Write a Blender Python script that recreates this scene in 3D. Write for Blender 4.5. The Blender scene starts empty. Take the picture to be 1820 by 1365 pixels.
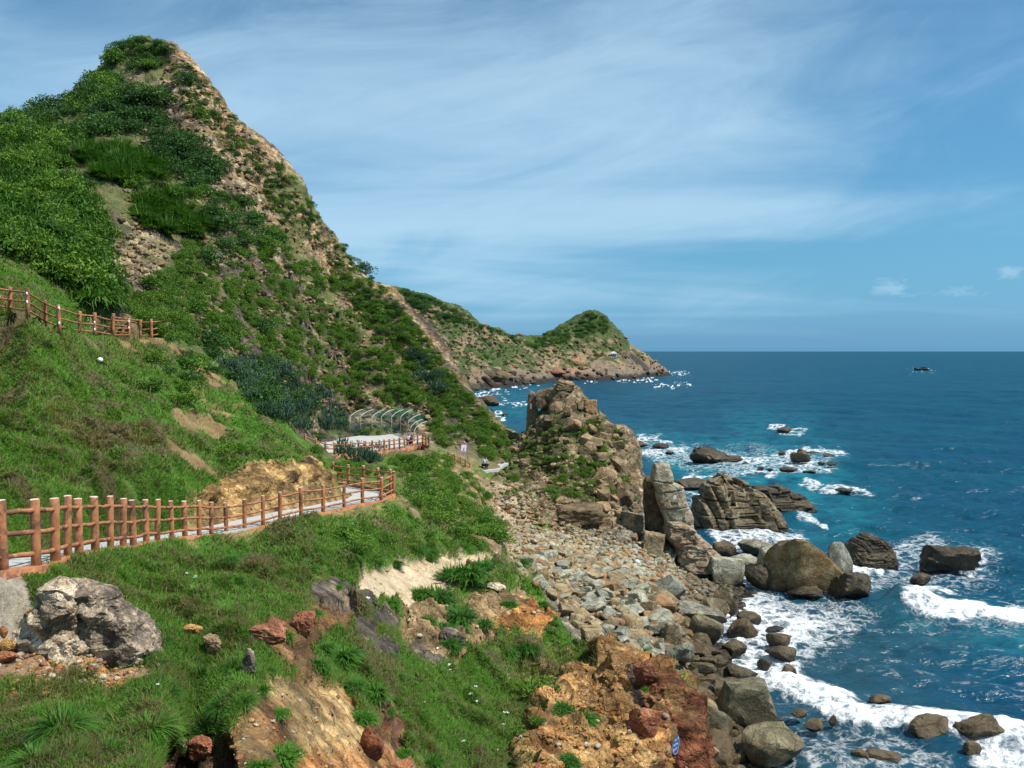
TERR_RES = (1250, 1150)
SEA_RES = (820, 620)
GRASS_N = 280000
import bpy, bmesh, math, random
import numpy as np
from mathutils import Vector, Matrix, Euler
random.seed(7)
RNG = np.random.default_rng(11)
SC = bpy.context.scene
COL = SC.collection
F32 = np.float32

# ------------------------------------------------------------------ camera
FOC = 1514.0                       # focal length in photo pixels (photo 1820 x 1365)
CAMZ = 20.0
PITCH = math.atan(58.5 / FOC)
CP, SP_ = math.cos(PITCH), math.sin(PITCH)
cam_d = bpy.data.cameras.new('camera')
cam = bpy.data.objects.new('camera', cam_d)
COL.objects.link(cam)
cam.location = (0, 0, CAMZ)
cam.rotation_euler = (math.pi / 2 - PITCH, 0, 0)
cam_d.sensor_width = 36.0
cam_d.lens = 36.0 * FOC / 1820.0
cam_d.clip_start = 0.5
cam_d.clip_end = 60000
SC.camera = cam

def at(px, py, d):
    """world point seen at photo pixel (px,py) at forward distance d"""
    cx = (px - 910.0) / FOC
    cy = (682.5 - py) / FOC
    y = CP + cy * SP_
    z = -SP_ + cy * CP
    s = d / y
    return Vector((cx * s, d, CAMZ + z * s))

def sea_at(px, py, z=0.0):
    cx = (px - 910.0) / FOC
    cy = (682.5 - py) / FOC
    y = CP + cy * SP_
    zz = -SP_ + cy * CP
    s = (z - CAMZ) / zz
    return Vector((cx * s, y * s, z))

def project(x, y, z):
    """photo pixel of world points (numpy)"""
    f = y * CP - (z - CAMZ) * SP_
    u = y * SP_ + (z - CAMZ) * CP
    f = np.maximum(f, 0.5)
    return 910.0 + FOC * x / f, 682.5 - FOC * u / f

# ------------------------------------------------------------------ noise
_P = np.random.default_rng(3).permutation(256).astype(np.int32)
_P = np.concatenate([_P, _P, _P])
_ang = np.random.default_rng(5).uniform(0, 2 * np.pi, 256)
_G2 = np.stack([np.cos(_ang), np.sin(_ang)], 1).astype(F32)
_G3 = np.random.default_rng(6).normal(size=(256, 3))
_G3 = (_G3 / np.linalg.norm(_G3, axis=1, keepdims=True)).astype(F32)

def _fade(t):
    return t * t * t * (t * (t * 6 - 15) + 10)

def noise2(x, y):
    x = np.asarray(x, F32); y = np.asarray(y, F32)
    xi = np.floor(x).astype(np.int32); yi = np.floor(y).astype(np.int32)
    xf = x - xi; yf = y - yi
    u = _fade(xf); v = _fade(yf)
    def g(ix, iy, fx, fy):
        h = _P[_P[ix & 255] + (iy & 255)] & 255
        return _G2[h, 0] * fx + _G2[h, 1] * fy
    a = g(xi, yi, xf, yf); b = g(xi + 1, yi, xf - 1, yf)
    c = g(xi, yi + 1, xf, yf - 1); d = g(xi + 1, yi + 1, xf - 1, yf - 1)
    return ((a + u * (b - a)) * (1 - v) + (c + u * (d - c)) * v) * 1.45

def noise3(x, y, z):
    x = np.asarray(x, F32); y = np.asarray(y, F32); z = np.asarray(z, F32)
    xi = np.floor(x).astype(np.int32); yi = np.floor(y).astype(np.int32); zi = np.floor(z).astype(np.int32)
    xf = x - xi; yf = y - yi; zf = z - zi
    u = _fade(xf); v = _fade(yf); w = _fade(zf)
    def g(a, b, c, fx, fy, fz):
        h = _P[_P[_P[a & 255] + (b & 255)] + (c & 255)] & 255
        return _G3[h, 0] * fx + _G3[h, 1] * fy + _G3[h, 2] * fz
    def lay(c, fz):
        p = g(xi, yi, c, xf, yf, fz); q = g(xi + 1, yi, c, xf - 1, yf, fz)
        r = g(xi, yi + 1, c, xf, yf - 1, fz); s = g(xi + 1, yi + 1, c, xf - 1, yf - 1, fz)
        return (p + u * (q - p)) * (1 - v) + (r + u * (s - r)) * v
    a = lay(zi, zf); b = lay(zi + 1, zf - 1)
    return (a + w * (b - a)) * 1.6

def fbm2(x, y, o=4, g=0.5):
    t = 0; a = 1.0; n = 0
    for i in range(o):
        t = t + a * noise2(x * 2 ** i + 17.3 * i, y * 2 ** i - 9.1 * i); n += a; a *= g
    return t / n

def fbm3(x, y, z, o=4, g=0.5):
    t = 0; a = 1.0; n = 0
    for i in range(o):
        k = 2.03 ** i
        t = t + a * noise3(x * k + 17.3 * i, y * k - 9.1 * i, z * k + 3.7 * i); n += a; a *= g
    return t / n

def ridged3(x, y, z, o=4, g=0.5):
    t = 0; a = 1.0; n = 0
    for i in range(o):
        k = 2.07 ** i
        t = t + a * (1 - 2 * np.abs(noise3(x * k + 11.3 * i, y * k - 5.1 * i, z * k + 8.7 * i))); n += a; a *= g
    return t / n

def sstep(a, b, x):
    t = np.clip((x - a) / (b - a), 0, 1)
    return t * t * (3 - 2 * t)

def poly_sd(px, py, poly):
    """signed distance to polygon, positive inside"""
    poly = np.asarray(poly, F32)
    n = len(poly)
    d2 = np.full(px.shape, 1e12, F32)
    ins = np.zeros(px.shape, bool)
    for i in range(n):
        ax, ay = poly[i]; bx, by = poly[(i + 1) % n]
        ex, ey = bx - ax, by - ay
        wx, wy = px - ax, py - ay
        t = np.clip((wx * ex + wy * ey) / (ex * ex + ey * ey + 1e-9), 0, 1)
        d2 = np.minimum(d2, (wx - ex * t) ** 2 + (wy - ey * t) ** 2)
        c = ((ay > py) != (by > py)) & (px < (bx - ax) * (py - ay) / (by - ay + 1e-12) + ax)
        ins ^= c
    d = np.sqrt(d2)
    return np.where(ins, d, -d)

def line_d(px, py, pts):
    d2 = np.full(px.shape, 1e12, F32)
    for (ax, ay), (bx, by) in zip(pts[:-1], pts[1:]):
        ex, ey = bx - ax, by - ay
        wx, wy = px - ax, py - ay
        t = np.clip((wx * ex + wy * ey) / (ex * ex + ey * ey + 1e-9), 0, 1)
        d2 = np.minimum(d2, (wx - ex * t) ** 2 + (wy - ey * t) ** 2)
    return np.sqrt(d2)

# ------------------------------------------------------------------ object helpers
def new_obj(name, mesh, mat=None, parent=None):
    o = bpy.data.objects.new(name, mesh)
    COL.objects.link(o)
    if mat is not None:
        mesh.materials.append(mat)
    if parent is not None:
        o.parent = parent
    return o

def mesh_np(name, verts, faces, smooth=True):
    """faces: int array (n,3) or (n,4)"""
    me = bpy.data.meshes.new(name)
    verts = np.ascontiguousarray(verts, F32); faces = np.ascontiguousarray(faces, np.int32)
    k = faces.shape[1]
    me.vertices.add(len(verts)); me.vertices.foreach_set('co', verts.ravel())
    me.loops.add(faces.size); me.loops.foreach_set('vertex_index', faces.ravel())
    me.polygons.add(len(faces))
    me.polygons.foreach_set('loop_start', np.arange(0, faces.size, k, dtype=np.int32))
    if smooth:
        me.polygons.foreach_set('use_smooth', np.ones(len(faces), bool))
    else:
        me.polygons.foreach_set('use_smooth', np.zeros(len(faces), bool))
    me.update(calc_edges=True)
    return me

def vcol(me, name, arr):
    arr = np.asarray(arr, F32)
    if arr.ndim == 1:
        a = me.attributes.new(name, 'FLOAT', 'POINT'); a.data.foreach_set('value', np.ascontiguousarray(arr))
    else:
        if arr.shape[1] == 3:
            arr = np.concatenate([arr, np.ones((len(arr), 1), F32)], 1)
        a = me.attributes.new(name, 'FLOAT_COLOR', 'POINT'); a.data.foreach_set('color', np.ascontiguousarray(arr).ravel())

def tag(o, label=None, cat=None, group=None, kind=None):
    if label: o['label'] = label
    if cat: o['category'] = cat
    if group: o['group'] = group
    if kind: o['kind'] = kind
    return o

def empty(name, loc=(0, 0, 0), label=None, cat=None, group=None, rz=0):
    o = bpy.data.objects.new(name, None)
    COL.objects.link(o); o.location = loc; o.rotation_euler = (0, 0, rz)
    o.empty_display_size = 0.2
    return tag(o, label, cat, group)

def grid_faces(nu, nv):
    i = np.arange(nu * nv).reshape(nv, nu)
    a = i[:-1, :-1].ravel(); b = i[:-1, 1:].ravel(); c = i[1:, 1:].ravel(); d = i[1:, :-1].ravel()
    return np.stack([a, b, c, d], 1)

class MB:
    """collects simple solids into one mesh"""
    def __init__(s): s.v = []; s.f = []
    def add(s, vs, fs):
        n = len(s.v); s.v += [tuple(v) for v in vs]; s.f += [tuple(i + n for i in f) for f in fs]
    def box(s, c, size, rot=None, taper=1.0):
        hx, hy, hz = size[0] / 2, size[1] / 2, size[2] / 2
        vs = []
        for dz in (-1, 1):
            k = taper if dz > 0 else 1.0
            for dx, dy in ((-1, -1), (1, -1), (1, 1), (-1, 1)):
                p = Vector((dx * hx * k, dy * hy * k, dz * hz))
                if rot is not None: p = rot @ p
                vs.append(Vector(c) + p)
        s.add(vs, [(3, 2, 1, 0), (4, 5, 6, 7), (0, 1, 5, 4), (1, 2, 6, 5), (2, 3, 7, 6), (3, 0, 4, 7)])
    def tube(s, pts, r, n=8, cap=True, jit=0.0):
        pts = [Vector(p) for p in pts]
        if not hasattr(r, '__len__'): r = [r] * len(pts)
        rings = []; base = len(s.v); up = None
        for i, p in enumerate(pts):
            t = (pts[min(i + 1, len(pts) - 1)] - pts[max(i - 1, 0)]).normalized()
            if up is None:
                up = Vector((0, 0, 1)) if abs(t.z) < 0.9 else Vector((1, 0, 0))
            a = t.cross(up).normalized(); b = a.cross(t).normalized()
            for k in range(n):
                an = 2 * math.pi * k / n
                rr = r[i] * (1 + random.uniform(-jit, jit))
                s.v.append(tuple(p + (a * math.cos(an) + b * math.sin(an)) * rr))
        for i in range(len(pts) - 1):
            for k in range(n):
                k2 = (k + 1) % n
                s.f.append((base + i * n + k, base + i * n + k2, base + (i + 1) * n + k2, base + (i + 1) * n + k))
        if cap:
            s.f.append(tuple(base + k for k in range(n))[::-1])
            s.f.append(tuple(base + (len(pts) - 1) * n + k for k in range(n)))
    def build(s, name, mat=None, parent=None, smooth=False, loc=None):
        me = bpy.data.meshes.new(name)
        off = Vector(loc) if loc is not None else Vector((0, 0, 0))
        me.from_pydata([tuple(Vector(v) - off) for v in s.v], [], s.f)
        bm = bmesh.new(); bm.from_mesh(me); bmesh.ops.recalc_face_normals(bm, faces=bm.faces); bm.to_mesh(me); bm.free()
        if smooth:
            for p in me.polygons: p.use_smooth = len(p.vertices) == 4
        o = new_obj(name, me, mat, parent)
        if loc is not None: o.location = loc
        return o

# ------------------------------------------------------------------ material helpers
def mat_new(name):
    m = bpy.data.materials.new(name); m.use_nodes = True
    nt = m.node_tree
    b = nt.nodes['Principled BSDF']
    return m, nt, b

class NT:
    def __init__(s, nt): s.nt = nt
    def n(s, typ, **kw):
        nd = s.nt.nodes.new(typ)
        for k, v in kw.items(): setattr(nd, k, v)
        return nd
    def link(s, a, b): s.nt.links.new(a, b)
    def val(s, sock, v):
        if hasattr(v, 'is_linked') or isinstance(v, bpy.types.NodeSocket): s.link(v, sock)
        else: sock.default_value = v
    def math(s, op, a, b=None, c=None, clamp=False):
        nd = s.n('ShaderNodeMath', operation=op, use_clamp=clamp)
        s.val(nd.inputs[0], a)
        if b is not None: s.val(nd.inputs[1], b)
        if c is not None: s.val(nd.inputs[2], c)
        return nd.outputs[0]
    def mix(s, fac, a, b, mode='MIX'):
        nd = s.n('ShaderNodeMix', data_type='RGBA', blend_type=mode)
        s.val(nd.inputs[0], fac); s.val(nd.inputs[6], a); s.val(nd.inputs[7], b)
        return nd.outputs[2]
    def noise(s, vec, scale, detail=4, rough=0.55, dist=0.0, w=None):
        nd = s.n('ShaderNodeTexNoise')
        if vec is not None: s.link(vec, nd.inputs['Vector'])
        nd.inputs['Scale'].default_value = scale; nd.inputs['Detail'].default_value = detail
        nd.inputs['Roughness'].default_value = rough; nd.inputs['Distortion'].default_value = dist
        return nd
    def ramp(s, fac, stops, interp='LINEAR'):
        nd = s.n('ShaderNodeValToRGB'); cr = nd.color_ramp; cr.interpolation = interp
        while len(cr.elements) < len(stops): cr.elements.new(0.5)
        for e, (p, c) in zip(cr.elements, stops):
            e.position = p; e.color = (*c, 1) if len(c) == 3 else c
        s.link(fac, nd.inputs[0]); return nd.outputs[0]
    def mapr(s, v, a, b, c=0.0, d=1.0, smooth=True):
        nd = s.n('ShaderNodeMapRange', interpolation_type='SMOOTHSTEP' if smooth else 'LINEAR')
        s.val(nd.inputs[0], v); s.val(nd.inputs[1], a); s.val(nd.inputs[2], b); s.val(nd.inputs[3], c); s.val(nd.inputs[4], d)
        return nd.outputs[0]
    def bump(s, h, strength=0.5, dist=0.05, normal=None):
        nd = s.n('ShaderNodeBump'); nd.inputs['Strength'].default_value = strength; nd.inputs['Distance'].default_value = dist
        s.link(h, nd.inputs['Height'])
        if normal is not None: s.link(normal, nd.inputs['Normal'])
        return nd.outputs[0]
C3 = lambda r, g, b: (r, g, b, 1.0)
# ------------------------------------------------------------------ fences and paths: (px, py of the post top, forward distance)
POST_H = 1.12
LOW_F = [(-52, 893, 12.0), (3, 889, 12.6), (62, 885, 13.1), (96, 885, 14.0), (118, 882.5, 14.8), (139, 884, 15.6), (168, 883, 16.5),
         (195, 883.5, 17.4), (217, 885, 18.2), (236, 887, 19.0), (259, 887, 20.8), (278, 889, 22.0), (305, 890, 23.3),
         (328, 889, 24.2), (353, 889, 25.2), (375, 892, 27.0), (402, 892, 28.4), (434, 888, 29.2), (467, 881, 29.8),
         (497, 873.5, 30.2), (535, 865, 30.8), (574, 862, 32.8), (611, 856, 34.4), (644, 850, 36.0), (677, 848, 37.8),
         (699, 837, 39.2), (694, 833, 40.6), (673, 831, 42.0), (645, 827.5, 43.6), (619, 826, 45.2), (591, 821.5, 47.0)]
TER_F = [(542, 770.5, 67.5), (562, 779, 68), (578.5, 785.5, 69), (594, 786, 70), (611, 785.5, 71), (624, 784.5, 72), (637, 784, 73),
         (649, 783.2, 74), (662, 782.5, 75), (674, 781.6, 76), (683, 780.7, 77), (692, 779.7, 77.5), (701, 778.8, 78), (710, 777.7, 78.5),
         (719, 776, 79.3), (733, 773, 80.7), (742, 771, 81.6), (751, 769, 82.5), (757, 772, 81.0)]
UP_F = [(-30, 498, 37.0), (17, 509, 38.0), (48, 511, 36.4), (80, 532, 38.0), (105, 541, 37.0), (141, 553, 42.0), (168, 555, 43.0),
        (199, 563, 46.0), (229, 565, 48.0), (249, 567.5, 50.0), (269, 566.5, 50.0)]
SIDE_F = [(797, 802, 77), (808, 806, 77), (819, 811, 77), (827, 815, 77.5), (835, 821, 78)]
def post_base(p): v = at(*p); v.z -= POST_H; return v
low_b = [post_base(p) for p in LOW_F]
ter_b = [post_base(p) for p in TER_F]
up_b = [post_base(p) for p in UP_F]

def offset_line(pts, off):
    out = []
    for i, p in enumerate(pts):
        a = pts[max(i - 1, 0)]; b = pts[min(i + 1, len(pts) - 1)]
        t = Vector((b.x - a.x, b.y - a.y, 0)).normalized()
        out.append(Vector((p.x - t.y * off, p.y + t.x * off, p.z)))
    return out
def resample(pts, step):
    out = [pts[0]]; acc = 0
    for a, b in zip(pts[:-1], pts[1:]):
        L = (b - a).length; n = max(1, int(L / step))
        for k in range(1, n + 1): out.append(a.lerp(b, k / n))
    return out
def smooth_line(pts, it=3):
    pts = list(pts)
    for _ in range(it):
        pts = [pts[0]] + [(pts[i - 1] + pts[i] * 2 + pts[i + 1]) / 4 for i in range(1, len(pts) - 1)] + [pts[-1]]
    return pts
# walking lines (centre of the concrete path)
PATH_W = 1.5
low_c = offset_line(smooth_line(low_b[:25], 2), PATH_W / 2 + 0.15)
bend = [Vector((low_b[25].x - 1.0, low_b[25].y - 0.3, low_b[25].z)), Vector((low_b[27].x - 0.3, low_b[27].y - 1.1, low_b[27].z)),
        Vector((low_b[29].x, low_b[29].y - 1.0, low_b[29].z)), Vector((low_b[30].x - 0.2, low_b[30].y - 0.9, low_b[30].z)),
        Vector((-11.4, 50.0, 12.2))]
path_line = smooth_line(resample(low_c + bend, 0.5), 6)
up_line = smooth_line(resample(offset_line([u for k, u in enumerate(up_b)], 1.0), 0.7), 6)

# ------------------------------------------------------------------ height field control points
CT = []       # (x, y, z)
def cp(px, py, d): v = at(px, py, d); CT.append((v.x, v.y, v.z))
def cz(px, z, d): CT.append(((px - 910) / FOC * d, d, z))
for v in low_b[::2] + low_b[-1:]: CT.append((v.x, v.y, v.z - 0.02))
for v in ter_b[::3]: CT.append((v.x, v.y, v.z - 0.05))
for v in up_b[::2]: CT.append((v.x, v.y, v.z - 0.05))
# nearest ground, below the frame
for px, z in ((-300, 16.6), (0, 16.3), (200, 16.0), (400, 15.8), (550, 15.0), (700, 13.6), (850, 12.4), (1000, 11.4), (1150, 9.6), (1235, 7.0)):
    cz(px, z, 6.0)
for px, z in ((1300, 1.5), (1450, -1), (1700, -2), (1300, -1.0)): cz(px, z, 6.0 if px != 1300 else 5.5)
for a in [(-250, 1365, 8.5), (0, 1365, 8.5), (0, 1210, 10.4), (0, 1100, 11.9), (100, 1290, 9.3), (100, 1200, 10.8), (110, 1090, 12.4), (150, 1005, 14.3),
          (200, 1365, 8.8), (200, 1250, 10.4), (200, 1150, 12.2), (230, 1030, 15.0), (295, 1322, 9.5), (340, 1345, 10.7), (300, 1235, 10.6), (300, 1130, 12.8), (300, 1000, 18.0), (380, 965, 24.5),
          (420, 1330, 9.6), (430, 1210, 11.4), (430, 1115, 14.0), (400, 1010, 19), (480, 1080, 16.4), (500, 1000, 21.5), (560, 935, 28.8), (600, 960, 27.5),
          (550, 1340, 11.2), (560, 1220, 13.6), (600, 1110, 18.2), (640, 1030, 23.5), (660, 915, 35.0), (720, 930, 37), (760, 900, 46),
          (700, 1340, 14.0), (700, 1220, 17.8), (700, 1110, 22.5), (720, 1015, 31), (800, 1210, 22.3), (800, 1110, 27.0), (820, 990, 37), (860, 1010, 36), (790, 950, 41.5), (860, 950, 48),
          (860, 1340, 18.0), (900, 1220, 25.0), (900, 1130, 29.5), (930, 1060, 34), (985, 1085, 34.5), (940, 1040, 37.5), (900, 985, 46), (870, 930, 56),
          (960, 1340, 19.6), (1000, 1300, 22.0), (1000, 1210, 28.4), (1000, 1145, 31.4), (1058, 1150, 32), (1050, 1230, 28.5),
          (1100, 1340, 21.6), (1100, 1250, 27), (1110, 1180, 30.6), (1140, 1215, 29.5), (1200, 1265, 27.2), (1190, 1340, 23.4), (1222, 1345, 23.6), (1215, 1300, 25.5)]: cp(*a)
# drop behind and right of the near spur
for px, z, d in ((1010, 4.6, 40), (1060, 3.6, 37), (1110, 2.8, 36.5), (1150, 2.4, 35.5), (1205, 2.1, 33), (1238, 1.9, 29.5), (1252, 1.7, 25.5), (1262, 1.6, 21), (1275, 1.0, 14), (960, 5.4, 44), (930, 5.9, 50), (905, 6.2, 57)): cz(px, z, d)
# beach
for a in [(900, 930, 70), (870, 850, 77), (960, 960, 66), (1000, 1000, 62), (1000, 1050, 57), (1050, 1100, 53.5), (1110, 1000, 66), (1200, 1010, 71), (1200, 1100, 59.5), (1100, 1090, 55), (900, 890, 73)]: cp(*a)
for px, z, d in ((1110, 1.9, 46), (1200, 1.0, 48), (1200, 1.3, 40), (1260, 0.9, 40), (1300, 0.7, 39), (1260, 0.6, 55), (1310, -0.25, 52), (1330, -0.3, 63), (1290, 0.5, 68), (1330, 0.0, 72), (1290, -0.5, 58),
                 (1380, -0.5, 45), (1420, -0.5, 38), (1340, 0.5, 41), (1400, -0.8, 30), (1500, -2, 40), (1500, -2, 60), (1420, -0.6, 70), (1500, -1.5, 80), (1546, -2, 120), (1546, -2.5, 30), (1350, -1.5, 85), (1260, 0.2, 78), (1240, -1.2, 90)): cz(px, z, d)
# grass slope between the lower and upper paths
for a in [(-100, 930, 15.0), (0, 955, 15.6), (0, 900, 17.5), (60, 860, 19.5), (0, 800, 25), (0, 700, 32), (0, 610, 36), (-200, 800, 24), (-200, 700, 31), (-200, 560, 38), (150, 900, 20.3), (150, 800, 27.5), (150, 700, 34.5), (150, 630, 40),
          (300, 890, 26), (300, 800, 32), (300, 700, 40), (300, 630, 47), (400, 820, 36.5), (400, 740, 43), (400, 680, 50), (480, 812, 37.6), (500, 760, 46), (540, 816, 39.8), (580, 826, 43.0),
          (450, 893, 31.8), (440, 842, 34.0), (510, 887, 34.0), (505, 826, 35.6), (570, 872, 36.8), (560, 828, 38.0), (600, 850, 39.5), (400, 905, 30.6), (390, 868, 32.2), (480, 720, 52), (545, 815, 55)]: cp(*a)
for a in [(140, 972, 14.5), (190, 966, 16.3), (100, 1000, 13.6)]: cp(*a)
cz(600, 13.2, 53); cz(560, 13.2, 58); cz(520, 14.2, 62)
cz(640, 11.4, 55); cz(660, 11.0, 62); cz(690, 10.9, 70)
# terrace and what lies in front of it
for px, z, d in ((640, 11.15, 74), (640, 11.3, 80), (700, 11.2, 82), (735, 11.2, 86), (600, 11.8, 78), (570, 12.0, 74)): cz(px, z, d)
for a in [(640, 835, 66), (700, 840, 66), (760, 830, 70), (760, 860, 60), (800, 840, 70), (840, 880, 66), (800, 900, 56), (840, 850, 74), (790, 815, 77), (840, 832, 79)]: cp(*a)
# foot and face of the main hill
for a in [(560, 765, 79), (620, 768, 87), (700, 764, 89), (770, 775, 87), (820, 790, 86.5), (870, 800, 88), (500, 740, 66), (400, 640, 57), (330, 600, 55), (270, 560, 55)]: cp(*a)
for a in [(250, 82, 118), (300, 88, 117), (345, 120, 116), (390, 185, 115), (430, 230, 114), (480, 283, 113), (530, 335, 112), (560, 385, 111), (600, 435, 110), (650, 490, 108.5), (700, 523, 107), (760, 590, 104), (800, 648, 101.5), (830, 692, 99), (870, 735, 96.5), (915, 772, 94),
          (210, 100, 118), (180, 133, 118), (120, 178, 117), (40, 222, 116), (-40, 245, 115), (-200, 250, 115),
          (600, 650, 93.5), (500, 560, 83), (450, 480, 84), (400, 560, 70), (350, 480, 73), (300, 400, 79), (350, 300, 92), (300, 200, 103), (450, 350, 98), (550, 470, 98), (650, 600, 97), (700, 680, 94), (760, 700, 94), (820, 745, 91),
          (200, 500, 58), (200, 400, 68), (200, 300, 85), (120, 250, 98), (230, 180, 106), (100, 470, 52), (60, 430, 54), (0, 400, 57), (0, 300, 75), (100, 350, 70), (-150, 400, 56), (-150, 300, 75), (0, 480, 45), (100, 520, 47), (180, 545, 51)]: cp(*a)
# behind the ridge
for px, z, d in ((250, 50, 132), (250, 20, 165), (340, 45, 132), (340, 14, 160), (430, 36, 130), (430, 8, 155), (530, 27, 126), (530, 3, 150), (600, 21, 122), (600, 0, 145), (700, 15, 117), (700, -2, 135), (760, 10, 113), (760, -3, 130), (830, 6, 107), (830, -3, 122), (870, 4, 105),
                 (915, 4, 104), (915, -3, 118), (0, 45, 135), (0, 25, 170), (-200, 48, 140), (-200, 25, 180), (100, 45, 140), (300, 0, 215), (0, 5, 220), (600, -3, 210), (900, -3, 180), (1000, -3, 215), (1200, -3, 200), (1500, -4, 200), (1000, -3, 130), (1100, -3, 115), (1250, -2.5, 110)): cz(px, z, d)
# rock stack at the end of the saddle
for a in [(905, 800, 90), (932, 775, 92), (953, 748, 93), (978, 705, 93.5), (1005, 680, 94), (1030, 702, 93.5), (1073, 746, 92.5), (1112, 768, 91), (1125, 810, 89), (1133, 855, 87), (960, 780, 88), (1040, 780, 87.5), (1100, 800, 88), (900, 850, 82), (960, 850, 82.5), (1040, 850, 82), (1110, 860, 84), (1000, 900, 77), (1080, 915, 78), (1125, 915, 81), (1000, 940, 72.5), (950, 900, 76), (1080, 960, 72), (1150, 960, 75), (1190, 985, 74)]: cp(*a)
for px, z, d in ((1150, 1.6, 90), (1146, 2.2, 86), (1165, 0.8, 86), (1140, 2.4, 95), (1090, 6, 99), (1010, 8, 101), (950, 7, 101), (940, 6.5, 97), (925, 7.5, 96), (1050, 1.0, 106), (950, 1.0, 108), (1120, -0.5, 104), (1200, 0.6, 82), (1180, 1.5, 79), (1250, -0.5, 84)): cz(px, z, d)

CT = np.array(CT)
def uvd(x, y):
    return np.stack([x / y * 3.0, np.log(y)], -1)
_c = uvd(CT[:, 0], CT[:, 1])
def _ker(r2): return np.sqrt(r2 + 0.0012)
_D = ((_c[:, None] - _c[None]) ** 2).sum(-1)
_N = len(CT)
_A = np.zeros((_N + 3, _N + 3)); _A[:_N, :_N] = _ker(_D) - np.eye(_N) * 0.0035
_A[:_N, _N] = 1; _A[:_N, _N + 1:] = _c; _A[_N, :_N] = 1; _A[_N + 1:, :_N] = _c.T
_rhs = np.zeros(_N + 3); _rhs[:_N] = CT[:, 2]
_W = np.linalg.solve(_A, _rhs)

def rbf(x, y):
    q = uvd(np.asarray(x, float), np.asarray(y, float)); shp = q.shape[:-1]; q = q.reshape(-1, 2)
    out = np.empty(len(q))
    for s in range(0, len(q), 20000):
        e = q[s:s + 20000]
        r2 = (e[:, None, 0] - _c[None, :, 0]) ** 2 + (e[:, None, 1] - _c[None, :, 1]) ** 2
        out[s:s + 20000] = _ker(r2) @ _W[:_N] + _W[_N] + e @ _W[_N + 1:]
    return out.reshape(shp)

def near_line(x, y, line):
    """distance to a poly-line (dense samples) and its z there"""
    P = np.array([(p.x, p.y, p.z) for p in line])
    d = np.full(x.shape, 1e9); z = np.zeros(x.shape)
    lo = P.min(0) - 5; hi = P.max(0) + 5
    idx = np.nonzero((x > lo[0]) & (x < hi[0]) & (y > lo[1]) & (y < hi[1]))[0]
    for s in range(0, len(idx), 20000):
        k = idx[s:s + 20000]
        D = (x[k][:, None] - P[None, :, 0]) ** 2 + (y[k][:, None] - P[None, :, 1]) ** 2
        j = D.argmin(1)
        d[k] = np.sqrt(D[np.arange(len(k)), j]); z[k] = P[j, 2]
    return d, z

# ------------------------------------------------------------------ terrain grid (radial, so cells stay small near the viewer)
NU, NV = TERR_RES
_u = np.linspace(-0.80, 0.44, NU)
_v = np.linspace(math.log(5.6), math.log(215), NV)
U, V = np.meshgrid(_u, _v)
TY = np.exp(V).ravel(); TX = (U * np.exp(V)).ravel()
# coarse evaluate then bilinear up-sample
def upsample(fn, k=3):
    cu = np.linspace(_u[0], _u[-1], NU // k); cv = np.linspace(_v[0], _v[-1], NV // k)
    A, B = np.meshgrid(cu, cv); Z = fn((A * np.exp(B)).ravel(), np.exp(B).ravel()).reshape(len(cv), len(cu))
    fu = np.linspace(0, len(cu) - 1.0001, NU); fv = np.linspace(0, len(cv) - 1.0001, NV)
    iu = fu.astype(int); iv = fv.astype(int); tu = (fu - iu)[None]; tv = (fv - iv)[:, None]
    return ((Z[iv][:, iu] * (1 - tu) + Z[iv][:, iu + 1] * tu) * (1 - tv) + (Z[iv + 1][:, iu] * (1 - tu) + Z[iv + 1][:, iu + 1] * tu) * tv).ravel()
TZ = upsample(rbf)
PX0, PY0 = project(TX, TY, TZ)
# paint coordinates: the projected place of the smooth ground, wobbled so that no outline is clean
wob = np.clip(TY * 0.045, 0.35, 4.0)
wx = fbm2(TX / wob, TY / wob, 4) ; wy = fbm2(TX / wob + 31, TY / wob - 17, 4)
wf = np.clip(TY * 0.009, 0.07, 0.8)
vx = fbm2(TX / wf, TY / wf, 3); vy = fbm2(TX / wf + 13, TY / wf + 7, 3)
QX = PX0 + wx * 40 + vx * 13; QY = PY0 + wy * 30 + vy * 11
def M(poly, soft=10): return sstep(-soft, soft, poly_sd(QX, QY, poly))

m_conc = M([(-400, 1030), (40, 1028), (75, 1060), (50, 1110), (30, 1150), (10, 1185), (-400, 1185)], 6) * (TY < 13.2)
m_gravel = M([(0, 1160), (40, 1130), (170, 1130), (225, 1165), (262, 1190), (225, 1215), (120, 1195), (20, 1195), (-100, 1190)], 9)
m_bank = M([(355, 885), (375, 860), (430, 835), (500, 818), (560, 820), (590, 838), (612, 890), (500, 912), (400, 938), (330, 945)], 5) * (TY > 29.5) * (TY < 50)
m_sand = M([(640, 1020), (700, 988), (850, 972), (885, 985), (820, 1012), (800, 1040), (770, 1070), (690, 1065), (640, 1045)], 6)
m_tan = M([(700, 1055), (780, 1060), (850, 1050), (930, 1035), (1000, 1090), (960, 1115), (900, 1110), (860, 1140), (790, 1165), (720, 1140)], 7)
m_or2 = M([(860, 1100), (900, 1080), (960, 1045), (1000, 1100), (900, 1120)], 6)
m_sand3 = M([(890, 1170), (980, 1165), (975, 1195), (900, 1200)], 6)
m_or1 = M([(395, 1285), (440, 1225), (500, 1185), (560, 1195), (620, 1210), (650, 1270), (700, 1310), (735, 1380), (735, 1700), (330, 1700), (350, 1365)], 8)
m_gul = M([(285, 1365), (310, 1320), (350, 1330), (400, 1290), (420, 1400), (420, 1700), (230, 1700)], 6)
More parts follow.
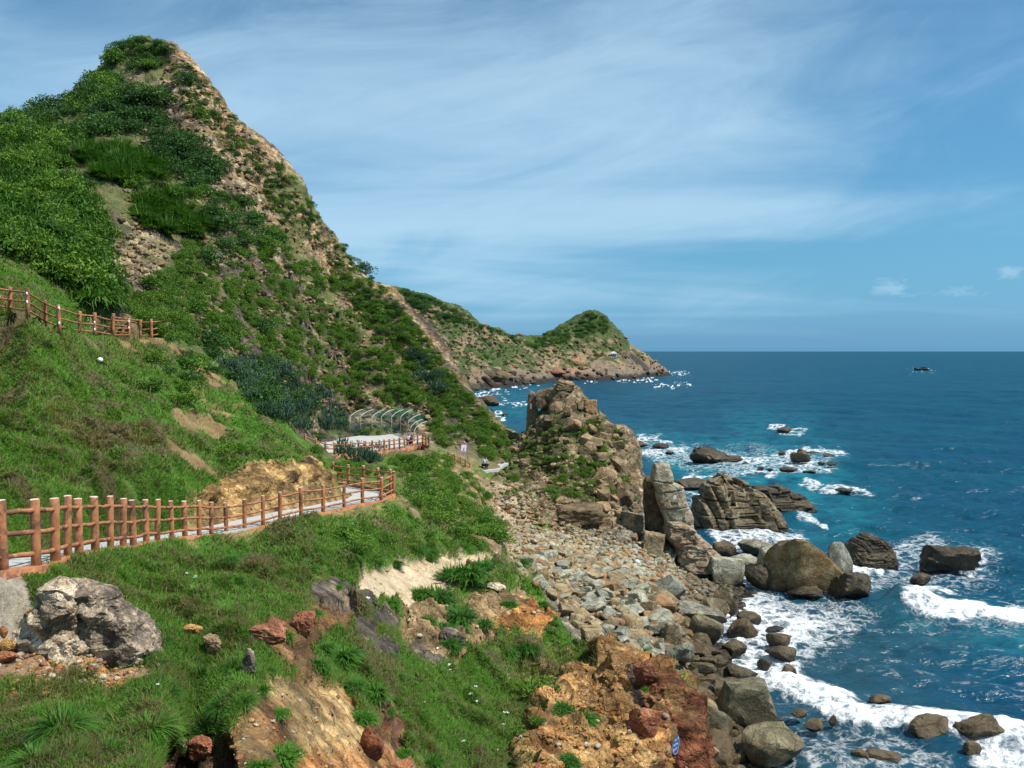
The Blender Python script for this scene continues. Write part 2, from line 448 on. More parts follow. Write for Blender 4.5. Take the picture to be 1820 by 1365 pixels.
m_red = np.maximum(M([(430, 1105), (500, 1085), (560, 1062), (640, 1080), (600, 1110), (560, 1150), (600, 1205), (540, 1200), (450, 1140)], 7) * 0.9,
                   M([(650, 1230), (700, 1250), (730, 1310), (760, 1380), (740, 1600), (690, 1600), (690, 1330)], 8))
m_slate = sstep(15, 8, line_d(QX, QY, [(566, 1050), (620, 1075), (668, 1140), (715, 1190)])) + sstep(12, 5, line_d(QX, QY, [(590, 1040), (650, 1060), (690, 1110)])) + sstep(16, 7, line_d(QX, QY, [(740, 1130), (775, 1165)]))
m_slate = np.clip(m_slate, 0, 1)
m_cliff = M([(1062, 1160), (1120, 1165), (1170, 1200), (1205, 1245), (1225, 1290), (1260, 1400), (1260, 1900), (860, 1900), (930, 1345), (960, 1270), (990, 1235), (1040, 1215)], 7)
m_tip = M([(860, 1150), (960, 1130), (1060, 1140), (1062, 1195), (1000, 1225), (900, 1215)], 9)
m_scree = M([(862, 862), (920, 870), (960, 930), (1050, 990), (1120, 960), (1180, 980), (1160, 1010), (1000, 1020), (930, 1015), (890, 970)], 8)
near_spur = (TY < 60) & (PX0 < 1275) & (TZ > 3.2)
m_beach = sstep(5.2, 4.0, TZ + wx * 1.2) * (PX0 > 850) * (TY > 20)
m_beach = np.maximum(m_beach, m_scree * sstep(6.2, 4.2, TZ))
m_hill = sstep(52, 60, TY - np.clip((PX0 - 300) * 0.055, -6, 26) + wx * 2) * (PX0 < 945)
m_stack = sstep(70, 74, TY) * sstep(868, 900, PX0 + wx * 14) * (1 - m_scree) * (TZ > 2.0)
m_hill = m_hill * (1 - m_stack)
m_below = M([(700, 850), (735, 808), (800, 805), (845, 840), (880, 870), (900, 960), (880, 1000), (800, 950), (740, 920)], 14) * (TY > 38) * (1 - m_hill) * (1 - m_stack)
m_ter = (poly_sd(PX0, PY0, [(536, 776), (576, 815), (660, 806), (756, 795), (757, 780), (735, 766), (640, 775), (575, 786)]) > -6) * (TY > 62) * (TY < 95) * 1.0
pd, pz = near_line(TX, TY, path_line)
ud, uz = near_line(TX, TY, up_line)

# -------- relief
rock = np.clip(np.maximum.reduce([m_or1, m_red, m_cliff * (1 - 0.7 * m_tip), m_tan, m_or2, m_slate, m_bank, m_stack, m_gul, m_hill * 0.85]), 0, 1)
soil_b = m_below * sstep(-0.05, 0.12, fbm2(TX / 1.6 + 70, TY / 1.6, 4) + 0.02)
rock = np.clip(rock + soil_b * 0.6, 0, 1)
soft = 1 - rock
hum = fbm2(TX / 2.6, TY / 2.6, 4) * 0.36 + fbm2(TX / 0.75, TY / 0.75, 3) * 0.12 * sstep(60, 20, TY)
lump = sstep(0.0, 0.30, fbm2(TX / 1.7 + 40, TY / 1.7, 3)) * 0.22          # little turf steps
TZ2 = TZ + soft * (hum + lump - 0.05) * np.clip(TY / 14, 0.5, 1.6) * (1 - 0.8 * m_beach) * (1 - m_sand * 0.7)
fp = sstep(PATH_W * 0.5 + 0.25, PATH_W * 0.5 + 0.95, pd); pz = pz - 0.03
TZ2 = np.where(pd < 4, pz * (1 - fp) + TZ2 * fp, TZ2)
fu = sstep(0.9, 2.0, ud)
TZ2 = np.where(ud < 4, (uz - 0.02) * (1 - fu) + TZ2 * fu, TZ2)
flat = np.clip(m_ter, 0, 1)
TZ2 = TZ2 * (1 - flat) + (TZ - 0.35) * flat
TZ2 = TZ2 - 0.20 * np.clip(np.maximum.reduce([m_or1, m_sand, m_tan, m_or2, m_red, m_sand3]), 0, 1) * np.clip(TY / 16, 0.5, 1.6)
# normals of the smooth surface and craggy displacement along them
def grid_normals(X, Y, Z):
    P = np.stack([X, Y, Z], -1).reshape(NV, NU, 3)
    du = np.gradient(P, axis=1); dv = np.gradient(P, axis=0)
    n = np.cross(du, dv); n /= np.linalg.norm(n, axis=-1, keepdims=True) + 1e-9
    return n.reshape(-1, 3)
N0 = grid_normals(TX, TY, TZ2)
big = np.clip(TY / 30, 0.3, 2.2)
far_rock = np.clip(m_hill + m_stack, 0, 1)
# bedding: beds dip down to the right, so noise is stretched along the dip
a1 = TX * 0.60 - TY * 0.28 - TZ2 * 0.75; a2 = TX * 0.45 + TZ2 * 0.60 ; a3 = TY * 0.8 + TX * 0.3
beds = ridged3(a1 / 16, a2 / 3.6, a3 / 6.0, 4)
beds2 = ridged3(a1 / 4.0, a2 / 1.1, a3 / 2.0, 3)
nearb = ridged3(TX / 1.6, TY / 1.6, TZ2 / 0.9, 5)
near2 = fbm3(TX / 0.35, TY / 0.35, TZ2 / 0.25, 3)
blocks = ridged3(TX / 4.5 + 7, TY / 4.5, TZ2 / 3.0, 4)
fine = ridged3(TX / 1.5 + 3, TY / 1.5, TZ2 / 1.2, 4)
gul = ridged3(a1 / 26 + 4, a2 / 8, a3 / 11, 3)
disp = far_rock * ((beds - 0.1) * 1.0 + beds2 * 0.55 + fine * 0.30 + gul * 0.9 - 0.75) * (1 - 0.6 * m_stack) + m_stack * (-0.45 + np.abs(blocks) ** 0.7 * np.sign(blocks) * 0.95 + fine * 0.30 + near2 * 0.12)
nr = rock * (1 - far_rock) * (1 - m_bank * 0.6) * (1 - 0.6 * m_slate)
disp = disp + nr * (1 - 0.55 * m_or1) * ((nearb - 0.15) * 0.30 * np.clip(TY / 14, 0.7, 1.7) + near2 * 0.05 * np.clip(TY / 14, 0.6, 1.5))
disp = disp + m_cliff * (1 - m_tip) * (ridged3(TX / 1.6, TY / 1.6, TZ2 / 3.4, 5) * 0.75)
disp = disp + m_bank * (ridged3(TX / 1.1, TY / 1.1, TZ2 / 6.0, 4) * 0.32 + near2 * 0.05) - m_slate * 0.02 - m_gul * 0.35 * (1 - far_rock)
disp = disp + m_beach * fbm3(TX / 0.8, TY / 0.8, TZ2 / 0.8, 3) * 0.25
ter_near = sstep(-60, -10, poly_sd(PX0, PY0, [(536, 776), (576, 815), (660, 806), (756, 795), (757, 780), (735, 766), (640, 775), (575, 786)])) * (TY > 60) * (TY < 95)
disp = disp * (1 - ter_near)
disp = np.where((pd < 1.6) | (ud < 1.2) | (flat > 0.5), 0, disp)
TX2 = TX + N0[:, 0] * disp; TY2 = TY + N0[:, 1] * disp; TZ3 = TZ2 + N0[:, 2] * disp
N1 = grid_normals(TX2, TY2, TZ3)

# -------- albedo
def mixc(a, b, t):
    t = np.asarray(t)[:, None]; return a * (1 - t) + np.asarray(b, F32) * t
n1 = fbm2(TX / 1.9, TY / 1.9, 5); n2 = fbm2(TX / 6 + 9, TY / 6, 4); n3 = fbm3(TX2 / 0.9, TY2 / 0.9, TZ3 / 0.9, 4); n4 = fbm3(TX2 / 0.22, TY2 / 0.22, TZ3 / 0.22, 3)
col = np.tile(np.array([0.075, 0.175, 0.022], F32), (len(TX), 1))
col = mixc(col, (0.038, 0.090, 0.012), sstep(0.0, 0.5, n1))
col = mixc(col, (0.135, 0.125, 0.045), sstep(-0.1, 0.35, n2 + 0.4 * n4) * 0.75)
brown = sstep(0.09, 0.34, fbm2(TX / 1.7 + 40, TY / 1.7, 4) + 0.30 * n4 + 0.10 * n2 - 0.06 * sstep(24, 12, TY)) 
m_grass = (1 - rock) * (1 - m_beach) * (1 - m_sand) * (1 - m_conc) * (1 - m_gravel) * (1 - m_sand3) * (1 - m_scree)
col = mixc(col, (0.115, 0.080, 0.050), brown * 0.85)
def layer(c1, c2, c3, m, sc=1.0):
    global col
    c = np.tile(np.array(c1, F32), (len(TX), 1))
    c = mixc(c, c2, sstep(-0.25, 0.35, n3)); c = mixc(c, c3, sstep(0.12, 0.5, n4 * 0.6 + n2 * 0.3 + n3 * 0.4))
    col = col * (1 - m[:, None]) + c * m[:, None]
# patches of bare soil in the upper turf
bare = sstep(0.05, 0.2, fbm2(TX / 3.2 + 5, TY / 3.2 + 2, 4) - 0.22 + 0.20 * sstep(70, 10, line_d(QX, QY, [(250, 650), (330, 650), (395, 690)])) + 0.18 * sstep(60, 10, line_d(QX, QY, [(320, 765), (360, 800)])) + 0.25 * sstep(40, 5, line_d(QX, QY, [(470, 765), (490, 790)]))) * (TY < 62) * (TY > 22) * (1 - rock)
layer((0.30, 0.21, 0.10), (0.24, 0.15, 0.07), (0.16, 0.10, 0.06), np.clip(bare, 0, 1) * 0.9)
m_grass = m_grass * (1 - bare)
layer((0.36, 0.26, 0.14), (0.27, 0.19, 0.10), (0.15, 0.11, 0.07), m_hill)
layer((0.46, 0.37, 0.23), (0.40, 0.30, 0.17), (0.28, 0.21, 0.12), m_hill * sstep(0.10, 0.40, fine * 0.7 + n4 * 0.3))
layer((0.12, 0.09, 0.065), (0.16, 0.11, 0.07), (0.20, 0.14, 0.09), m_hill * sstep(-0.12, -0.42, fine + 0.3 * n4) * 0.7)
ridge_o = m_hill * sstep(120, 20, line_d(QX, QY, [(330, 100), (430, 230), (530, 335), (600, 435), (700, 540), (770, 640)]))
layer((0.33, 0.21, 0.10), (0.30, 0.145, 0.065), (0.42, 0.29, 0.15), ridge_o * sstep(-0.1, 0.35, n3 + n2 * 0.5 + 0.15) * 0.8)
layer((0.050, 0.045, 0.042), (0.09, 0.07, 0.06), (0.14, 0.11, 0.08), m_hill * sstep(0.24, 0.40, beds2 * 0.5 + beds * 0.35 + 0.25 * n2 - 0.04 + 0.15 * n4 - 0.15 * sstep(600, 420, PY0) - 0.10 * ridge_o) * 0.85)
# undergrowth on the hill
hg = sstep(-0.05, 0.18, fbm3(a1 / 7, a2 / 3.0, a3 / 5.0, 5) + 0.10 + 0.30 * sstep(430, 250, PX0) * sstep(650, 420, PY0) - 0.16 * ridge_o - 0.3 * sstep(70, 20, line_d(QX, QY, [(205, 420), (250, 500), (290, 560)])) - 0.35 * sstep(90, 30, line_d(QX, QY, [(340, 110), (380, 220), (430, 300)])))
hill_green = m_hill * hg
gcol = mixc(np.tile(np.array([0.070, 0.105, 0.026], F32), (len(TX), 1)), (0.140, 0.130, 0.048), sstep(-0.1, 0.4, n3 + n2))
col = col * (1 - hill_green[:, None] * 0.85) + gcol * hill_green[:, None] * 0.85
layer((0.27, 0.19, 0.10), (0.19, 0.125, 0.065), (0.10, 0.07, 0.045), m_stack)
layer((0.33, 0.25, 0.15), (0.24, 0.18, 0.10), (0.08, 0.06, 0.045), m_stack * sstep(0.15, 0.4, blocks))
sg = m_stack * sstep(0.02, 0.16, fbm3(TX2 / 2.4, TY2 / 2.4, TZ3 / 1.6, 4) - 0.05 + 0.15 * sstep(900, 760, PY0) + 0.12 * sstep(1010, 930, PX0) - 0.4 * sstep(1060, 1120, PX0) - 0.25 * sstep(740, 700, PY0)) * (N1[:, 2] > 0.35)
col = col * (1 - sg[:, None] * 0.85) + gcol * sg[:, None] * 0.85
layer((0.44, 0.34, 0.22), (0.36, 0.27, 0.18), (0.24, 0.19, 0.14), m_scree)
layer((0.36, 0.25, 0.14), (0.30, 0.19, 0.11), (0.22, 0.12, 0.075), soil_b)
layer((0.46, 0.30, 0.12), (0.40, 0.22, 0.07), (0.50, 0.38, 0.20), m_bank)
layer((0.10, 0.07, 0.05), (0.07, 0.05, 0.035), (0.20, 0.13, 0.07), m_bank * sstep(0.18, 0.38, n3 * 0.8 + fbm2(TX / 0.8, TY / 2.5, 3) * 0.5 - 0.1 * sstep(840, 880, QY) + 0.1 * sstep(845, 825, QY)))
layer((0.62, 0.49, 0.32), (0.56, 0.42, 0.25), (0.46, 0.34, 0.20), m_sand)
layer((0.42, 0.29, 0.14), (0.33, 0.22, 0.11), (0.22, 0.14, 0.08), m_tan)
layer((0.45, 0.23, 0.07), (0.40, 0.15, 0.05), (0.48, 0.30, 0.12), m_or2)
layer((0.46, 0.34, 0.19), (0.40, 0.28, 0.15), (0.34, 0.24, 0.13), m_sand3)
layer((0.50, 0.34, 0.15), (0.47, 0.26, 0.10), (0.56, 0.42, 0.25), m_or1)
layer((0.45, 0.17, 0.06), (0.48, 0.22, 0.07), (0.30, 0.12, 0.06), m_or1 * sstep(0.0, 0.3, n2 * 0.7 + n3 * 0.5 + 0.2 * sstep(1280, 1340, QY) - 0.05))
layer((0.22, 0.11, 0.06), (0.33, 0.15, 0.07), (0.14, 0.09, 0.065), m_red)
layer((0.35, 0.13, 0.05), (0.30, 0.10, 0.04), (0.40, 0.24, 0.11), m_red * sstep(0.0, 0.3, n3 + n2 * 0.4))
layer((0.15, 0.125, 0.10), (0.21, 0.16, 0.11), (0.34, 0.22, 0.11), m_slate)
layer((0.20, 0.13, 0.08), (0.28, 0.17, 0.09), (0.12, 0.08, 0.055), m_gul)
cl = m_cliff * (1 - m_tip)
layer((0.46, 0.28, 0.11), (0.43, 0.20, 0.065), (0.50, 0.36, 0.18), cl)
layer((0.22, 0.075, 0.04), (0.30, 0.11, 0.05), (0.12, 0.06, 0.045), cl * sstep(-0.1, 0.25, n2 * 0.6 + n3 * 0.5 + 0.55 * sstep(1130, 1215, QX) - 0.34))
layer((0.055, 0.045, 0.04), (0.08, 0.06, 0.05), (0.12, 0.08, 0.06), cl * sstep(13, 5, line_d(QX, QY, [(1145, 1190), (1140, 1260), (1115, 1300)])))
layer((0.42, 0.38, 0.30), (0.36, 0.32, 0.24), (0.30, 0.26, 0.19), m_conc)
layer((0.34, 0.22, 0.13), (0.42, 0.20, 0.09), (0.36, 0.33, 0.27), m_gravel)
wet = sstep(0.75, 0.2, TZ3)
layer((0.25, 0.22, 0.165), (0.20, 0.175, 0.125), (0.13, 0.11, 0.085), m_beach)
layer((0.035, 0.032, 0.025), (0.05, 0.042, 0.03), (0.07, 0.055, 0.035), m_beach * wet)
edge = sstep(2.0, 0.9, pd) * (TY < 52)
layer((0.40, 0.27, 0.12), (0.34, 0.22, 0.10), (0.24, 0.17, 0.09), edge * sstep(-0.3, 0.1, n1 + 0.05) * (PX0 > 330) * 0.9)

m_grass = m_grass * (1 - soil_b)
grass_amt = np.clip(m_grass + m_tip * 0.9 * (1 - m_beach) , 0, 1) * (1 - edge * (PX0 > 330)) * (pd > PATH_W * 0.5 + 0.15) * (flat < 0.5) * (ud > 0.8)
rock = np.clip(np.maximum(rock, m_beach) - hill_green * 0.6, 0, 1)

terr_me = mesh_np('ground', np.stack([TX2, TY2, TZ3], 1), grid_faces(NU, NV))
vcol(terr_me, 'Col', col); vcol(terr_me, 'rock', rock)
m, nt, b = mat_new('hillside'); h = NT(nt)
ac = h.n('ShaderNodeAttribute', attribute_name='Col'); ar = h.n('ShaderNodeAttribute', attribute_name='rock')
geo = h.n('ShaderNodeNewGeometry'); pos = geo.outputs['Position']
f1 = h.noise(pos, 9.0, 6, 0.65); f2 = h.noise(pos, 1.7, 6, 0.6); f3 = h.noise(pos, 45.0, 3, 0.6)
k = h.math('ADD', h.math('MULTIPLY', f1.outputs[0], 0.9), h.math('MULTIPLY', f2.outputs[0], 0.7))
k = h.math('ADD', h.math('MULTIPLY', f3.outputs[0], 0.5), k)
k = h.mapr(k, 0.72, 1.36, 0.52, 1.70, False)
cc = h.mix(1.0, ac.outputs['Color'], h.n('ShaderNodeCombineXYZ').outputs[0], 'MULTIPLY')
comb = nt.nodes[-1] if False else None
cx_ = h.n('ShaderNodeCombineColor'); 
for i in range(3): h.link(k, cx_.inputs[i])
cc = h.mix(1.0, ac.outputs['Color'], cx_.outputs[0], 'MULTIPLY')
vor2 = h.n('ShaderNodeTexVoronoi', feature='DISTANCE_TO_EDGE'); vor2.inputs['Scale'].default_value = 2.1
wv2 = h.n('ShaderNodeVectorMath', operation='MULTIPLY_ADD'); h.link(f1.outputs['Color'], wv2.inputs[0]); wv2.inputs[1].default_value = (0.5, 0.5, 0.5); h.link(pos, wv2.inputs[2]); h.link(wv2.outputs[0], vor2.inputs['Vector'])
ck2 = h.math('MULTIPLY', h.math('MULTIPLY', h.math('SUBTRACT', 1.0, h.mapr(vor2.outputs['Distance'], 0.0, 0.05)), ar.outputs['Fac']), h.mapr(f2.outputs[0], 0.45, 0.62, 0.0, 0.7))
cc = h.mix(ck2, cc, (0.05, 0.035, 0.025, 1))
def cells(sc, wamp, amt):
    nn = h.noise(pos, sc * 1.3, 4, 0.6); w_ = h.n('ShaderNodeVectorMath', operation='MULTIPLY_ADD'); h.link(nn.outputs['Color'], w_.inputs[0]); w_.inputs[1].default_value = (wamp, wamp, wamp); h.link(pos, w_.inputs[2])
    mpp = h.n('ShaderNodeMapping'); h.link(w_.outputs[0], mpp.inputs[0]); mpp.inputs['Rotation'].default_value = (0.3, 0.55, 0.4); mpp.inputs['Scale'].default_value = (0.6, 1.0, 1.3)
    vv = h.n('ShaderNodeTexVoronoi', feature='F1'); vv.inputs['Scale'].default_value = sc; h.link(mpp.outputs[0], vv.inputs['Vector'])
    s_ = h.n('ShaderNodeSeparateColor'); h.link(vv.outputs['Color'], s_.inputs[0])
    val = h.math('MULTIPLY', h.mapr(s_.outputs[0], 0, 1, 1 - amt, 1 + amt, False), h.mapr(vv.outputs['Distance'], 0.35, 0.75, 1.12, 0.55)); c_ = h.n('ShaderNodeCombineColor')
    for i in range(3): h.link(val, c_.inputs[i])
    return c_.outputs[0], vv.outputs['Distance']
cA, dA = cells(1.0, 0.9, 0.34); cB, dB = cells(3.6, 0.3, 0.30)
cc = h.mix(ar.outputs['Fac'], cc, h.mix(1.0, cc, cA, 'MULTIPLY')); cc = h.mix(h.math('MULTIPLY', ar.outputs['Fac'], 0.8), cc, h.mix(1.0, cc, cB, 'MULTIPLY'))
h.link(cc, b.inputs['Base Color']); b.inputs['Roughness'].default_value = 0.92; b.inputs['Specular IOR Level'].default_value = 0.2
vor = h.n('ShaderNodeTexVoronoi', feature='DISTANCE_TO_EDGE'); vor.inputs['Scale'].default_value = 1.3
wv = h.n('ShaderNodeVectorMath', operation='ADD'); h.link(pos, wv.inputs[0])
nz = h.noise(pos, 1.2, 4, 0.6); h.link(nz.outputs['Color'], wv.inputs[1]); h.link(wv.outputs[0], vor.inputs['Vector'])
crack = h.mapr(vor.outputs['Distance'], 0.0, 0.09)
hh = h.math('ADD', h.math('MULTIPLY', f1.outputs[0], 0.5), h.math('MULTIPLY', f3.outputs[0], 0.18))
hh = h.math('ADD', hh, h.math('MULTIPLY', f2.outputs[0], 0.9))
hh = h.math('ADD', hh, h.math('MULTIPLY', h.math('MULTIPLY', crack, ar.outputs['Fac']), 0.25))
hh = h.math('SUBTRACT', hh, h.math('MULTIPLY', ar.outputs['Fac'], h.math('ADD', h.math('MULTIPLY', dA, 0.9), h.math('MULTIPLY', dB, 0.35))))
h.link(h.bump(hh, 0.9, 0.34), b.inputs['Normal'])
ground = tag(new_obj('ground', terr_me, m), kind='structure')

# -------- depth buffer of the ground, to set things down on the surface seen at a photo pixel
DBW, DBH = 910, 683
_px, _py = project(TX2, TY2, TZ3)
_ix = np.floor(_px / 2).astype(int); _iy = np.floor(_py / 2).astype(int)
ok = (_ix >= 0) & (_ix < DBW) & (_iy >= 0) & (_iy < DBH)
DB = np.full((DBH, DBW), 1e9, F32)
np.minimum.at(DB, (_iy[ok], _ix[ok]), TY2[ok].astype(F32))
_pad = np.pad(DB, 1, constant_values=1e9)
DBm = np.minimum.reduce([_pad[1 + a:1 + a + DBH, 1 + c:1 + c + DBW] for a in (-1, 0, 1) for c in (-1, 0, 1)])
DB = np.where((DB > DBm * 1.06), DBm, DB)
def hit(px, py):
    i = min(max(int(py / 2), 0), DBH - 1); j = min(max(int(px / 2), 0), DBW - 1)
    for r in (0, 1, 2, 4):
        d = float(DB[max(i - r, 0):i + r + 1, max(j - r, 0):j + r + 1].min())
        if d < 1e8: return at(px, py, d)
    return None
_gz = TZ3.reshape(NV, NU)
def lies(P, tol=0.5):
    if P is None or P.z < 0.4 or abs(P.z - float(ground_z(P.x, P.y))) > tol * 2: return False
    a, c = project(np.array([P.x]), np.array([P.y]), np.array([P.z])); i = int(c[0] / 2); j = int(a[0] / 2)
    if not (2 <= i < DBH - 2 and 2 <= j < DBW - 2): return False
    q = DB[i - 2:i + 3, j - 2:j + 3]
    return float(q.max()) < float(q.min()) * 1.06
def ground_z(x, y):
    x = np.asarray(x, float); y = np.maximum(np.asarray(y, float), 5.7)
    fu = np.clip((x / y - _u[0]) / (_u[-1] - _u[0]) * (NU - 1), 0, NU - 1.001); fv = np.clip((np.log(y) - _v[0]) / (_v[-1] - _v[0]) * (NV - 1), 0, NV - 1.001)
    i = fu.astype(int); j = fv.astype(int); a = fu - i; c = fv - j
    return (_gz[j, i] * (1 - a) + _gz[j, i + 1] * a) * (1 - c) + (_gz[j + 1, i] * (1 - a) + _gz[j + 1, i + 1] * a) * c

# -------- concrete path and terrace sheets
m_pathmat, nt, b = mat_new('concrete'); h = NT(nt)
tc = h.n('ShaderNodeTexCoord').outputs['Object']
s1 = h.noise(tc, 1.3, 6, 0.65); s2 = h.noise(tc, 22, 3, 0.6)
kk = h.math('ADD', h.math('MULTIPLY', s1.outputs[0], 0.7), h.math('MULTIPLY', s2.outputs[0], 0.3))
h.link(h.ramp(kk, [(0.3, (0.30, 0.30, 0.28)), (0.55, (0.42, 0.425, 0.40)), (0.75, (0.52, 0.52, 0.48))]), b.inputs['Base Color'])
b.inputs['Roughness'].default_value = 0.9; h.link(h.bump(s2.outputs[0], 0.3, 0.01), b.inputs['Normal'])
def ribbon(name, line, w, th, mat):
    line = resample(line, 0.5); vs = []; fs = []
    for i, p in enumerate(line):
        a = line[max(i - 1, 0)]; c = line[min(i + 1, len(line) - 1)]
        t = Vector((c.x - a.x, c.y - a.y, 0)).normalized(); n = Vector((-t.y, t.x, 0))
        ww = w / 2 * (1 + 0.05 * math.sin(i * 0.9) + 0.03 * math.sin(i * 2.3))
        for s, dz in ((-1, -th), (-1, 0), (1, 0), (1, -th)): vs.append(p + n * ww * s + Vector((0, 0, dz)))
    for i in range(len(line) - 1):
        for k in range(3): fs.append((i * 4 + k, i * 4 + k + 1, i * 4 + 5 + k, i * 4 + 4 + k))
    mb = MB(); mb.add(vs, fs); return mb.build(name, mat)
p_obj = ribbon('path', [p + Vector((0, 0, 0.03)) for p in path_line], PATH_W, 0.2, m_pathmat); tag(p_obj, kind='structure')
u_obj = None if True else ribbon('upper_path', [p + Vector((0, 0, 0.03)) for p in up_line], 1.1, 0.2, m_pathmat); 
# terrace: a fan from the fence line back to the hill foot
tl = resample([v.copy() for v in ter_b[:18]], 0.6); vs = []; fs = []
back = [at(536, 783, 76), at(575, 785, 79), at(600, 780.5, 82), at(640, 775, 86), at(690, 770.5, 89), at(735, 766.5, 91), at(752, 767, 90)]
bk = resample(back, 0.5)
for i, p in enumerate(tl):
    q = bk[int(i / (len(tl) - 1) * (len(bk) - 1))]
    for k in range(9):
        r = p.lerp(q, k / 8); gz = float(ground_z(r.x, r.y)); vs.append(Vector((r.x, r.y, r.z + 0.05)))
    vs.append(Vector((p.x, p.y, p.z - 0.5)))
for i in range(len(tl) - 1):
    for k in range(8): fs.append((i * 10 + k, i * 10 + k + 1, i * 10 + 11 + k, i * 10 + 10 + k))
    fs.append((i * 10 + 9, i * 10, i * 10 + 10, i * 10 + 19))
mb = MB(); mb.add(vs, fs); tag(mb.build('terrace', m_pathmat, smooth=True), kind='structure')
pl = [at(805, 828, 78.5), at(840, 836, 79), at(856, 835.5, 80), at(872, 833, 82), at(890, 822, 85)]
for p in pl: p.z = p.z
tag(ribbon('lower_path', pl, 1.6, 0.25, m_pathmat), kind='structure')
# ------------------------------------------------------------------ light
SUN_EL, SUN_AZ = math.radians(56), math.radians(108)     # azimuth clockwise from the view direction
sv = Vector((math.sin(SUN_AZ) * math.cos(SUN_EL), math.cos(SUN_AZ) * math.cos(SUN_EL), math.sin(SUN_EL)))
ld = bpy.data.lights.new('sun', 'SUN'); ld.energy = 5.0; ld.angle = math.radians(0.5); ld.color = (1.0, 0.955, 0.88)
lo = bpy.data.objects.new('sun', ld); COL.objects.link(lo); lo.location = (60, -30, 90)
lo.rotation_euler = sv.to_track_quat('Z', 'Y').to_euler()
W = bpy.data.worlds.new('World'); SC.world = W; W.use_nodes = True
nt = W.node_tree; h = NT(nt); bg = nt.nodes['Background']
sky = h.n('ShaderNodeTexSky', sky_type='NISHITA'); sky.sun_disc = False
sky.sun_elevation = SUN_EL; sky.sun_rotation = SUN_AZ; sky.air_density = 1.0; sky.dust_density = 0.4; sky.ozone_density = 2.5; sky.altitude = 0
tc = h.n('ShaderNodeTexCoord').outputs['Generated']
sep = h.n('ShaderNodeSeparateXYZ'); h.link(tc, sep.inputs[0])
el = h.math('MAXIMUM', sep.outputs[2], 0.0)
# colour of clear air by elevation
tint = h.ramp(el, [(0.0, (0.26, 0.69, 1.46)), (0.016, (0.26, 0.62, 1.25)), (0.035, (0.28, 0.64, 1.14)), (0.07, (0.35, 0.73, 1.04)), (0.13, (0.42, 0.84, 1.03)), (0.25, (0.46, 0.95, 1.10)), (0.40, (0.58, 0.99, 1.08)), (1.0, (0.85, 0.97, 1.0))])
clear = h.mix(1.0, sky.outputs[0], tint, 'MULTIPLY')
# high cloud: noise on a flat sheet far above
den = h.math('ADD', el, 0.10)
ux = h.math('DIVIDE', sep.outputs[0], den); uy = h.math('DIVIDE', sep.outputs[1], den)
cv = h.n('ShaderNodeCombineXYZ'); h.link(ux, cv.inputs[0]); h.link(uy, cv.inputs[1]); 
mp = h.n('ShaderNodeMapping'); h.link(cv.outputs[0], mp.inputs[0]); mp.inputs['Rotation'].default_value = (0, 0, math.radians(-14)); mp.inputs['Scale'].default_value = (0.55, 1.3, 1); mp.inputs['Location'].default_value = (1.3, 0.35, 0)
c1 = h.noise(mp.outputs[0], 0.6, 4, 0.5, 0.6); ma = h.n('ShaderNodeMapping'); av = h.n('ShaderNodeCombineXYZ'); ma.inputs['Rotation'].default_value = (0, 0, math.radians(-11)); mb_ = h.n('ShaderNodeMapping'); mb_.inputs['Scale'].default_value = (3.0, 12.0, 1); mb_.inputs['Location'].default_value = (2.7, 1.1, 0); h.link(av.outputs[0], ma.inputs[0]); h.link(ma.outputs[0], mb_.inputs[0])
azv = h.math('DIVIDE', sep.outputs[0], h.math('MAXIMUM', sep.outputs[1], 0.05)); h.link(azv, av.inputs[0]); h.link(el, av.inputs[1])
c2 = h.noise(mb_.outputs[0], 1.0, 8, 0.62, 0.9)
cl = h.math('ADD', h.math('MULTIPLY', c1.outputs[0], 0.75), h.math('MULTIPLY', c2.outputs[0], 0.42))
# broad layout of the veil: thick to the upper left and centre, thin to the right and low down
az = h.math('DIVIDE', sep.outputs[0], h.math('MAXIMUM', sep.outputs[1], 0.05))
right = h.mapr(az, 0.10, 0.62); low = h.mapr(el, 0.05, 0.20, 1.0, 0.0)
vis = h.math('SUBTRACT', cl, h.math('MULTIPLY', right, 0.22)); vis = h.math('SUBTRACT', vis, h.math('MULTIPLY', low, 0.10))
veil = h.mapr(vis, 0.31, 0.74, 0.05, 0.74)
veil = h.math('MULTIPLY', veil, h.mapr(el, 0.0, 0.07))
# small cumulus far off on the right, low over the sea
az2 = h.n('ShaderNodeCombineXYZ'); h.link(az, az2.inputs[0]); h.link(el, az2.inputs[1])
mp2 = h.n('ShaderNodeMapping'); h.link(az2.outputs[0], mp2.inputs[0]); mp2.inputs['Scale'].default_value = (22, 60, 1)
q1 = h.noise(mp2.outputs[0], 1.0, 6, 0.62, 0.2)
def blob(ca, ce, ra, re, s):
    a = h.math('POWER', h.math('DIVIDE', h.math('SUBTRACT', az, ca), ra), 2.0); e = h.math('POWER', h.math('DIVIDE', h.math('SUBTRACT', el, ce), re), 2.0)
    return h.math('MULTIPLY', h.math('SUBTRACT', 1.0, h.math('ADD', a, e), clamp=True), s)
bl = blob(0.445, 0.070, 0.055, 0.014, 1.0)
for t in ((0.58, 0.078, 0.035, 0.016, 1.0), (0.53, 0.062, 0.10, 0.010, 0.7), (0.283, 0.058, 0.03, 0.008, 0.5), (0.47, 0.062, 0.09, 0.008, 0.7)):
    bl = h.math('MAXIMUM', bl, blob(*t))
cum = h.mapr(h.math('ADD', h.math('MULTIPLY', q1.outputs[0], 1.1), h.math('MULTIPLY', bl, 0.40)), 0.74, 1.05, 0.0, 0.40)
cum = h.math('MULTIPLY', cum, h.mapr(bl, 0.0, 0.6))
fac = h.math('MAXIMUM', veil, cum)
skyc = h.mix(fac, clear, (5.0, 7.2, 8.9, 1))
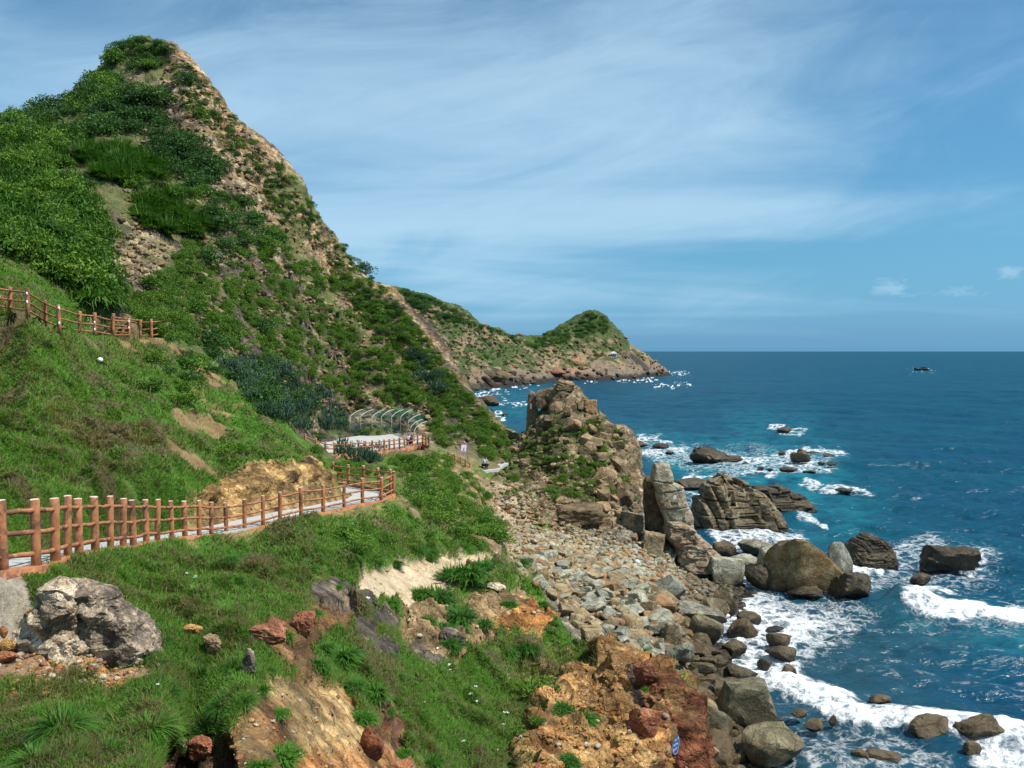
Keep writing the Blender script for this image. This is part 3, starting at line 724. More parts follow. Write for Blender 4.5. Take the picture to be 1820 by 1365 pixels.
h.link(skyc, bg.inputs['Color']); bg.inputs['Strength'].default_value = 0.088
SC.view_settings.view_transform = 'Standard'; SC.view_settings.look = 'None'; SC.view_settings.exposure = 0.3; SC.view_settings.gamma = 1.0
SC.cycles.max_bounces = 6; SC.cycles.diffuse_bounces = 2; SC.cycles.glossy_bounces = 2; SC.cycles.transparent_max_bounces = 12; SC.cycles.transmission_bounces = 3
SC.cycles.caustics_reflective = False; SC.cycles.caustics_refractive = False
SC.cycles.use_denoising = True

# ------------------------------------------------------------------ sea
# rocks standing in the water are listed here (photo pixels of the water line) because foam gathers round them
SU, SV = SEA_RES
su = np.concatenate([np.linspace(-1.2, -0.16, 60)[:-1], np.linspace(-0.16, 0.66, SU), np.linspace(0.66, 1.6, 30)[1:]])
svv = np.concatenate([np.linspace(math.log(28), math.log(420), SV), np.linspace(math.log(420), math.log(45000), 260)[1:]])
A, B = np.meshgrid(su, svv)
sy = np.exp(B).ravel(); sx = (A * np.exp(B)).ravel()
cell = sy * 0.0034
rng = np.random.default_rng(21)
H = np.zeros(len(sx)); DX = np.zeros(len(sx)); DY = np.zeros(len(sx))
main = math.radians(205)
for i in range(46):
    lam = 1.4 * (1.105 ** i); an = main + rng.normal(0, 0.55)
    kx, ky = math.sin(an), math.cos(an); k = 2 * math.pi / lam; ph = rng.uniform(0, 6.28)
    amp = 0.0170 * lam ** 0.66 * (1.0 if lam < 22 else (22 / lam) ** 1.4)
    fade = sstep(2.2, 5.0, lam / cell)
    p = k * (sx * kx + sy * ky) + ph + 1.2 * noise2(sx / 31 + i, sy / 31)
    H += amp * fade * np.sin(p); DX -= amp * fade * 0.8 * kx * np.cos(p); DY -= amp * fade * 0.8 * ky * np.cos(p)
qx, qy = project(sx, sy, np.zeros_like(sx))
wpx = noise2(sx / 6, sy / 6) * 14 + noise2(sx / 1.8, sy / 1.8) * 6 + noise2(sx / (sy * .016), sy / (sy * .0 + 9)) * 7 * sstep(90, 160, sy); wpy = noise2(sx / 6 + 50, sy / 6) * 8 + noise2(sx / 1.8, sy / 1.8 + 50) * 4 + noise2(sx / (sy * .012) + 9, sy / 14) * 3 * sstep(90, 160, sy)
ex = qx + wpx; ey = qy + wpy
foam = np.zeros(len(sx)); 
def fl(pts, r, a, asp=1.0):
    """foam stroke along photo pixels"""
    global foam
    d = line_d(ex, ey * asp, [(x, y * asp) for x, y in pts]); foam = np.maximum(foam, a * sstep(r, r * 0.25, d))
def fp_(poly, soft, a):
    global foam
    foam = np.maximum(foam, a * sstep(-soft, soft, poly_sd(ex, ey, poly)))
# surf along the beach
fp_([(1290, 1090), (1340, 1040), (1500, 1060), (1560, 1090), (1500, 1150), (1440, 1190), (1420, 1260), (1340, 1230), (1270, 1180)], 40, 0.62)
fp_([(1290, 1120), (1350, 1060), (1440, 1080), (1450, 1130), (1400, 1200), (1330, 1220), (1270, 1160)], 25, 0.78)
fl([(1330, 1205), (1400, 1225), (1470, 1250), (1540, 1290), (1640, 1310), (1760, 1330), (1850, 1350)], 42, 1.0, 1.3)
fl([(1360, 1200), (1430, 1240), (1520, 1280)], 30, 1.0)
fl([(1300, 1100), (1320, 1080), (1400, 1100)], 22, 0.85)
fl([(1420, 1200), (1400, 1150), (1440, 1100)], 30, 0.8)
fp_([(1420, 1290), (1560, 1310), (1700, 1370), (1700, 1420), (1420, 1420), (1400, 1320)], 25, 0.50)
fp_([(1700, 1320), (1900, 1360), (1900, 1450), (1740, 1420)], 20, 0.85)
# breaker on the right
fl([(1618, 1073), (1680, 1090), (1740, 1092), (1850, 1100)], 26, 1.0, 1.4)
fl([(1640, 1052), (1720, 1062), (1850, 1072)], 22, 0.62, 1.6)
fl([(1500, 1060), (1560, 1030), (1600, 990), (1660, 970)], 40, 0.55)
fp_([(1450, 990), (1600, 960), (1760, 960), (1800, 1030), (1650, 1060), (1530, 1060), (1480, 1030)], 30, 0.50)
fl([(1510, 1010), (1560, 1015)], 16, 0.85, 1.5); fl([(1695, 1012), (1750, 1020)], 12, 0.85, 1.5); fl([(1640, 1042), (1700, 1050)], 12, 0.8, 1.5); fl([(1740, 985), (1750, 1000)], 14, 0.7)
# sheltered water by the pillar and columnar rock
fp_([(1240, 930), (1280, 930), (1420, 940), (1440, 965), (1330, 990), (1290, 985)], 14, 0.72)
fl([(1270, 950), (1310, 960), (1380, 950)], 20, 0.75, 1.5)
fp_([(1215, 790), (1250, 850), (1240, 920), (1215, 900)], 20, 0.6)
fp_([(1120, 780), (1230, 790), (1420, 800), (1500, 815), (1470, 845), (1300, 845), (1150, 820)], 16, 0.55)
for a in (((1130, 780), (1190, 785)), ((1150, 800), (1220, 800)), ((1300, 815), (1420, 808)), ((1380, 825), (1470, 828)), ((1374, 765), (1418, 768)), ((1470, 868), (1545, 872)), ((1430, 858), (1455, 862)), ((1215, 862), (1300, 850)), ((1330, 835), (1400, 842)), ((1420, 800), (1500, 806)), ((1340, 820), (1440, 822)), ((1240, 880), (1260, 920)), ((1420, 920), (1470, 935)), ((1440, 895), (1455, 898))):
    fl(a, 13, 0.74, 1.8)
fp_([(1600, 1090), (1820, 1110), (1820, 1150), (1650, 1110)], 8, 0.35)
# cove and headland
for a in (((1165, 665), (1225, 664)), ((1165, 686), (1222, 684)), ((1100, 676), (1160, 676)), ((1040, 675), (1065, 677)), ((860, 697), (900, 688), (960, 683)), ((830, 703), (900, 700)), ((885, 718), (960, 719)), ((860, 735), (900, 740))):
    fl(a, 5.0, 0.95, 2.2)
fl([(1618, 659), (1660, 659.5)], 1.6, 0.9, 2.0)
# scattered whitecaps
wc = noise2(sx / 26, sy / 9 + 4) * 0.6 + noise2(sx / 5, sy / 2.2) * 0.4
foam = np.maximum(foam, 0.55 * sstep(0.62, 0.80, wc) * (sy < 500))
depth_t = -rbf(np.clip(sx, -0.9 * sy, 0.45 * sy), np.clip(sy, 6, 214))
shore = sstep(1.2, 0.1, depth_t) * (sx / sy < 0.44) * (sy < 200) * (sx / sy > -0.2)
foam = np.maximum(foam, shore * 0.72)
fleck = noise2(sx / 5.5 + 3, sy / 4) * .5 + noise2(sx / 1.6, sy / 1.1 + 9) * .5
foam = np.maximum(foam, (0.24 + 0.18 * sstep(0.0, 0.5, fleck)) * sstep(125, 55, sy) * sstep(-0.10, 0.40, fleck))
swell = np.zeros(len(sx))
def crest(pts, r, a):
    global swell
    d = line_d(qx + wpx * 0.3, (qy + wpy * 0.3) * 1.6, [(x, y * 1.6) for x, y in pts]); swell = np.maximum(swell, a * np.exp(-(d / r) ** 2))
crest([(1600, 1066), (1680, 1084), (1740, 1088), (1900, 1096)], 22, 0.85)
crest([(1380, 1215), (1470, 1250), (1540, 1286), (1640, 1312), (1850, 1356)], 26, 0.35)
crest([(1500, 1130), (1700, 1160), (1900, 1180)], 24, 0.30)
calm = 1 - 0.5 * shore
H = H * calm + swell + foam * 0.10 * noise2(sx / 0.5, sy / 0.5) + foam * foam * 0.06
deep = sstep(60, 210, sy + (sx / sy) * 60)
turq = 0.0 * sx
for poly, a in (([(1130, 775), (1300, 790), (1480, 800), (1500, 850), (1420, 900), (1250, 900), (1200, 850)], 0.9), ([(1380, 870), (1560, 880), (1560, 950), (1430, 960)], 0.5), ([(1600, 1080), (1900, 1110), (1900, 1190), (1650, 1130)], 0.55), ([(840, 690), (960, 690), (960, 750), (860, 745)], 0.5), ([(1300, 740), (1440, 745), (1440, 790), (1300, 790)], 0.5)):
    turq = np.maximum(turq, a * 0.75 * sstep(-40, 30, poly_sd(ex, ey, poly)))
murk = sstep(1000, 1130, ey) * sstep(1800, 1500, ex)
sea_me = mesh_np('sea', np.stack([sx + DX * calm, sy + DY * calm, H], 1), grid_faces(len(su), len(svv)))
vcol(sea_me, 'foam', foam); vcol(sea_me, 'turq', turq); vcol(sea_me, 'murk', murk)
m, nt, b = mat_new('sea_water'); h = NT(nt)
pos = h.n('ShaderNodeNewGeometry').outputs['Position']
fo = h.n('ShaderNodeAttribute', attribute_name='foam').outputs['Fac']; tq = h.n('ShaderNodeAttribute', attribute_name='turq').outputs['Fac']; mk = h.n('ShaderNodeAttribute', attribute_name='murk').outputs['Fac']
patch = h.noise(pos, 0.035, 4, 0.6)
basec = h.mix(h.mapr(patch.outputs[0], 0.3, 0.7), (0.0025, 0.046, 0.094, 1), (0.0025, 0.064, 0.102, 1))
basec = h.mix(h.math('MULTIPLY', tq, h.mapr(h.noise(pos, 0.3, 4, 0.6).outputs[0], 0.3, 0.65)), basec, (0.010, 0.20, 0.235, 1))
basec = h.mix(h.math('MULTIPLY', mk, 0.75), basec, (0.016, 0.058, 0.078, 1))
# lace foam
warp = h.noise(pos, 0.8, 4, 0.6); wv = h.n('ShaderNodeVectorMath', operation='MULTIPLY_ADD'); h.link(warp.outputs['Color'], wv.inputs[0]); wv.inputs[1].default_value = (1.6, 1.6, 0); h.link(pos, wv.inputs[2])
v1 = h.n('ShaderNodeTexVoronoi', feature='DISTANCE_TO_EDGE'); v1.inputs['Scale'].default_value = 0.9; h.link(wv.outputs[0], v1.inputs['Vector'])
v2 = h.n('ShaderNodeTexVoronoi', feature='DISTANCE_TO_EDGE'); v2.inputs['Scale'].default_value = 2.6; h.link(wv.outputs[0], v2.inputs['Vector'])
n5 = h.noise(pos, 1.1, 7, 0.68, 0.6)
lace = h.math('ADD', h.math('MULTIPLY', h.math('SUBTRACT', 1.0, h.mapr(v1.outputs['Distance'], 0.0, 0.35)), 0.30), h.math('MULTIPLY', h.math('SUBTRACT', 1.0, h.mapr(v2.outputs['Distance'], 0.0, 0.30)), 0.16))
n6 = h.noise(pos, 6.0, 5, 0.7, 0.3)
lace = h.math('ADD', lace, h.math('MULTIPLY', n5.outputs[0], 0.75)); lace = h.math('ADD', lace, h.math('MULTIPLY', h.math('SUBTRACT', n6.outputs[0], 0.5), 0.45))
fm = h.mapr(h.math('ADD', lace, h.math('MULTIPLY', fo, 0.85)), 0.98, 1.58, 0, 1)
fm = h.math('MULTIPLY', fm, h.mapr(fo, 0.05, 0.3))
h.link(h.mix(fm, basec, (0.82, 0.85, 0.86, 1)), b.inputs['Base Color'])
h.link(h.mapr(fm, 0, 1, 0.16, 0.9), b.inputs['Roughness']); b.inputs['IOR'].default_value = 1.33
h.link(h.mapr(fm, 0, 1, 0.13, 0.1), b.inputs['Specular IOR Level'])
mpw = h.n('ShaderNodeMapping'); h.link(pos, mpw.inputs[0]); mpw.inputs['Scale'].default_value = (0.55, 1.0, 1); mpw.inputs['Rotation'].default_value = (0, 0, math.radians(-20))
b1 = h.noise(mpw.outputs[0], 2.2, 5, 0.6, 0.3); b2 = h.noise(mpw.outputs[0], 0.45, 5, 0.6, 0.3); b3 = h.noise(mpw.outputs[0], 0.09, 5, 0.65, 0.2)
hb = h.math('ADD', h.math('MULTIPLY', b1.outputs[0], 0.20), h.math('MULTIPLY', b2.outputs[0], 0.8)); hb = h.math('ADD', hb, h.math('MULTIPLY', b3.outputs[0], 2.4)); hb = h.math('ADD', hb, h.math('MULTIPLY', h.math('MULTIPLY', fm, n5.outputs[0]), 0.3))
h.link(h.bump(hb, 0.8, 1.0), b.inputs['Normal'])
b.inputs['Specular IOR Level'].default_value = 0.0
for l_ in list(b.inputs['Specular IOR Level'].links): nt.links.remove(l_)
fr = h.n('ShaderNodeFresnel'); fr.inputs['IOR'].default_value = 1.33
bn = b.inputs['Normal'].links[0].from_socket; h.link(bn, fr.inputs['Normal'])
gl = h.n('ShaderNodeBsdfGlossy'); gl.inputs['Roughness'].default_value = 0.16; h.link(bn, gl.inputs['Normal'])
mf = h.math('MULTIPLY', h.math('MINIMUM', fr.outputs[0], 0.19), h.math('SUBTRACT', 1.0, h.math('MULTIPLY', fm, 0.9)))     # rough water never mirrors fully at a low angle
msx = h.n('ShaderNodeMixShader'); h.link(mf, msx.inputs[0]); h.link(b.outputs[0], msx.inputs[1]); h.link(gl.outputs[0], msx.inputs[2]); h.link(msx.outputs[0], nt.nodes['Material Output'].inputs['Surface'])
sea = tag(new_obj('sea', sea_me, m), kind='structure')
# ------------------------------------------------------------------ distant headland
HC = []
def hp(px, py, d): v = at(px, py, d); HC.append((v.x, v.y, v.z))
def hz(px, z, d): HC.append(((px - 910) / FOC * d, d, z))
for a in [(640, 512, 515), (690, 514, 516), (720, 520, 518), (760, 531, 520), (800, 546, 524), (835, 566, 534), (880, 588, 560), (925, 606, 585), (955, 604, 610), (990, 589, 632), (1026, 569, 645), (1050, 563, 650), (1076, 566, 655), (1093, 583, 660), (1110, 604, 662), (1122, 622, 664), (1130, 634, 668), (1150, 641, 676), (1165, 652, 688), (1182, 662, 715),
          (700, 600, 470), (760, 600, 476), (800, 640, 462), (850, 640, 485), (850, 600, 520), (900, 640, 530), (960, 640, 580), (1000, 640, 600), (1050, 620, 625), (1090, 630, 632), (1100, 655, 618), (1050, 655, 600), (1000, 660, 588), (950, 665, 548), (900, 668, 505), (850, 675, 462), (1130, 655, 650)]: hp(*a)
for px, z, d in ((640, 1, 395), (740, 1, 400), (800, 0.6, 412), (840, 0.5, 430), (870, 0.3, 455), (920, 0.3, 490), (960, 0.3, 520), (1000, 0.3, 572), (1060, 0.3, 580), (1100, 0.2, 600), (1160, 0.2, 670), (1190, -0.5, 735),
                 (640, -4, 380), (740, -4, 385), (800, -4, 397), (870, -4, 438), (960, -4, 500), (1000, -4, 550), (1100, -5, 580), (1170, -5, 650), (1215, -6, 730), (1250, -8, 700),
                 (640, 40, 570), (760, 36, 575), (880, 22, 610), (950, 16, 660), (1050, 30, 705), (1120, 10, 715), (1160, 4, 730), (1180, -4, 780), (640, 0, 700), (800, 0, 700), (950, -4, 760), (1050, -4, 790), (1150, -6, 800), (640, -6, 900), (1250, -8, 900), (1250, -8, 420)): hz(px, z, d)
HC = np.array(HC); _hc = np.stack([HC[:, 0] / HC[:, 1] * 3.0, np.log(HC[:, 1]) * 1.6], -1)
_hd = np.sqrt(((_hc[:, None] - _hc[None]) ** 2).sum(-1) + 0.0004) - np.eye(len(HC)) * 0.002
_hw = np.linalg.solve(_hd, HC[:, 2])
hnu, hnv = 620, 420
hu = np.linspace(-0.17, 0.205, hnu); hv = np.linspace(math.log(385), math.log(820), hnv)
A, B = np.meshgrid(hu, hv); hy = np.exp(B).ravel(); hx = (A * np.exp(B)).ravel(); hzv = np.empty(len(hx))
for s in range(0, len(hx), 40000):
    e = np.stack([hx[s:s + 40000] / hy[s:s + 40000] * 3.0, np.log(hy[s:s + 40000]) * 1.6], -1)
    hzv[s:s + 40000] = np.sqrt(((e[:, None] - _hc[None]) ** 2).sum(-1) + 0.0004) @ _hw
r1 = ridged3(hx / 34, hy / 34, hzv / 22, 5); r2 = fbm3(hx / 9, hy / 9, hzv / 7, 4); r3 = ridged3(hx / 9 + 3, hy / 9, hzv / 12, 4)
hzz = hzv + (r1 * 3.6 + r2 * 1.6 + r3 * 1.8) * sstep(-3, 3, hzv)
hpx, hpy = project(hx, hy, hzz)
Hn = hzz
c = np.tile(np.array([0.25, 0.185, 0.11], F32), (len(hx), 1))
def hl(cc, t):
    global c
    c = c * (1 - t[:, None]) + np.asarray(cc, F32) * t[:, None]
hl((0.18, 0.14, 0.095), sstep(-0.2, 0.3, r2)); hl((0.38, 0.26, 0.13), sstep(0.1, 0.4, r1) * 0.6); hl((0.16, 0.13, 0.10), sstep(0.15, 0.5, r3) * 0.6)
hl((0.36, 0.19, 0.11), sstep(0.0, 0.4, noise2(hx / 22, hzz / 18)) * sstep(930, 990, hpx) * sstep(22, 12, hzz) * 0.8)
h_green = sstep(-0.02, 0.16, fbm3(hx / 15, hy / 15, hzz / 9, 5) + 0.17 + 0.30 * sstep(610, 585, hpy) * (hpx > 930) - 0.28 * sstep(960, 1060, hpx) * sstep(608, 640, hpy) - 0.25 * sstep(14, 4, hzz)) * sstep(3.5, 7, hzz)
hl((0.045, 0.085, 0.024), h_green * 0.9); hl((0.09, 0.10, 0.04), h_green * sstep(0.0, 0.4, r2) * 0.6)
low = sstep(13.0, 4.0, hzz + r1 * 3.0 + 2.5 * sstep(900, 820, hpx))
hl((0.15, 0.13, 0.105), low * 0.75); hl((0.035, 0.03, 0.027), sstep(4.2, 2.0, hzz + r2 * 1.5))
hl((0.05, 0.045, 0.045), sstep(7, 2, line_d(hpx, hpy, [(1122, 632), (1140, 645), (1150, 656)])) * 0.9)  # shade on the left-facing rock side, put into the colour
hm = mesh_np('headland', np.stack([hx, hy, hzz], 1), grid_faces(hnu, hnv)); vcol(hm, 'Col', c)
m, nt, b = mat_new('headland_rock'); h = NT(nt)
ac = h.n('ShaderNodeAttribute', attribute_name='Col'); pos = h.n('ShaderNodeNewGeometry').outputs['Position']
f1 = h.noise(pos, 0.55, 6, 0.65); f2 = h.noise(pos, 0.13, 5, 0.6)
k = h.mapr(h.math('ADD', f1.outputs[0], f2.outputs[0]), 0.7, 1.3, 0.55, 1.45, False); cx_ = h.n('ShaderNodeCombineColor')
for i in range(3): h.link(k, cx_.inputs[i])
h.link(h.mix(1.0, ac.outputs['Color'], cx_.outputs[0], 'MULTIPLY'), b.inputs['Base Color']); b.inputs['Roughness'].default_value = 0.95; b.inputs['Specular IOR Level'].default_value = 0.15
h.link(h.bump(h.math('ADD', f1.outputs[0], h.math('MULTIPLY', f2.outputs[0], 2.0)), 0.9, 1.6), b.inputs['Normal'])
tag(new_obj('headland', hm, m), kind='structure')
_hz2 = hzz.reshape(hnv, hnu)
HDB = np.full((DBH, DBW), 1e9, F32); _ix = np.floor(hpx / 2).astype(int); _iy = np.floor(hpy / 2).astype(int)
ok = (_ix >= 0) & (_ix < DBW) & (_iy >= 0) & (_iy < DBH); np.minimum.at(HDB, (_iy[ok], _ix[ok]), hy[ok].astype(F32))
def hhit(px, py):
    i = min(max(int(py / 2), 0), DBH - 1); j = min(max(int(px / 2), 0), DBW - 1); d = float(HDB[i, j]); return at(px, py, d) if d < 1e8 else None
# ------------------------------------------------------------------ rocks
def rock_mat(name, cols, wet=True, bump=0.9, scale=1.0, crack=0.35):
    m, nt, b = mat_new(name); h = NT(nt)
    tco = h.n('ShaderNodeTexCoord').outputs['Object']; oi = h.n('ShaderNodeObjectInfo'); pos = h.n('ShaderNodeNewGeometry').outputs['Position']
    off = h.n('ShaderNodeVectorMath', operation='ADD'); h.link(pos, off.inputs[0]); h.link(oi.outputs['Location'], off.inputs[1]); vec = off.outputs[0]
    a = h.noise(vec, 1.1 * scale, 6, 0.62, 0.4); c = h.noise(vec, 6.0 * scale, 5, 0.65); e = h.noise(vec, 28 * scale, 3, 0.6)
    k = h.math('ADD', h.math('MULTIPLY', a.outputs[0], 0.62), h.math('MULTIPLY', c.outputs[0], 0.38))
    base = h.ramp(k, [(0.40, cols[0]), (0.50, cols[1]), (0.60, cols[2])])
    st = h.noise(vec, 0.55 * scale, 5, 0.7, 1.0); base = h.mix(h.mapr(st.outputs[0], 0.50, 0.66, 0, 0.6), base, tuple(0.62 * x for x in cols[0]) + (1,)); base = h.mix(h.mapr(st.outputs[0], 0.46, 0.34, 0, 0.35), base, (min(1, cols[1][0] * 1.25), cols[1][1] * 0.88, cols[1][2] * 0.55, 1))
    base = h.mix(1.0, base, h.ramp(oi.outputs['Random'], [(0, (0.72, 0.72, 0.72)), (0.5, (1.0, 1.0, 1.0)), (1, (1.25, 1.2, 1.12))]), 'MULTIPLY')
    sp = h.mapr(e.outputs[0], 0.35, 0.65, 0.62, 1.38); cc = h.n('ShaderNodeCombineColor')
    for i in range(3): h.link(sp, cc.inputs[i])
    base = h.mix(1.0, base, cc.outputs[0], 'MULTIPLY')
    v = h.n('ShaderNodeTexVoronoi', feature='DISTANCE_TO_EDGE'); v.inputs['Scale'].default_value = 0.75 * scale
    wv = h.n('ShaderNodeVectorMath', operation='MULTIPLY_ADD'); h.link(c.outputs['Color'], wv.inputs[0]); wv.inputs[1].default_value = (0.35, 0.35, 0.35); h.link(vec, wv.inputs[2]); h.link(wv.outputs[0], v.inputs['Vector'])
    ck = h.mapr(v.outputs['Distance'], 0.0, 0.035)
    base = h.mix(h.math('MULTIPLY', h.math('SUBTRACT', 1.0, ck), crack), base, (0.03, 0.025, 0.02, 1))
    rough = 0.85
    if wet:   # the band the tide keeps wet and weedy
        sz = h.n('ShaderNodeSeparateXYZ'); h.link(pos, sz.inputs[0])
        wz = h.math('ADD', sz.outputs[2], h.math('MULTIPLY', h.math('SUBTRACT', a.outputs[0], 0.5), 2.2))
        w1 = h.mapr(wz, 2.1, 1.2); w2 = h.mapr(wz, 0.95, 0.35)
        base = h.mix(h.math('MULTIPLY', w1, 0.65), base, (0.085, 0.060, 0.026, 1)); base = h.mix(h.math('MULTIPLY', w2, 0.85), base, (0.022, 0.018, 0.013, 1))
        rr = h.mapr(w1, 0, 1, 0.85, 0.45); h.link(rr, b.inputs['Roughness'])
    else: b.inputs['Roughness'].default_value = rough
    b.inputs['Specular IOR Level'].default_value = 0.3
    h.link(base, b.inputs['Base Color'])
    hh = h.math('ADD', h.math('MULTIPLY', c.outputs[0], 0.6), h.math('MULTIPLY', e.outputs[0], 0.2)); hh = h.math('ADD', hh, h.math('MULTIPLY', a.outputs[0], 1.2)); hh = h.math('ADD', hh, h.math('MULTIPLY', ck, 0.3))
    h.link(h.bump(hh, bump, 0.14 / scale), b.inputs['Normal'])
    return m
RM = {
    'pillar': rock_mat('pillar_stone', [(0.20, 0.13, 0.085), (0.27, 0.25, 0.18), (0.34, 0.34, 0.26)], wet=False, crack=0.5),
    'ribbed': rock_mat('ribbed_stone', [(0.075, 0.052, 0.03), (0.155, 0.12, 0.07), (0.25, 0.23, 0.165)], crack=0.6),
    'olive': rock_mat('olive_stone', [(0.085, 0.075, 0.042), (0.145, 0.13, 0.075), (0.215, 0.195, 0.125)]),
    'pink': rock_mat('pink_stone', [(0.15, 0.10, 0.065), (0.27, 0.20, 0.13), (0.33, 0.29, 0.20)], wet=True, crack=0.6),
    'grey': rock_mat('grey_stone', [(0.19, 0.19, 0.14), (0.29, 0.29, 0.225), (0.39, 0.39, 0.31)]),
    'tan': rock_mat('tan_stone', [(0.19, 0.145, 0.08), (0.29, 0.225, 0.125), (0.38, 0.31, 0.19)]),
    'brown': rock_mat('brown_stone', [(0.065, 0.048, 0.028), (0.12, 0.088, 0.048), (0.18, 0.135, 0.075)]),
    'orange': rock_mat('orange_stone', [(0.24, 0.14, 0.07), (0.31, 0.18, 0.085), (0.29, 0.22, 0.13)]),
    'red': rock_mat('red_stone', [(0.22, 0.075, 0.045), (0.30, 0.11, 0.065), (0.25, 0.14, 0.09)]),
    'dark': rock_mat('dark_stone', [(0.035, 0.030, 0.024), (0.065, 0.052, 0.036), (0.12, 0.095, 0.06)]),
    'ochre': rock_mat('ochre_stone', [(0.09, 0.06, 0.024), (0.16, 0.11, 0.044), (0.22, 0.19, 0.12)], crack=0.12),
    'cliff': rock_mat('cliff_stone', [(0.12, 0.085, 0.05), (0.25, 0.175, 0.095), (0.35, 0.26, 0.15)], wet=False),
    'pale': rock_mat('pale_stone', [(0.26, 0.20, 0.13), (0.52, 0.43, 0.31), (0.66, 0.58, 0.46)], wet=False, scale=3.0),
    'crag': rock_mat('crag_stone', [(0.12, 0.09, 0.06), (0.33, 0.255, 0.165), (0.58, 0.49, 0.37)], wet=False, scale=2.6, crack=0.5),
    'slate': rock_mat('slate_stone', [(0.07, 0.056, 0.045), (0.15, 0.12, 0.09), (0.42, 0.34, 0.25)], wet=False, scale=3.0),
    'gold': rock_mat('golden_stone', [(0.36, 0.16, 0.05), (0.50, 0.27, 0.08), (0.48, 0.34, 0.15)], wet=False, scale=4.0),
    'rust': rock_mat('rusty_stone', [(0.15, 0.06, 0.04), (0.30, 0.11, 0.055), (0.38, 0.20, 0.10)], wet=False, scale=3.0),
}
def ico(sub):
    bm = bmesh.new(); bmesh.ops.create_icosphere(bm, subdivisions=sub, radius=1.0)
    v = np.array([x.co[:] for x in bm.verts], F32); f = np.array([[y.index for y in x.verts] for x in bm.faces], np.int32); bm.free(); return v, f
ICO = {s: ico(s) for s in (1, 2, 3, 4, 5, 6)}
def rock_shape(seed, sub=3, planes=11, sharp=16, rough=0.05, boxy=0.0, rf=2.2):
    r = np.random.default_rng(seed); v, f = ICO[sub]
    n = r.normal(size=(planes, 3)); hh = r.uniform(0.72, 1.05, planes)
    if boxy > 0:
        ax = np.concatenate([np.eye(3), -np.eye(3)]) + r.normal(0, 0.16, (6, 3)); n = np.concatenate([ax, n[:max(2, planes - 6)]]); hh = np.concatenate([r.uniform(0.62, 0.80, 6), r.uniform(0.85, 1.1, len(n) - 6)])
    n = n / np.linalg.norm(n, axis=1, keepdims=True)
    d = np.maximum(v @ n.T, 1e-4) / hh[None]
    rad = ((d ** sharp).sum(1)) ** (-1.0 / sharp)
    o = seed * 3.7
    nz = fbm3(v[:, 0] * rf + o, v[:, 1] * rf, v[:, 2] * rf + o, 4) * rough * 2
    p = v * (np.minimum(rad, 1.35) * (1 + nz))[:, None]
    return p, f
def rock_mesh(name, p, f, smooth=True):
    me = mesh_np(name, p, f, smooth); me.set_sharp_from_angle(angle=math.radians(24)); return me
PROTO = []
def _unused(): pass
for s in range(14):
    p, f = rock_shape(100 + s, 4, 8 + s % 4, 34 + (s % 4) * 10, 0.035, boxy=1.0 if s % 2 == 0 else 0)
    sc = [(1, .78, .55), (1, .6, .5), (1, .9, .65), (1, .7, .42), (1, .85, .8)][s % 5]
    PROTO.append(rock_mesh('boulder', p * np.array(sc, F32), f))
for me in PROTO: me.materials.append(RM['grey'])
def rock_inst(me, mat, loc, size, rot, name='boulder', squash=1.0):
    o = bpy.data.objects.new(name, me); COL.objects.link(o)
    o.location = loc; o.scale = (size, size, size * squash); o.rotation_euler = rot
    if mat is not None:
        o.material_slots[0].link = 'OBJECT'; o.material_slots[0].material = mat
    return o
# ---- boulder beach
beach_px = [(930, 985), (955, 950), (1010, 945), (1080, 962), (1150, 975), (1200, 985), (1290, 992), (1322, 1030), (1318, 1075), (1300, 1120), (1283, 1170), (1300, 1210), (1345, 1262), (1400, 1325), (1430, 1440), (1225, 1440), (1205, 1280), (1150, 1190), (1060, 1150), (1000, 1085), (955, 1040)]
bw = np.array([sea_at(x, y, 1.2)[:2] for x, y in beach_px])
taken = []      # (x, y, r)
def free(x, y, r, k=0.8):
    for a, c, q in taken:
        if (a - x) ** 2 + (c - y) ** 2 < (k * (r + q)) ** 2: return False
    return True
def set_rock(px, py, wpx, hpx, mat, seed, label, planes=11, sharp=16, crag=0.0, *a_, **k_): return _set_rock(px, py, wpx, hpx, mat, seed, label, planes, sharp * 1.7, crag, *a_, **k_)
def _set_rock(px, py, wpx, hpx, mat, seed, label, planes=11, sharp=16, crag=0.0, rough=0.05, boxy=0.0, z=0.0, depth=0.8, rot=0.0, sub=4, name='boulder', group=None, tilt=0.0, cat='rock', d=None):
    """a rock standing with its foot at photo pixel (px,py); size in photo pixels"""
    P = sea_at(px, py, z) if d is None else at(px, py, d)
    w = wpx / FOC * P.y / 2; hgt = hpx / FOC * P.y
    p, f = rock_shape(seed, sub, planes, sharp, rough, boxy)
    if crag > 0:
        q = p * 1.9 + seed; p = p * (1 + crag * ridged3(q[:, 0], q[:, 1], q[:, 2] * 1.4 + q[:, 0] * .6, 5) + crag * .5 * np.round(fbm3(q[:, 0] * .8, q[:, 1] * .8, q[:, 2] * 1.6, 2) * 4) / 4)[:, None]
    p = p / np.abs(p).max(0)
    p = p * np.array([w, w * depth, hgt * 0.62], F32)
    cr, sr = math.cos(tilt), math.sin(tilt)
    p = np.stack([p[:, 0] * cr + p[:, 2] * sr, p[:, 1], -p[:, 0] * sr + p[:, 2] * cr], 1)
    p = p * (np.array([w * 2, 1, 1], F32) / np.array([np.ptp(p[:, 0]), 1, 1], F32))
    p[:, 2] += hgt - p[:, 2].max()
    o = new_obj(name, rock_mesh(name, p, f), RM[mat]); o.location = (P.x, P.y + w * depth * 0.55, P.z)
    taken.append((P.x, P.y + w * depth * 0.55, max(w, w * depth) * 0.9))
    return tag(o, label, cat, group)
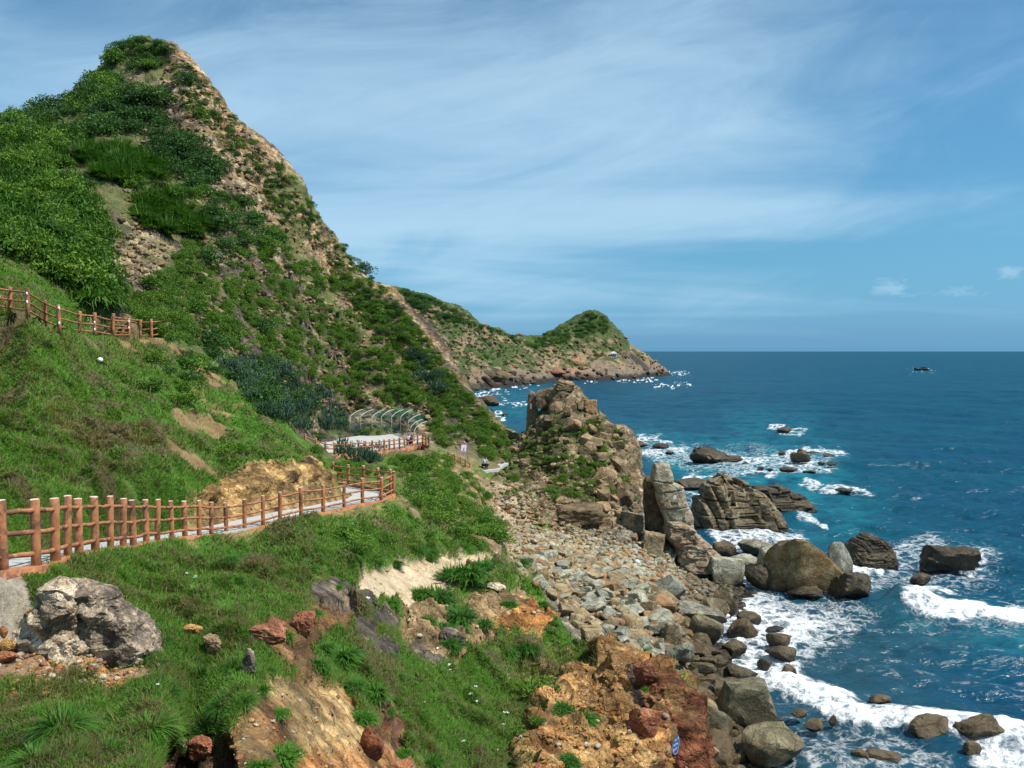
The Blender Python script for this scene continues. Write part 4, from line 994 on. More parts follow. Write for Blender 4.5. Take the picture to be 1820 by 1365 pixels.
# named boulders of the beach
SB = [
    (1330, 1290, 130, 72, 'olive', 201, 'huge olive block with a flat slanted top at the edge of the surf', 8, 22, 1, 0.8),
    (1268, 1330, 92, 72, 'olive', 202, 'large smooth olive boulder left below the huge flat topped block', 10, 14, 0, 0.8),
    (1382, 1372, 120, 72, 'olive', 203, 'big cracked olive boulder at the bottom edge beside dark water', 9, 18, 0, 0.8),
    (1258, 1142, 62, 50, 'olive', 204, 'rounded olive boulder above the dark tide pool', 10, 12, 0, 0.6),
    (1182, 1090, 52, 34, 'orange', 205, 'plump orange topped boulder in the middle of the beach', 9, 14, 0, 0.7),
    (1248, 1112, 88, 34, 'grey', 206, 'long pale grey slab sloping down right with a square dark end', 6, 26, 1, 0.8),
    (1195, 1062, 66, 40, 'grey', 207, 'big angular blue grey boulder with one sharp ridge, beach centre', 8, 24, 0, 0.7),
    (1120, 1105, 62, 26, 'grey', 208, 'pale blue grey boulder with a pointed left end beside orange ones', 8, 20, 0, 0.7),
    (1020, 1100, 66, 40, 'brown', 209, 'brown faced boulder with a grey back under the green spur tip', 9, 20, 0, 0.8),
    (1042, 1004, 36, 26, 'red', 210, 'brick red boulder on the scree at the top of the beach', 9, 18, 0, 0.9),
    (1063, 1037, 14, 10, 'red', 211, 'small bright red stone below the brick red boulder', 9, 14, 0, 0.9),
    (1086, 1012, 30, 32, 'grey', 212, 'grey striped boulder leaning right of the brick red boulder', 8, 22, 1, 0.7),
    (1270, 1105, 60, 40, 'olive', 213, 'flat olive boulder overhanging the foam where the beach bends', 8, 18, 0, 0.7),
    (1292, 1095, 46, 42, 'brown', 214, 'wet brown boulder wedged at the water edge below the bend', 8, 20, 0, 0.7),
    (1295, 1040, 62, 48, 'grey', 215, 'sloping grey green slab at the foot of the pinnacle ridge', 7, 22, 1, 0.8),
    (1090, 1130, 72, 46, 'grey', 216, 'long humped blue grey boulder above the spur tip', 9, 18, 0, 0.7),
    (1175, 1120, 50, 36, 'grey', 217, 'blue grey peaked boulder in front of the orange topped boulder', 8, 24, 0, 0.7),
    (1145, 1180, 34, 50, 'grey', 218, 'upright pointed grey splinter near the spur tip', 6, 26, 0, 0.5),
    (1212, 1175, 56, 32, 'grey', 219, 'smooth grey green boulder left of the tide pool', 9, 14, 0, 0.7),
    (1196, 1142, 38, 34, 'tan', 220, 'squat tan block with a dark left face, mid beach', 8, 20, 1, 0.8),
    (1195, 1235, 58, 30, 'orange', 221, 'flat orange tan slab at the end of the red cliff', 7, 20, 0, 0.7),
    (1290, 1250, 50, 40, 'brown', 222, 'dark brown cracked block left of the surf line', 8, 22, 1, 0.8),
    (1245, 1205, 62, 26, 'olive', 223, 'low olive boulder along the lower side of the tide pool', 9, 16, 0, 0.7),
    (1250, 1340, 40, 40, 'grey', 224, 'pale grey stone beside the blue sign at the cliff foot', 8, 20, 0, 0.8),
    (1300, 1025, 40, 30, 'grey', 225, 'grey boulder with a bright upper face below the pinnacle toe', 8, 20, 0, 0.8),
]
for i, (px, py, w, hh, mt, sd, lb, pl_, sh, bx, dp) in enumerate(SB):
    z = 0.4 if px > 1230 else 1.6
    set_rock(px, py, w, hh, mt, sd, lb, pl_, sh, 0.05, 0.045, bx, z=z, depth=dp, rot=0)
rr = random.Random(5)
def on_beach(x, y, pad=0):
    z = float(ground_z(x, y)); a, c = project(np.array([x]), np.array([y]), np.array([z]))
    return poly_sd(a.astype(F32), c.astype(F32), beach_px)[0] > pad
inst = []; tries = 0
lo_, hi_ = bw.min(0) - 3, bw.max(0) + 3
radii = sorted([rr.uniform(0.19, 0.36) if rr.random() < 0.80 else rr.uniform(0.36, 0.72) for _ in range(1500)], reverse=True)
for r in radii:
    for _t in range(60):
        x = rr.uniform(lo_[0], hi_[0]); y = rr.uniform(lo_[1], hi_[1])
        if not on_beach(x, y): continue
        if y > 60 and r > 0.30 + 0.5 * max(0, (66 - y) / 6): continue
        if free(x, y, r, 0.70):
            inst.append((x, y, r)); taken.append((x, y, r)); break
GL = {'grey': ('grey green weathered boulder in the jumble of the boulder beach', 'grey boulders of the boulder beach'),
      'tan': ('tan weathered boulder in the jumble of the boulder beach', 'tan boulders of the boulder beach'),
      'brown': ('dark brown wet boulder along the waterline of the beach', 'wet brown boulders of the waterline'),
      'orange': ('orange stained boulder in the jumble of the boulder beach', 'orange boulders of the boulder beach')}
inst.sort(key=lambda t: -t[2] / t[1])
for i, (x, y, r) in enumerate(inst[:300]):
    z = float(ground_z(x, y)); q = rr.random()
    mt = 'brown' if z < 0.9 and q < 0.8 else ('grey' if q < 0.42 else 'tan' if q < 0.91 else 'orange')
    o = rock_inst(PROTO[rr.randrange(14)], RM[mt], (x, y, z + 0.16 * r), r * 1.18, (rr.uniform(-.35, .35), rr.uniform(-.35, .35) + 0.12, rr.uniform(0, 6.28)), squash=rr.uniform(0.8, 1.15))
    tag(o, GL[mt][0], 'boulder', GL[mt][1])
low_px = [(1228, 1215), (1262, 1190), (1300, 1225), (1340, 1262), (1400, 1300), (1432, 1365), (1420, 1420), (1228, 1420)]
for k in range(150):
    px, py = rr.uniform(1228, 1432), rr.uniform(1190, 1420)
    if poly_sd(np.array([px], F32), np.array([py], F32), low_px)[0] < 0: continue
    P = sea_at(px, py, 0.35); r = rr.choice([.28, .34, .4, .48, .6, .72])
    if not free(P.x, P.y, r, 0.55): continue
    taken.append((P.x, P.y, r)); mt = rr.choice(['brown', 'olive', 'olive', 'tan'])
    o = rock_inst(PROTO[rr.randrange(14)], RM[mt], P, r * 1.2, (rr.uniform(-.35, .35), rr.uniform(-.35, .35), rr.uniform(0, 6.28)), squash=rr.uniform(0.85, 1.2))
    tag(o, 'wet olive brown boulder between the red cliff and the lower surf', 'boulder', 'boulders under the red cliff')
def scatter_mesh(name, items, mats, sub=2, smooth=True):
    """many small stones nobody could count, as one object; items: (x,y,z,size,matindex)"""
    base = [rock_shape(400 + k, sub, 9, 16, 0.05) for k in range(8)]; sc = [np.array(s, F32) for s in ((1, .8, .55), (1, .65, .5), (1, .9, .7), (1, .7, .45))]
    V = []; Fc = []; Mi = []; n = 0; g = np.random.default_rng(9)
    for k, (x, y, z, s, mi) in enumerate(items):
        p, f = base[k % 8]; an = g.uniform(0, 6.28); ca, sa = math.cos(an), math.sin(an)
        p = p * sc[k % 4] * s; tl = g.uniform(-.4, .4); p = np.stack([p[:, 0], p[:, 1] * math.cos(tl) - p[:, 2] * math.sin(tl), p[:, 1] * math.sin(tl) + p[:, 2] * math.cos(tl)], 1)
        p = np.stack([p[:, 0] * ca - p[:, 1] * sa + x, p[:, 0] * sa + p[:, 1] * ca + y, p[:, 2] + z], 1)
        V.append(p); Fc.append(f + n); Mi.append(np.full(len(f), mi)); n += len(p)
    me = mesh_np(name, np.concatenate(V), np.concatenate(Fc), smooth)
    for mt in mats: me.materials.append(mt)
    me.polygons.foreach_set('material_index', np.concatenate(Mi).astype(np.int32))
    return new_obj(name, me)
items = []
for (x, y, r) in inst[300:]: items.append((x, y, float(ground_z(x, y)) + 0.1 * r, r * 1.1, rr.choice([0, 0, 0, 1, 1, 2])))
for _ in range(2200):
    x = rr.uniform(lo_[0], hi_[0]); y = rr.uniform(lo_[1], hi_[1] + 6)
    if on_beach(x, y, -8):
        r = rr.uniform(0.10, 0.24); z = float(ground_z(x, y)); items.append((x, y, z + 0.1 * r, r, rr.choice([0, 0, 1, 1, 2]) if z > 0.5 else 3))
tag(scatter_mesh('beach_rubble', items, [RM['grey'], RM['tan'], RM['orange'], RM['brown']]), kind='stuff')
# scree and near gravel
items = []
for _ in range(2600):
    px, py = rr.uniform(860, 1190), rr.uniform(855, 1040)
    if poly_sd(np.array([px], F32), np.array([py], F32), [(862, 862), (920, 862), (975, 920), (1060, 955), (1190, 985), (1170, 1010), (1000, 1030), (930, 1020), (890, 970)])[0] > rr.uniform(-14, 6):
        P = hit(px, py)
        if P is not None and P.y > 55: items.append((P.x, P.y, P.z, 0.07 + 0.22 * rr.random() ** 3, rr.choice([0, 1, 1, 2])))
tag(scatter_mesh('scree', items, [RM['grey'], RM['tan'], RM['orange']]), kind='stuff')
items = []
for _ in range(900):
    px, py = rr.gauss(140, 60), rr.gauss(1175, 26)
    P = hit(px, py)
    if P is not None and P.y < 15 and py > 1130: items.append((P.x, P.y, P.z + 0.005, 0.014 + 0.05 * rr.random() ** 4, rr.choice([0, 1, 1, 2])))
tag(scatter_mesh('gravel', items, [RM['pale'], RM['gold'], RM['rust']]), kind='stuff')
items = []
for poly, n, s0, s1 in (([(430, 1230), (560, 1190), (640, 1270), (720, 1365), (400, 1365)], 300, 0.010, 0.05), ([(640, 1010), (860, 970), (780, 1070), (930, 1040), (990, 1100), (720, 1140)], 200, 0.02, 0.10), ([(1060, 1165), (1170, 1200), (1235, 1365), (950, 1365), (980, 1240)], 180, 0.02, 0.11), ([(380, 930), (610, 890), (590, 870), (400, 910)], 60, 0.02, 0.10)):
    xs = [p[0] for p in poly]; ys = [p[1] for p in poly]; k = 0
    while k < n:
        px, py = rr.uniform(min(xs), max(xs)), rr.uniform(min(ys), max(ys)); k += 1
        if poly_sd(np.array([px], F32), np.array([py], F32), poly)[0] > 0:
            P = hit(px, py)
            if P is not None and P.y < 48: items.append((P.x, P.y, P.z, s0 + (s1 - s0) * rr.random() ** 4, rr.choice([0, 1, 2])))
tag(scatter_mesh('loose_stones', items, [RM['pale'], RM['gold'], RM['rust']]), kind='stuff')
# hill: stones breaking through the turf
items = []
for _ in range(15000):
    px, py = rr.uniform(210, 920), rr.uniform(90, 800); P = hit(px, py)
    if lies(P, 1.1) and P.y > 54 and poly_sd(np.array([px], F32), np.array([py], F32), [(200, 420), (260, 560), (420, 640), (620, 760), (860, 800), (915, 775), (700, 535), (530, 345), (340, 110), (300, 110)])[0] > -3: items.append((P.x, P.y, P.z, 0.06 + 0.34 * rr.random() ** 4, rr.choice([0, 0, 0, 1, 2])))
tag(scatter_mesh('hill_stones', items, [RM['cliff'], RM['tan'], RM['orange']], 1, False), kind='stuff')
items = []
for _ in range(1500):
    px, py = rr.uniform(890, 1140), rr.uniform(690, 950); P = hit(px, py)
    if lies(P, .35) and 68 < P.y < 110: items.append((P.x, P.y, P.z, 0.06 + 0.38 * rr.random() ** 4, rr.choice([0, 0, 1])))
tag(scatter_mesh('stack_stones', items, [RM['cliff'], RM['brown']], 1, False), kind='stuff')
items = []
for _ in range(1700):
    px, py = rr.uniform(940, 1235), rr.uniform(1160, 1365); P = hit(px, py)
    if lies(P, .25) and P.y < 34 and not (1178 < px < 1222 and 1290 < py < 1365) and poly_sd(np.array([px], F32), np.array([py], F32), [(1062, 1165), (1120, 1170), (1170, 1205), (1215, 1270), (1232, 1365), (950, 1365), (975, 1265)])[0] > 0: items.append((P.x, P.y, P.z, 0.015 + 0.11 * rr.random() ** 4, 0 if px < 1130 + rr.uniform(-40, 40) else 1))
tag(scatter_mesh('cliff_debris', items, [RM['gold'], RM['rust']], 1, False), kind='stuff')

# ---- rocks standing in the sea: (px, py foot, width, height, material, planes, sharp, boxy, label)
SEA_ROCKS = [
    (1440, 1058, 150, 100, 'ochre', 10, 9, 0, 'largest rounded ochre boulder in the shallows with a lichen grey shoulder'),
    (1492, 1045, 50, 82, 'grey', 7, 18, 0, 'ribbed grey green rock against the right side of the ochre boulder'),
    (1385, 1040, 70, 74, 'grey', 8, 16, 0, 'pale grey rock leaning on the left side of the ochre boulder'),
    (1355, 1050, 52, 46, 'dark', 9, 14, 0, 'black wet boulder in front of the ochre boulder'),
    (1515, 1068, 78, 52, 'dark', 9, 14, 0, 'dark blocky boulder with a notched top right of the ochre boulder'),
    (1440, 1062, 70, 22, 'ochre', 8, 16, 0, 'flat brown ledge at the foot of the ochre boulder'),
    (1345, 990, 62, 32, 'grey', 8, 18, 0, 'flat topped grey green boulder left of the pale leaning rock'),
    (1318, 1022, 76, 38, 'grey', 8, 20, 0, 'split grey boulder between the pinnacle toe and the sea'),
    (1290, 990, 44, 26, 'brown', 8, 16, 0, 'low brown rock at the toe of the pinnacle ridge'),
    (1690, 1014, 100, 44, 'dark', 9, 20, 1, 'broad dark rock with an overhang at the far right of the bay'),
    (1638, 1039, 36, 20, 'brown', 8, 16, 0, 'little mossy rock below the broad overhanging rock'),
    (1265, 822, 70, 28, 'dark', 10, 12, 0, 'largest dark rock of the outer reef'),
    (1300, 822, 42, 14, 'dark', 9, 12, 0, 'low tail right of the largest outer reef rock'),
    (1327, 826, 14, 6, 'dark', 9, 12, 0, 'round dark knob between the outer reef rocks'),
    (1425, 820, 34, 20, 'brown', 7, 20, 0, 'triangular brown rock in the white water of the outer reef'),
    (1423, 806, 12, 10, 'brown', 7, 20, 0, 'small tan tip just behind the triangular reef rock'),
    (1450, 808, 34, 6, 'dark', 9, 14, 0, 'thin dark ledge right of the triangular reef rock'),
    (1475, 812, 20, 7, 'brown', 9, 14, 0, 'brown stone at the right end of the outer reef'),
    (1390, 808, 12, 8, 'dark', 9, 14, 0, 'small dark stone left of the triangular reef rock'),
    (1396, 767, 28, 8, 'dark', 9, 14, 0, 'lone wave washed rock farthest out from the reef'),
    (1500, 875, 32, 9, 'dark', 9, 14, 0, 'lone dark rock in a foam patch right of the ribbed sea rock'),
    (1225, 868, 64, 17, 'dark', 11, 12, 0, 'low jagged reef behind the split stone pillar'),
    (1135, 795, 34, 12, 'brown', 9, 14, 0, 'red brown rock at the waterline by the big stack'),
    (1178, 795, 32, 8, 'dark', 9, 14, 0, 'flat dark rock in foam right of the big stack'),
    (1402, 839, 32, 10, 'dark', 9, 12, 0, 'low dark hump in the inner reef row'),
    (1352, 836, 14, 8, 'dark', 9, 12, 0, 'left knob of the inner reef row'),
    (1370, 837, 14, 6, 'dark', 9, 12, 0, 'second knob of the inner reef row'),
    (1440, 841, 22, 6, 'brown', 9, 12, 0, 'last brown stone of the inner reef row'),
    (1460, 826, 14, 6, 'dark', 9, 12, 0, 'left one of two flat stones below the outer reef'),
    (1480, 827, 20, 7, 'dark', 9, 12, 0, 'right one of two flat stones below the outer reef'),
    (1191, 807, 18, 7, 'dark', 9, 12, 0, 'tiny dark rock below the flat rock near the stack'),
    (870, 721, 40, 19, 'brown', 9, 16, 0, 'pointed brown rock in the cove before the headland'),
    (897, 738, 12, 5, 'dark', 9, 14, 0, 'tiny dark rock awash in the cove'),
    (1387, 1158, 46, 32, 'brown', 10, 12, 0, 'rounded dark boulder ringed by foam, upper of a pair'),
    (1395, 1174, 58, 22, 'ochre', 9, 14, 0, 'brown wedge boulder under the rounded one in the foam'),
    (1325, 1138, 58, 36, 'ochre', 9, 16, 0, 'mossy brown boulder at the foam edge below the bend'),
    (1332, 1112, 46, 26, 'brown', 9, 16, 0, 'brown boulder just behind the mossy one'),
    (1306, 1166, 44, 28, 'brown', 9, 16, 0, 'dark wet boulder at the head of the tide pool'),
    (1360, 1190, 26, 16, 'dark', 9, 16, 0, 'small black rock in the foam below the boulder pair'),
    (1403, 1202, 30, 16, 'dark', 9, 16, 0, 'black wedge in the foam, right of the small black rock'),
    (1378, 1122, 34, 8, 'dark', 9, 16, 0, 'flat dark rock awash above the boulder pair'),
    (1355, 1135, 18, 8, 'dark', 9, 16, 0, 'small grey rock between the mossy boulder and the pair'),
    (1318, 1215, 60, 26, 'brown', 9, 18, 0, 'low brown rock between the tide pool and the surf'),
    (1668, 1318, 78, 34, 'brown', 9, 12, 0, 'red brown wave washed rock in the breaker, left of two'),
    (1752, 1330, 96, 42, 'brown', 8, 14, 0, 'red brown rock with water streaming down, right of two'),
    (1733, 1354, 34, 30, 'brown', 8, 16, 0, 'pointed brown rock in the foam at the bottom right'),
    (1566, 1250, 40, 10, 'brown', 9, 14, 0, 'brown rock awash behind the breaking wave'),
    (1530, 1358, 34, 20, 'ochre', 9, 14, 0, 'mossy rock at the bottom edge in lacy foam'),
    (1575, 1360, 62, 18, 'brown', 9, 14, 0, 'long brown rock at the bottom edge beside the mossy one'),
    (1450, 1300, 40, 16, 'ochre', 9, 14, 0, 'submerged looking mossy rock off the cracked boulder'),
    (1420, 1275, 30, 12, 'brown', 9, 14, 0, 'brown rock off the right end of the huge block'),
    (1480, 1288, 16, 14, 'dark', 8, 18, 0, 'little dark fang between the surf and the mossy rock'),
]
for i, (px, py, w, hh, mt, pl_, sh, bx, lb) in enumerate(SEA_ROCKS):
    set_rock(px, py + 1, w, hh * (1.25 if py > 1180 else 1), mt, 300 + i, lb, pl_, sh, 0.16 if mt == 'dark' else 0.08 if mt != 'ochre' else .07, 0.05, bx, z=0.5 if py > 1230 else 0, depth=0.75 if w < 90 else 0.7, sub=4 if w > 40 else 3, name='sea_rock')

def prism_rock(name, outline, d, thick, mat, label, ribs=None, cracks=(), nx=150, nz=150, lean_y=0.0, rough=0.10, bulge=0.5, seed=1, foot=None, cat='rock', ns=1.0):
    """a standing rock whose outline (photo pixels, bottom row to top row: (py, px_left, px_right)) lies at distance d; a closed tower of rounded sections"""
    rows = sorted(outline, key=lambda t: -t[0]); pys = np.array([r[0] for r in rows], float); L = np.array([r[1] for r in rows], float); R = np.array([r[2] for r in rows], float)
    t = np.linspace(0, 1, nz); py = pys[0] + (pys[-1] - pys[0]) * t
    l = np.interp(-py, -pys, L); r_ = np.interp(-py, -pys, R)
    ang = np.linspace(0, 2 * math.pi, nx, endpoint=False); ca, sa = np.cos(ang), np.sin(ang)
    e = 0.38; sx_ = np.sign(ca) * np.abs(ca) ** e; sy_ = np.sign(sa) * np.abs(sa) ** e
    z = np.array([at(910, q, d).z for q in py]); xl = np.array([at(a, q, d).x for a, q in zip(l, py)]); xr = np.array([at(a, q, d).x for a, q in zip(r_, py)])
    cap = np.clip((1 - t) / 0.06, 0, 1) ** 0.5; cap = 0.55 + 0.45 * cap
    th = thick * (0.55 + 0.45 * (1 - t)) * cap
    X = (xl + xr)[:, None] / 2 + (xr - xl)[:, None] / 2 * sx_[None] * (0.9 + 0.1 * cap)[:, None]
    Y = d + lean_y * (z - z[0])[:, None] + th[:, None] * sy_[None]
    Z = np.repeat(z[:, None], nx, 1)
    o = seed * 5.1
    nz_ = ridged3(X / 2.2 / ns + o, Y / 2.2 / ns, Z / 2.2 / ns, 5) * rough * 2.2 + fbm3(X / 0.6 / ns + o, Y / 0.6 / ns, Z / 0.6 / ns, 4) * rough
    if ribs:
        per, amp, sl = ribs; q = (X - sl * Z) / per; fr = q - np.floor(q); cell_ = np.floor(q)
        nz_ += amp * (1.6 * np.sqrt(np.clip(1 - (2 * np.abs(fr - 0.5)) ** 14, 0, 1)) - 1.3) + amp * 1.3 * np.sin(cell_ * 12.9898) + amp * 0.5 * (fr - 0.5)
        kz = Z / (per * 1.7) + np.sin(cell_ * 41.7) * 3; fz = kz - np.floor(kz); nz_ += -amp * 0.55 * (np.abs(fz - 0.5) > 0.455) + amp * 0.35 * np.sin(np.floor(kz) * 7.13 + cell_ * 3.7)
        Z = Z + np.sin(cell_ * 78.233) * amp * 0.9 * t[:, None] ** 3
    for (ax, ay, bx_, by_) in cracks:
        A_, B_ = at(ax, ay, d), at(bx_, by_, d)
        dd = line_d(X.astype(F32), Z.astype(F32), [(A_.x, A_.z), (B_.x, B_.z)]); nz_ -= 0.16 * np.exp(-(dd / 0.04) ** 2)
    cxm = (xl + xr)[:, None] / 2; nx_ = (X - cxm) / ((xr - xl)[:, None] / 2 + 0.2); ny_ = (Y - d - lean_y * (z - z[0])[:, None]) / (th[:, None] + 0.1)
    nl = np.sqrt(nx_ ** 2 + ny_ ** 2) + 1e-3
    X = X + nx_ / nl * nz_; Y = Y + ny_ / nl * nz_
    V = np.stack([X, Y, Z], -1).reshape(-1, 3)
    i = np.arange(nx * nz).reshape(nz, nx); a = i[:-1]; b_ = np.roll(i, -1, 1)[:-1]; c_ = np.roll(i, -1, 1)[1:]; d_ = i[1:]
    Fq = np.stack([a.ravel(), b_.ravel(), c_.ravel(), d_.ravel()], 1)
    top = len(V); V = np.concatenate([V, V[-nx:].mean(0, keepdims=True) + [[0, 0, 0.12]]])
    tr = np.stack([i[-1], np.roll(i[-1], -1), np.full(nx, top), np.full(nx, top)], 1)
    org = np.array([V[:nx, 0].mean(), V[:nx, 1].mean(), V[:nx, 2].mean()]); me = bpy.data.meshes.new(name)
    me.from_pydata((V - org).tolist(), [], Fq.tolist() + tr[:, :3].tolist()); 
    for p in me.polygons: p.use_smooth = True
    me.set_sharp_from_angle(angle=math.radians(32))
    o_ = new_obj(name, me, RM[mat] if isinstance(mat, str) else mat); o_.location = org
    return tag(o_, label, cat)
pillar = prism_rock('stone_pillar', [(1000, 1225, 1264), (970, 1200, 1240), (945, 1187, 1231), (920, 1180, 1227), (890, 1170, 1217), (864, 1166, 1211), (857, 1161, 1194), (840, 1160, 1192), (824, 1162, 1187)], 73.5, 1.5, 'pillar',
                    'tall leaning stone pillar split by dark cracks, a small white square on it', cracks=[(1160, 852, 1200, 858), (1166, 874, 1222, 866), (1170, 902, 1228, 897), (1190, 902, 1186, 872), (1195, 930, 1236, 928), (1212, 950, 1244, 946), (1200, 900, 1226, 960), (1180, 905, 1240, 1000)], rough=0.10, seed=4)
prism_rock('stone_slab', [(985, 1158, 1200), (950, 1152, 1190), (905, 1148, 1172), (862, 1147, 1161), (847, 1149, 1160)], 75.5, 1.1, 'brown', 'dark thin slab standing against the left side of the split stone pillar', seed=5, rough=0.12)
prism_rock('rock_ridge', [(1012, 1220, 1288), (995, 1212, 1280), (975, 1204, 1258), (955, 1194, 1238), (938, 1188, 1220), (926, 1184, 1204)], 72.6, 1.1, 'pink', 'rough tan ridge at the toe of the split stone pillar', seed=6, rough=0.30)
prism_rock('sea_rock', [(941, 1246, 1396), (925, 1247, 1392), (905, 1249, 1378), (885, 1253, 1366), (868, 1260, 1348), (856, 1264, 1318), (848, 1276, 1296)], 96.5, 3.6, 'ribbed', 'big sea rock of leaning ribbed slabs, tallest in the bay', ribs=(1.1, 0.60, -0.32), rough=0.16, seed=7)
prism_rock('sea_rock', [(906, 1345, 1442), (893, 1340, 1432), (880, 1340, 1415), (870, 1346, 1392), (866, 1350, 1376)], 106.5, 2.2, 'dark', 'long jagged brown reef running right behind the ribbed sea rock', ribs=(1.0, 0.28, -0.4), rough=0.30, seed=8)
prism_rock('sea_rock', [(1006, 1508, 1586), (990, 1508, 1584), (975, 1514, 1580), (962, 1526, 1572), (950, 1538, 1552)], 79.6, 2.0, 'dark', 'dark green rock with a row of jagged fins right of the ochre boulder', ribs=(0.42, 0.16, -0.5), rough=0.16, seed=9)
prism_rock('stone_pillar', [(770, 936, 966), (740, 937, 957), (715, 938, 953), (703, 939, 952), (697, 941, 950)], 91.3, 0.40, 'tan', 'slim upright stone post on the left shoulder of the stack', rough=0.05, seed=10)
# blocks that crown the rock stack and jut from its flanks
for k in range(46):
    for _t in range(60):
        px, py = rr.uniform(935, 1140), rr.uniform(688, 960)
        if poly_sd(np.array([px], F32), np.array([py], F32), [(985, 712), (1040, 712), (1112, 780), (1135, 860), (1130, 960), (1060, 940), (1060, 830), (1010, 760), (960, 745)])[0] > 2: break
    P = hit(px, py)
    if not lies(P, .8) or P.y < 68: continue
    s = rr.uniform(0.45, 1.15); o = rock_inst(PROTO[rr.choice([0, 3, 6, 9, 12, 1, 4])], RM['cliff'], P, s, (rr.uniform(-.3, .3), rr.uniform(-.2, .5), rr.uniform(0, 6.28)), 'outcrop_block', rr.uniform(0.9, 1.5))
    tag(o, 'tan brown angular block jutting from the big rock stack', 'rock', 'blocks of the rock stack')
for px, py, w, hh, mt, lb in ((1004, 694, 34, 18, 'cliff', 'broad tan brown block that caps the rock stack'), (975, 722, 40, 34, 'cliff', 'tan block with a shaded hollow left of the stack cap'), (1050, 732, 26, 22, 'orange', 'orange block on the right shoulder of the stack cap'), (1030, 930, 84, 30, 'brown', 'dark overhanging slab low on the front of the stack'), (1165, 988, 46, 42, 'tan', 'tan boulder left of the split stone pillar foot'), (1225, 965, 34, 46, 'brown', 'grey brown block wedged right of the pillar')):
    P = hit(px, py)
    if P is not None: set_rock(px, py, w, hh, mt, 500 + px, lb, 8, 20, 0.10, 0.06, 1.0, d=P.y, sub=5, name='outcrop_block')
# ---- near rocks
def near_rock(px, py, w, hh, mt, seed, lb, depth=0.8, pl_=12, sh=18, rough=0.14, bx=0, tilt=0, sub=5, sink=0):
    P = hit(px, py)
    return set_rock(px, py + sink, w, hh, mt, seed, lb, pl_, sh, rough, 0.06, bx, d=P.y, depth=depth, sub=sub, tilt=tilt)
dL = hit(120, 1150).y + 0.25; dR = hit(225, 1175).y + 0.3
prism_rock('boulder', [(1185, 60, 172), (1150, 62, 168), (1118, 66, 162), (1090, 80, 158), (1066, 94, 150), (1045, 106, 142), (1028, 122, 132)], dL, 0.50, 'crag', 'pale peaked outcrop with a hollow dark face below the near fence', rough=0.11, ns=0.30, lean_y=-0.18, seed=21, nx=240, nz=220)
prism_rock('boulder', [(1200, 188, 292), (1170, 190, 284), (1140, 190, 272), (1110, 188, 258), (1085, 184, 244), (1062, 177, 222), (1042, 166, 203), (1026, 166, 186)], dR, 0.48, 'slate', 'slanted outcrop with a pale crest falling to the right, beside the pale peaked outcrop', rough=0.09, ns=0.30, lean_y=-0.30, seed=23, nx=240, nz=220)
near_rock(130, 1150, 70, 32, 'pale', 623, 'crumbling pale ledge under the pale peaked boulder', 0.8, 9, 18, 0.34, sub=6)
near_rock(170, 1150, 60, 28, 'pale', 629, 'small grey ledge right of the crumbling one', 0.8, 9, 18, 0.16)
near_rock(60, 1108, 44, 26, 'gold', 613, 'orange stone at the left foot of the pale boulder', 0.8)
near_rock(12, 1162, 36, 26, 'gold', 614, 'bright golden stone at the left edge above the gravel', 0.8, 8, 22)
near_rock(6, 1178, 40, 20, 'rust', 615, 'rusty flat stone under the golden one', 0.8, 8, 22)
near_rock(5, 1132, 14, 20, 'rust', 619, 'small rusty stone at the left edge below the concrete', 0.8, 8, 22)
near_rock(440, 1200, 30, 46, 'slate', 618, 'upright dark block among tussocks at the spur crest', 0.8, 8, 22)
near_rock(378, 1165, 34, 36, 'cliff', 620, 'brown weathered stump of rock in the turf', 0.8, 9, 18, 0.14)
near_rock(340, 1132, 40, 22, 'gold', 621, 'orange tan stone half sunk in the turf above the stump', 0.8)
near_rock(470, 1145, 66, 34, 'rust', 622, 'red brown boulder at the top of the orange slope', 0.8, 9, 18)
near_rock(540, 1130, 44, 44, 'rust', 624, 'rounded rust red boulder below the slate band', 0.8, 9, 14)
near_rock(352, 1350, 46, 40, 'rust', 625, 'rust red boulder in the gully at the bottom edge', 0.8, 9, 18)
near_rock(322, 1345, 30, 44, 'pale', 626, 'pale streaked stone beside the rust boulder in the gully', 0.7, 9, 18)
near_rock(185, 1240, 9, 6, 'gold', 627, 'little golden stone lying in the grass below the gravel', 0.8, sub=3)
near_rock(230, 1258, 10, 7, 'gold', 628, 'single tan stone in the grass near the round tussock', 0.8, sub=3)
near_rock(800, 1150, 50, 34, 'slate', 630, 'grey slab with an orange edge in the sandy hollow', 0.8, 8, 22, tilt=0.4)
near_rock(880, 1050, 40, 14, 'pale', 631, 'flat sandstone ledge above the orange streaked face', 0.8, 8, 22)
near_rock(1150, 1312, 60, 52, 'rust', 632, 'rounded red brown buttress in the middle of the red cliff', 0.6, 9, 12)
near_rock(1150, 1215, 50, 40, 'rust', 633, 'dark red outcrop at the top of the red cliff', 0.7, 9, 14)
near_rock(660, 1350, 44, 60, 'rust', 634, 'rusty knob on the edge of the grassy gully', 0.7, 9, 16)
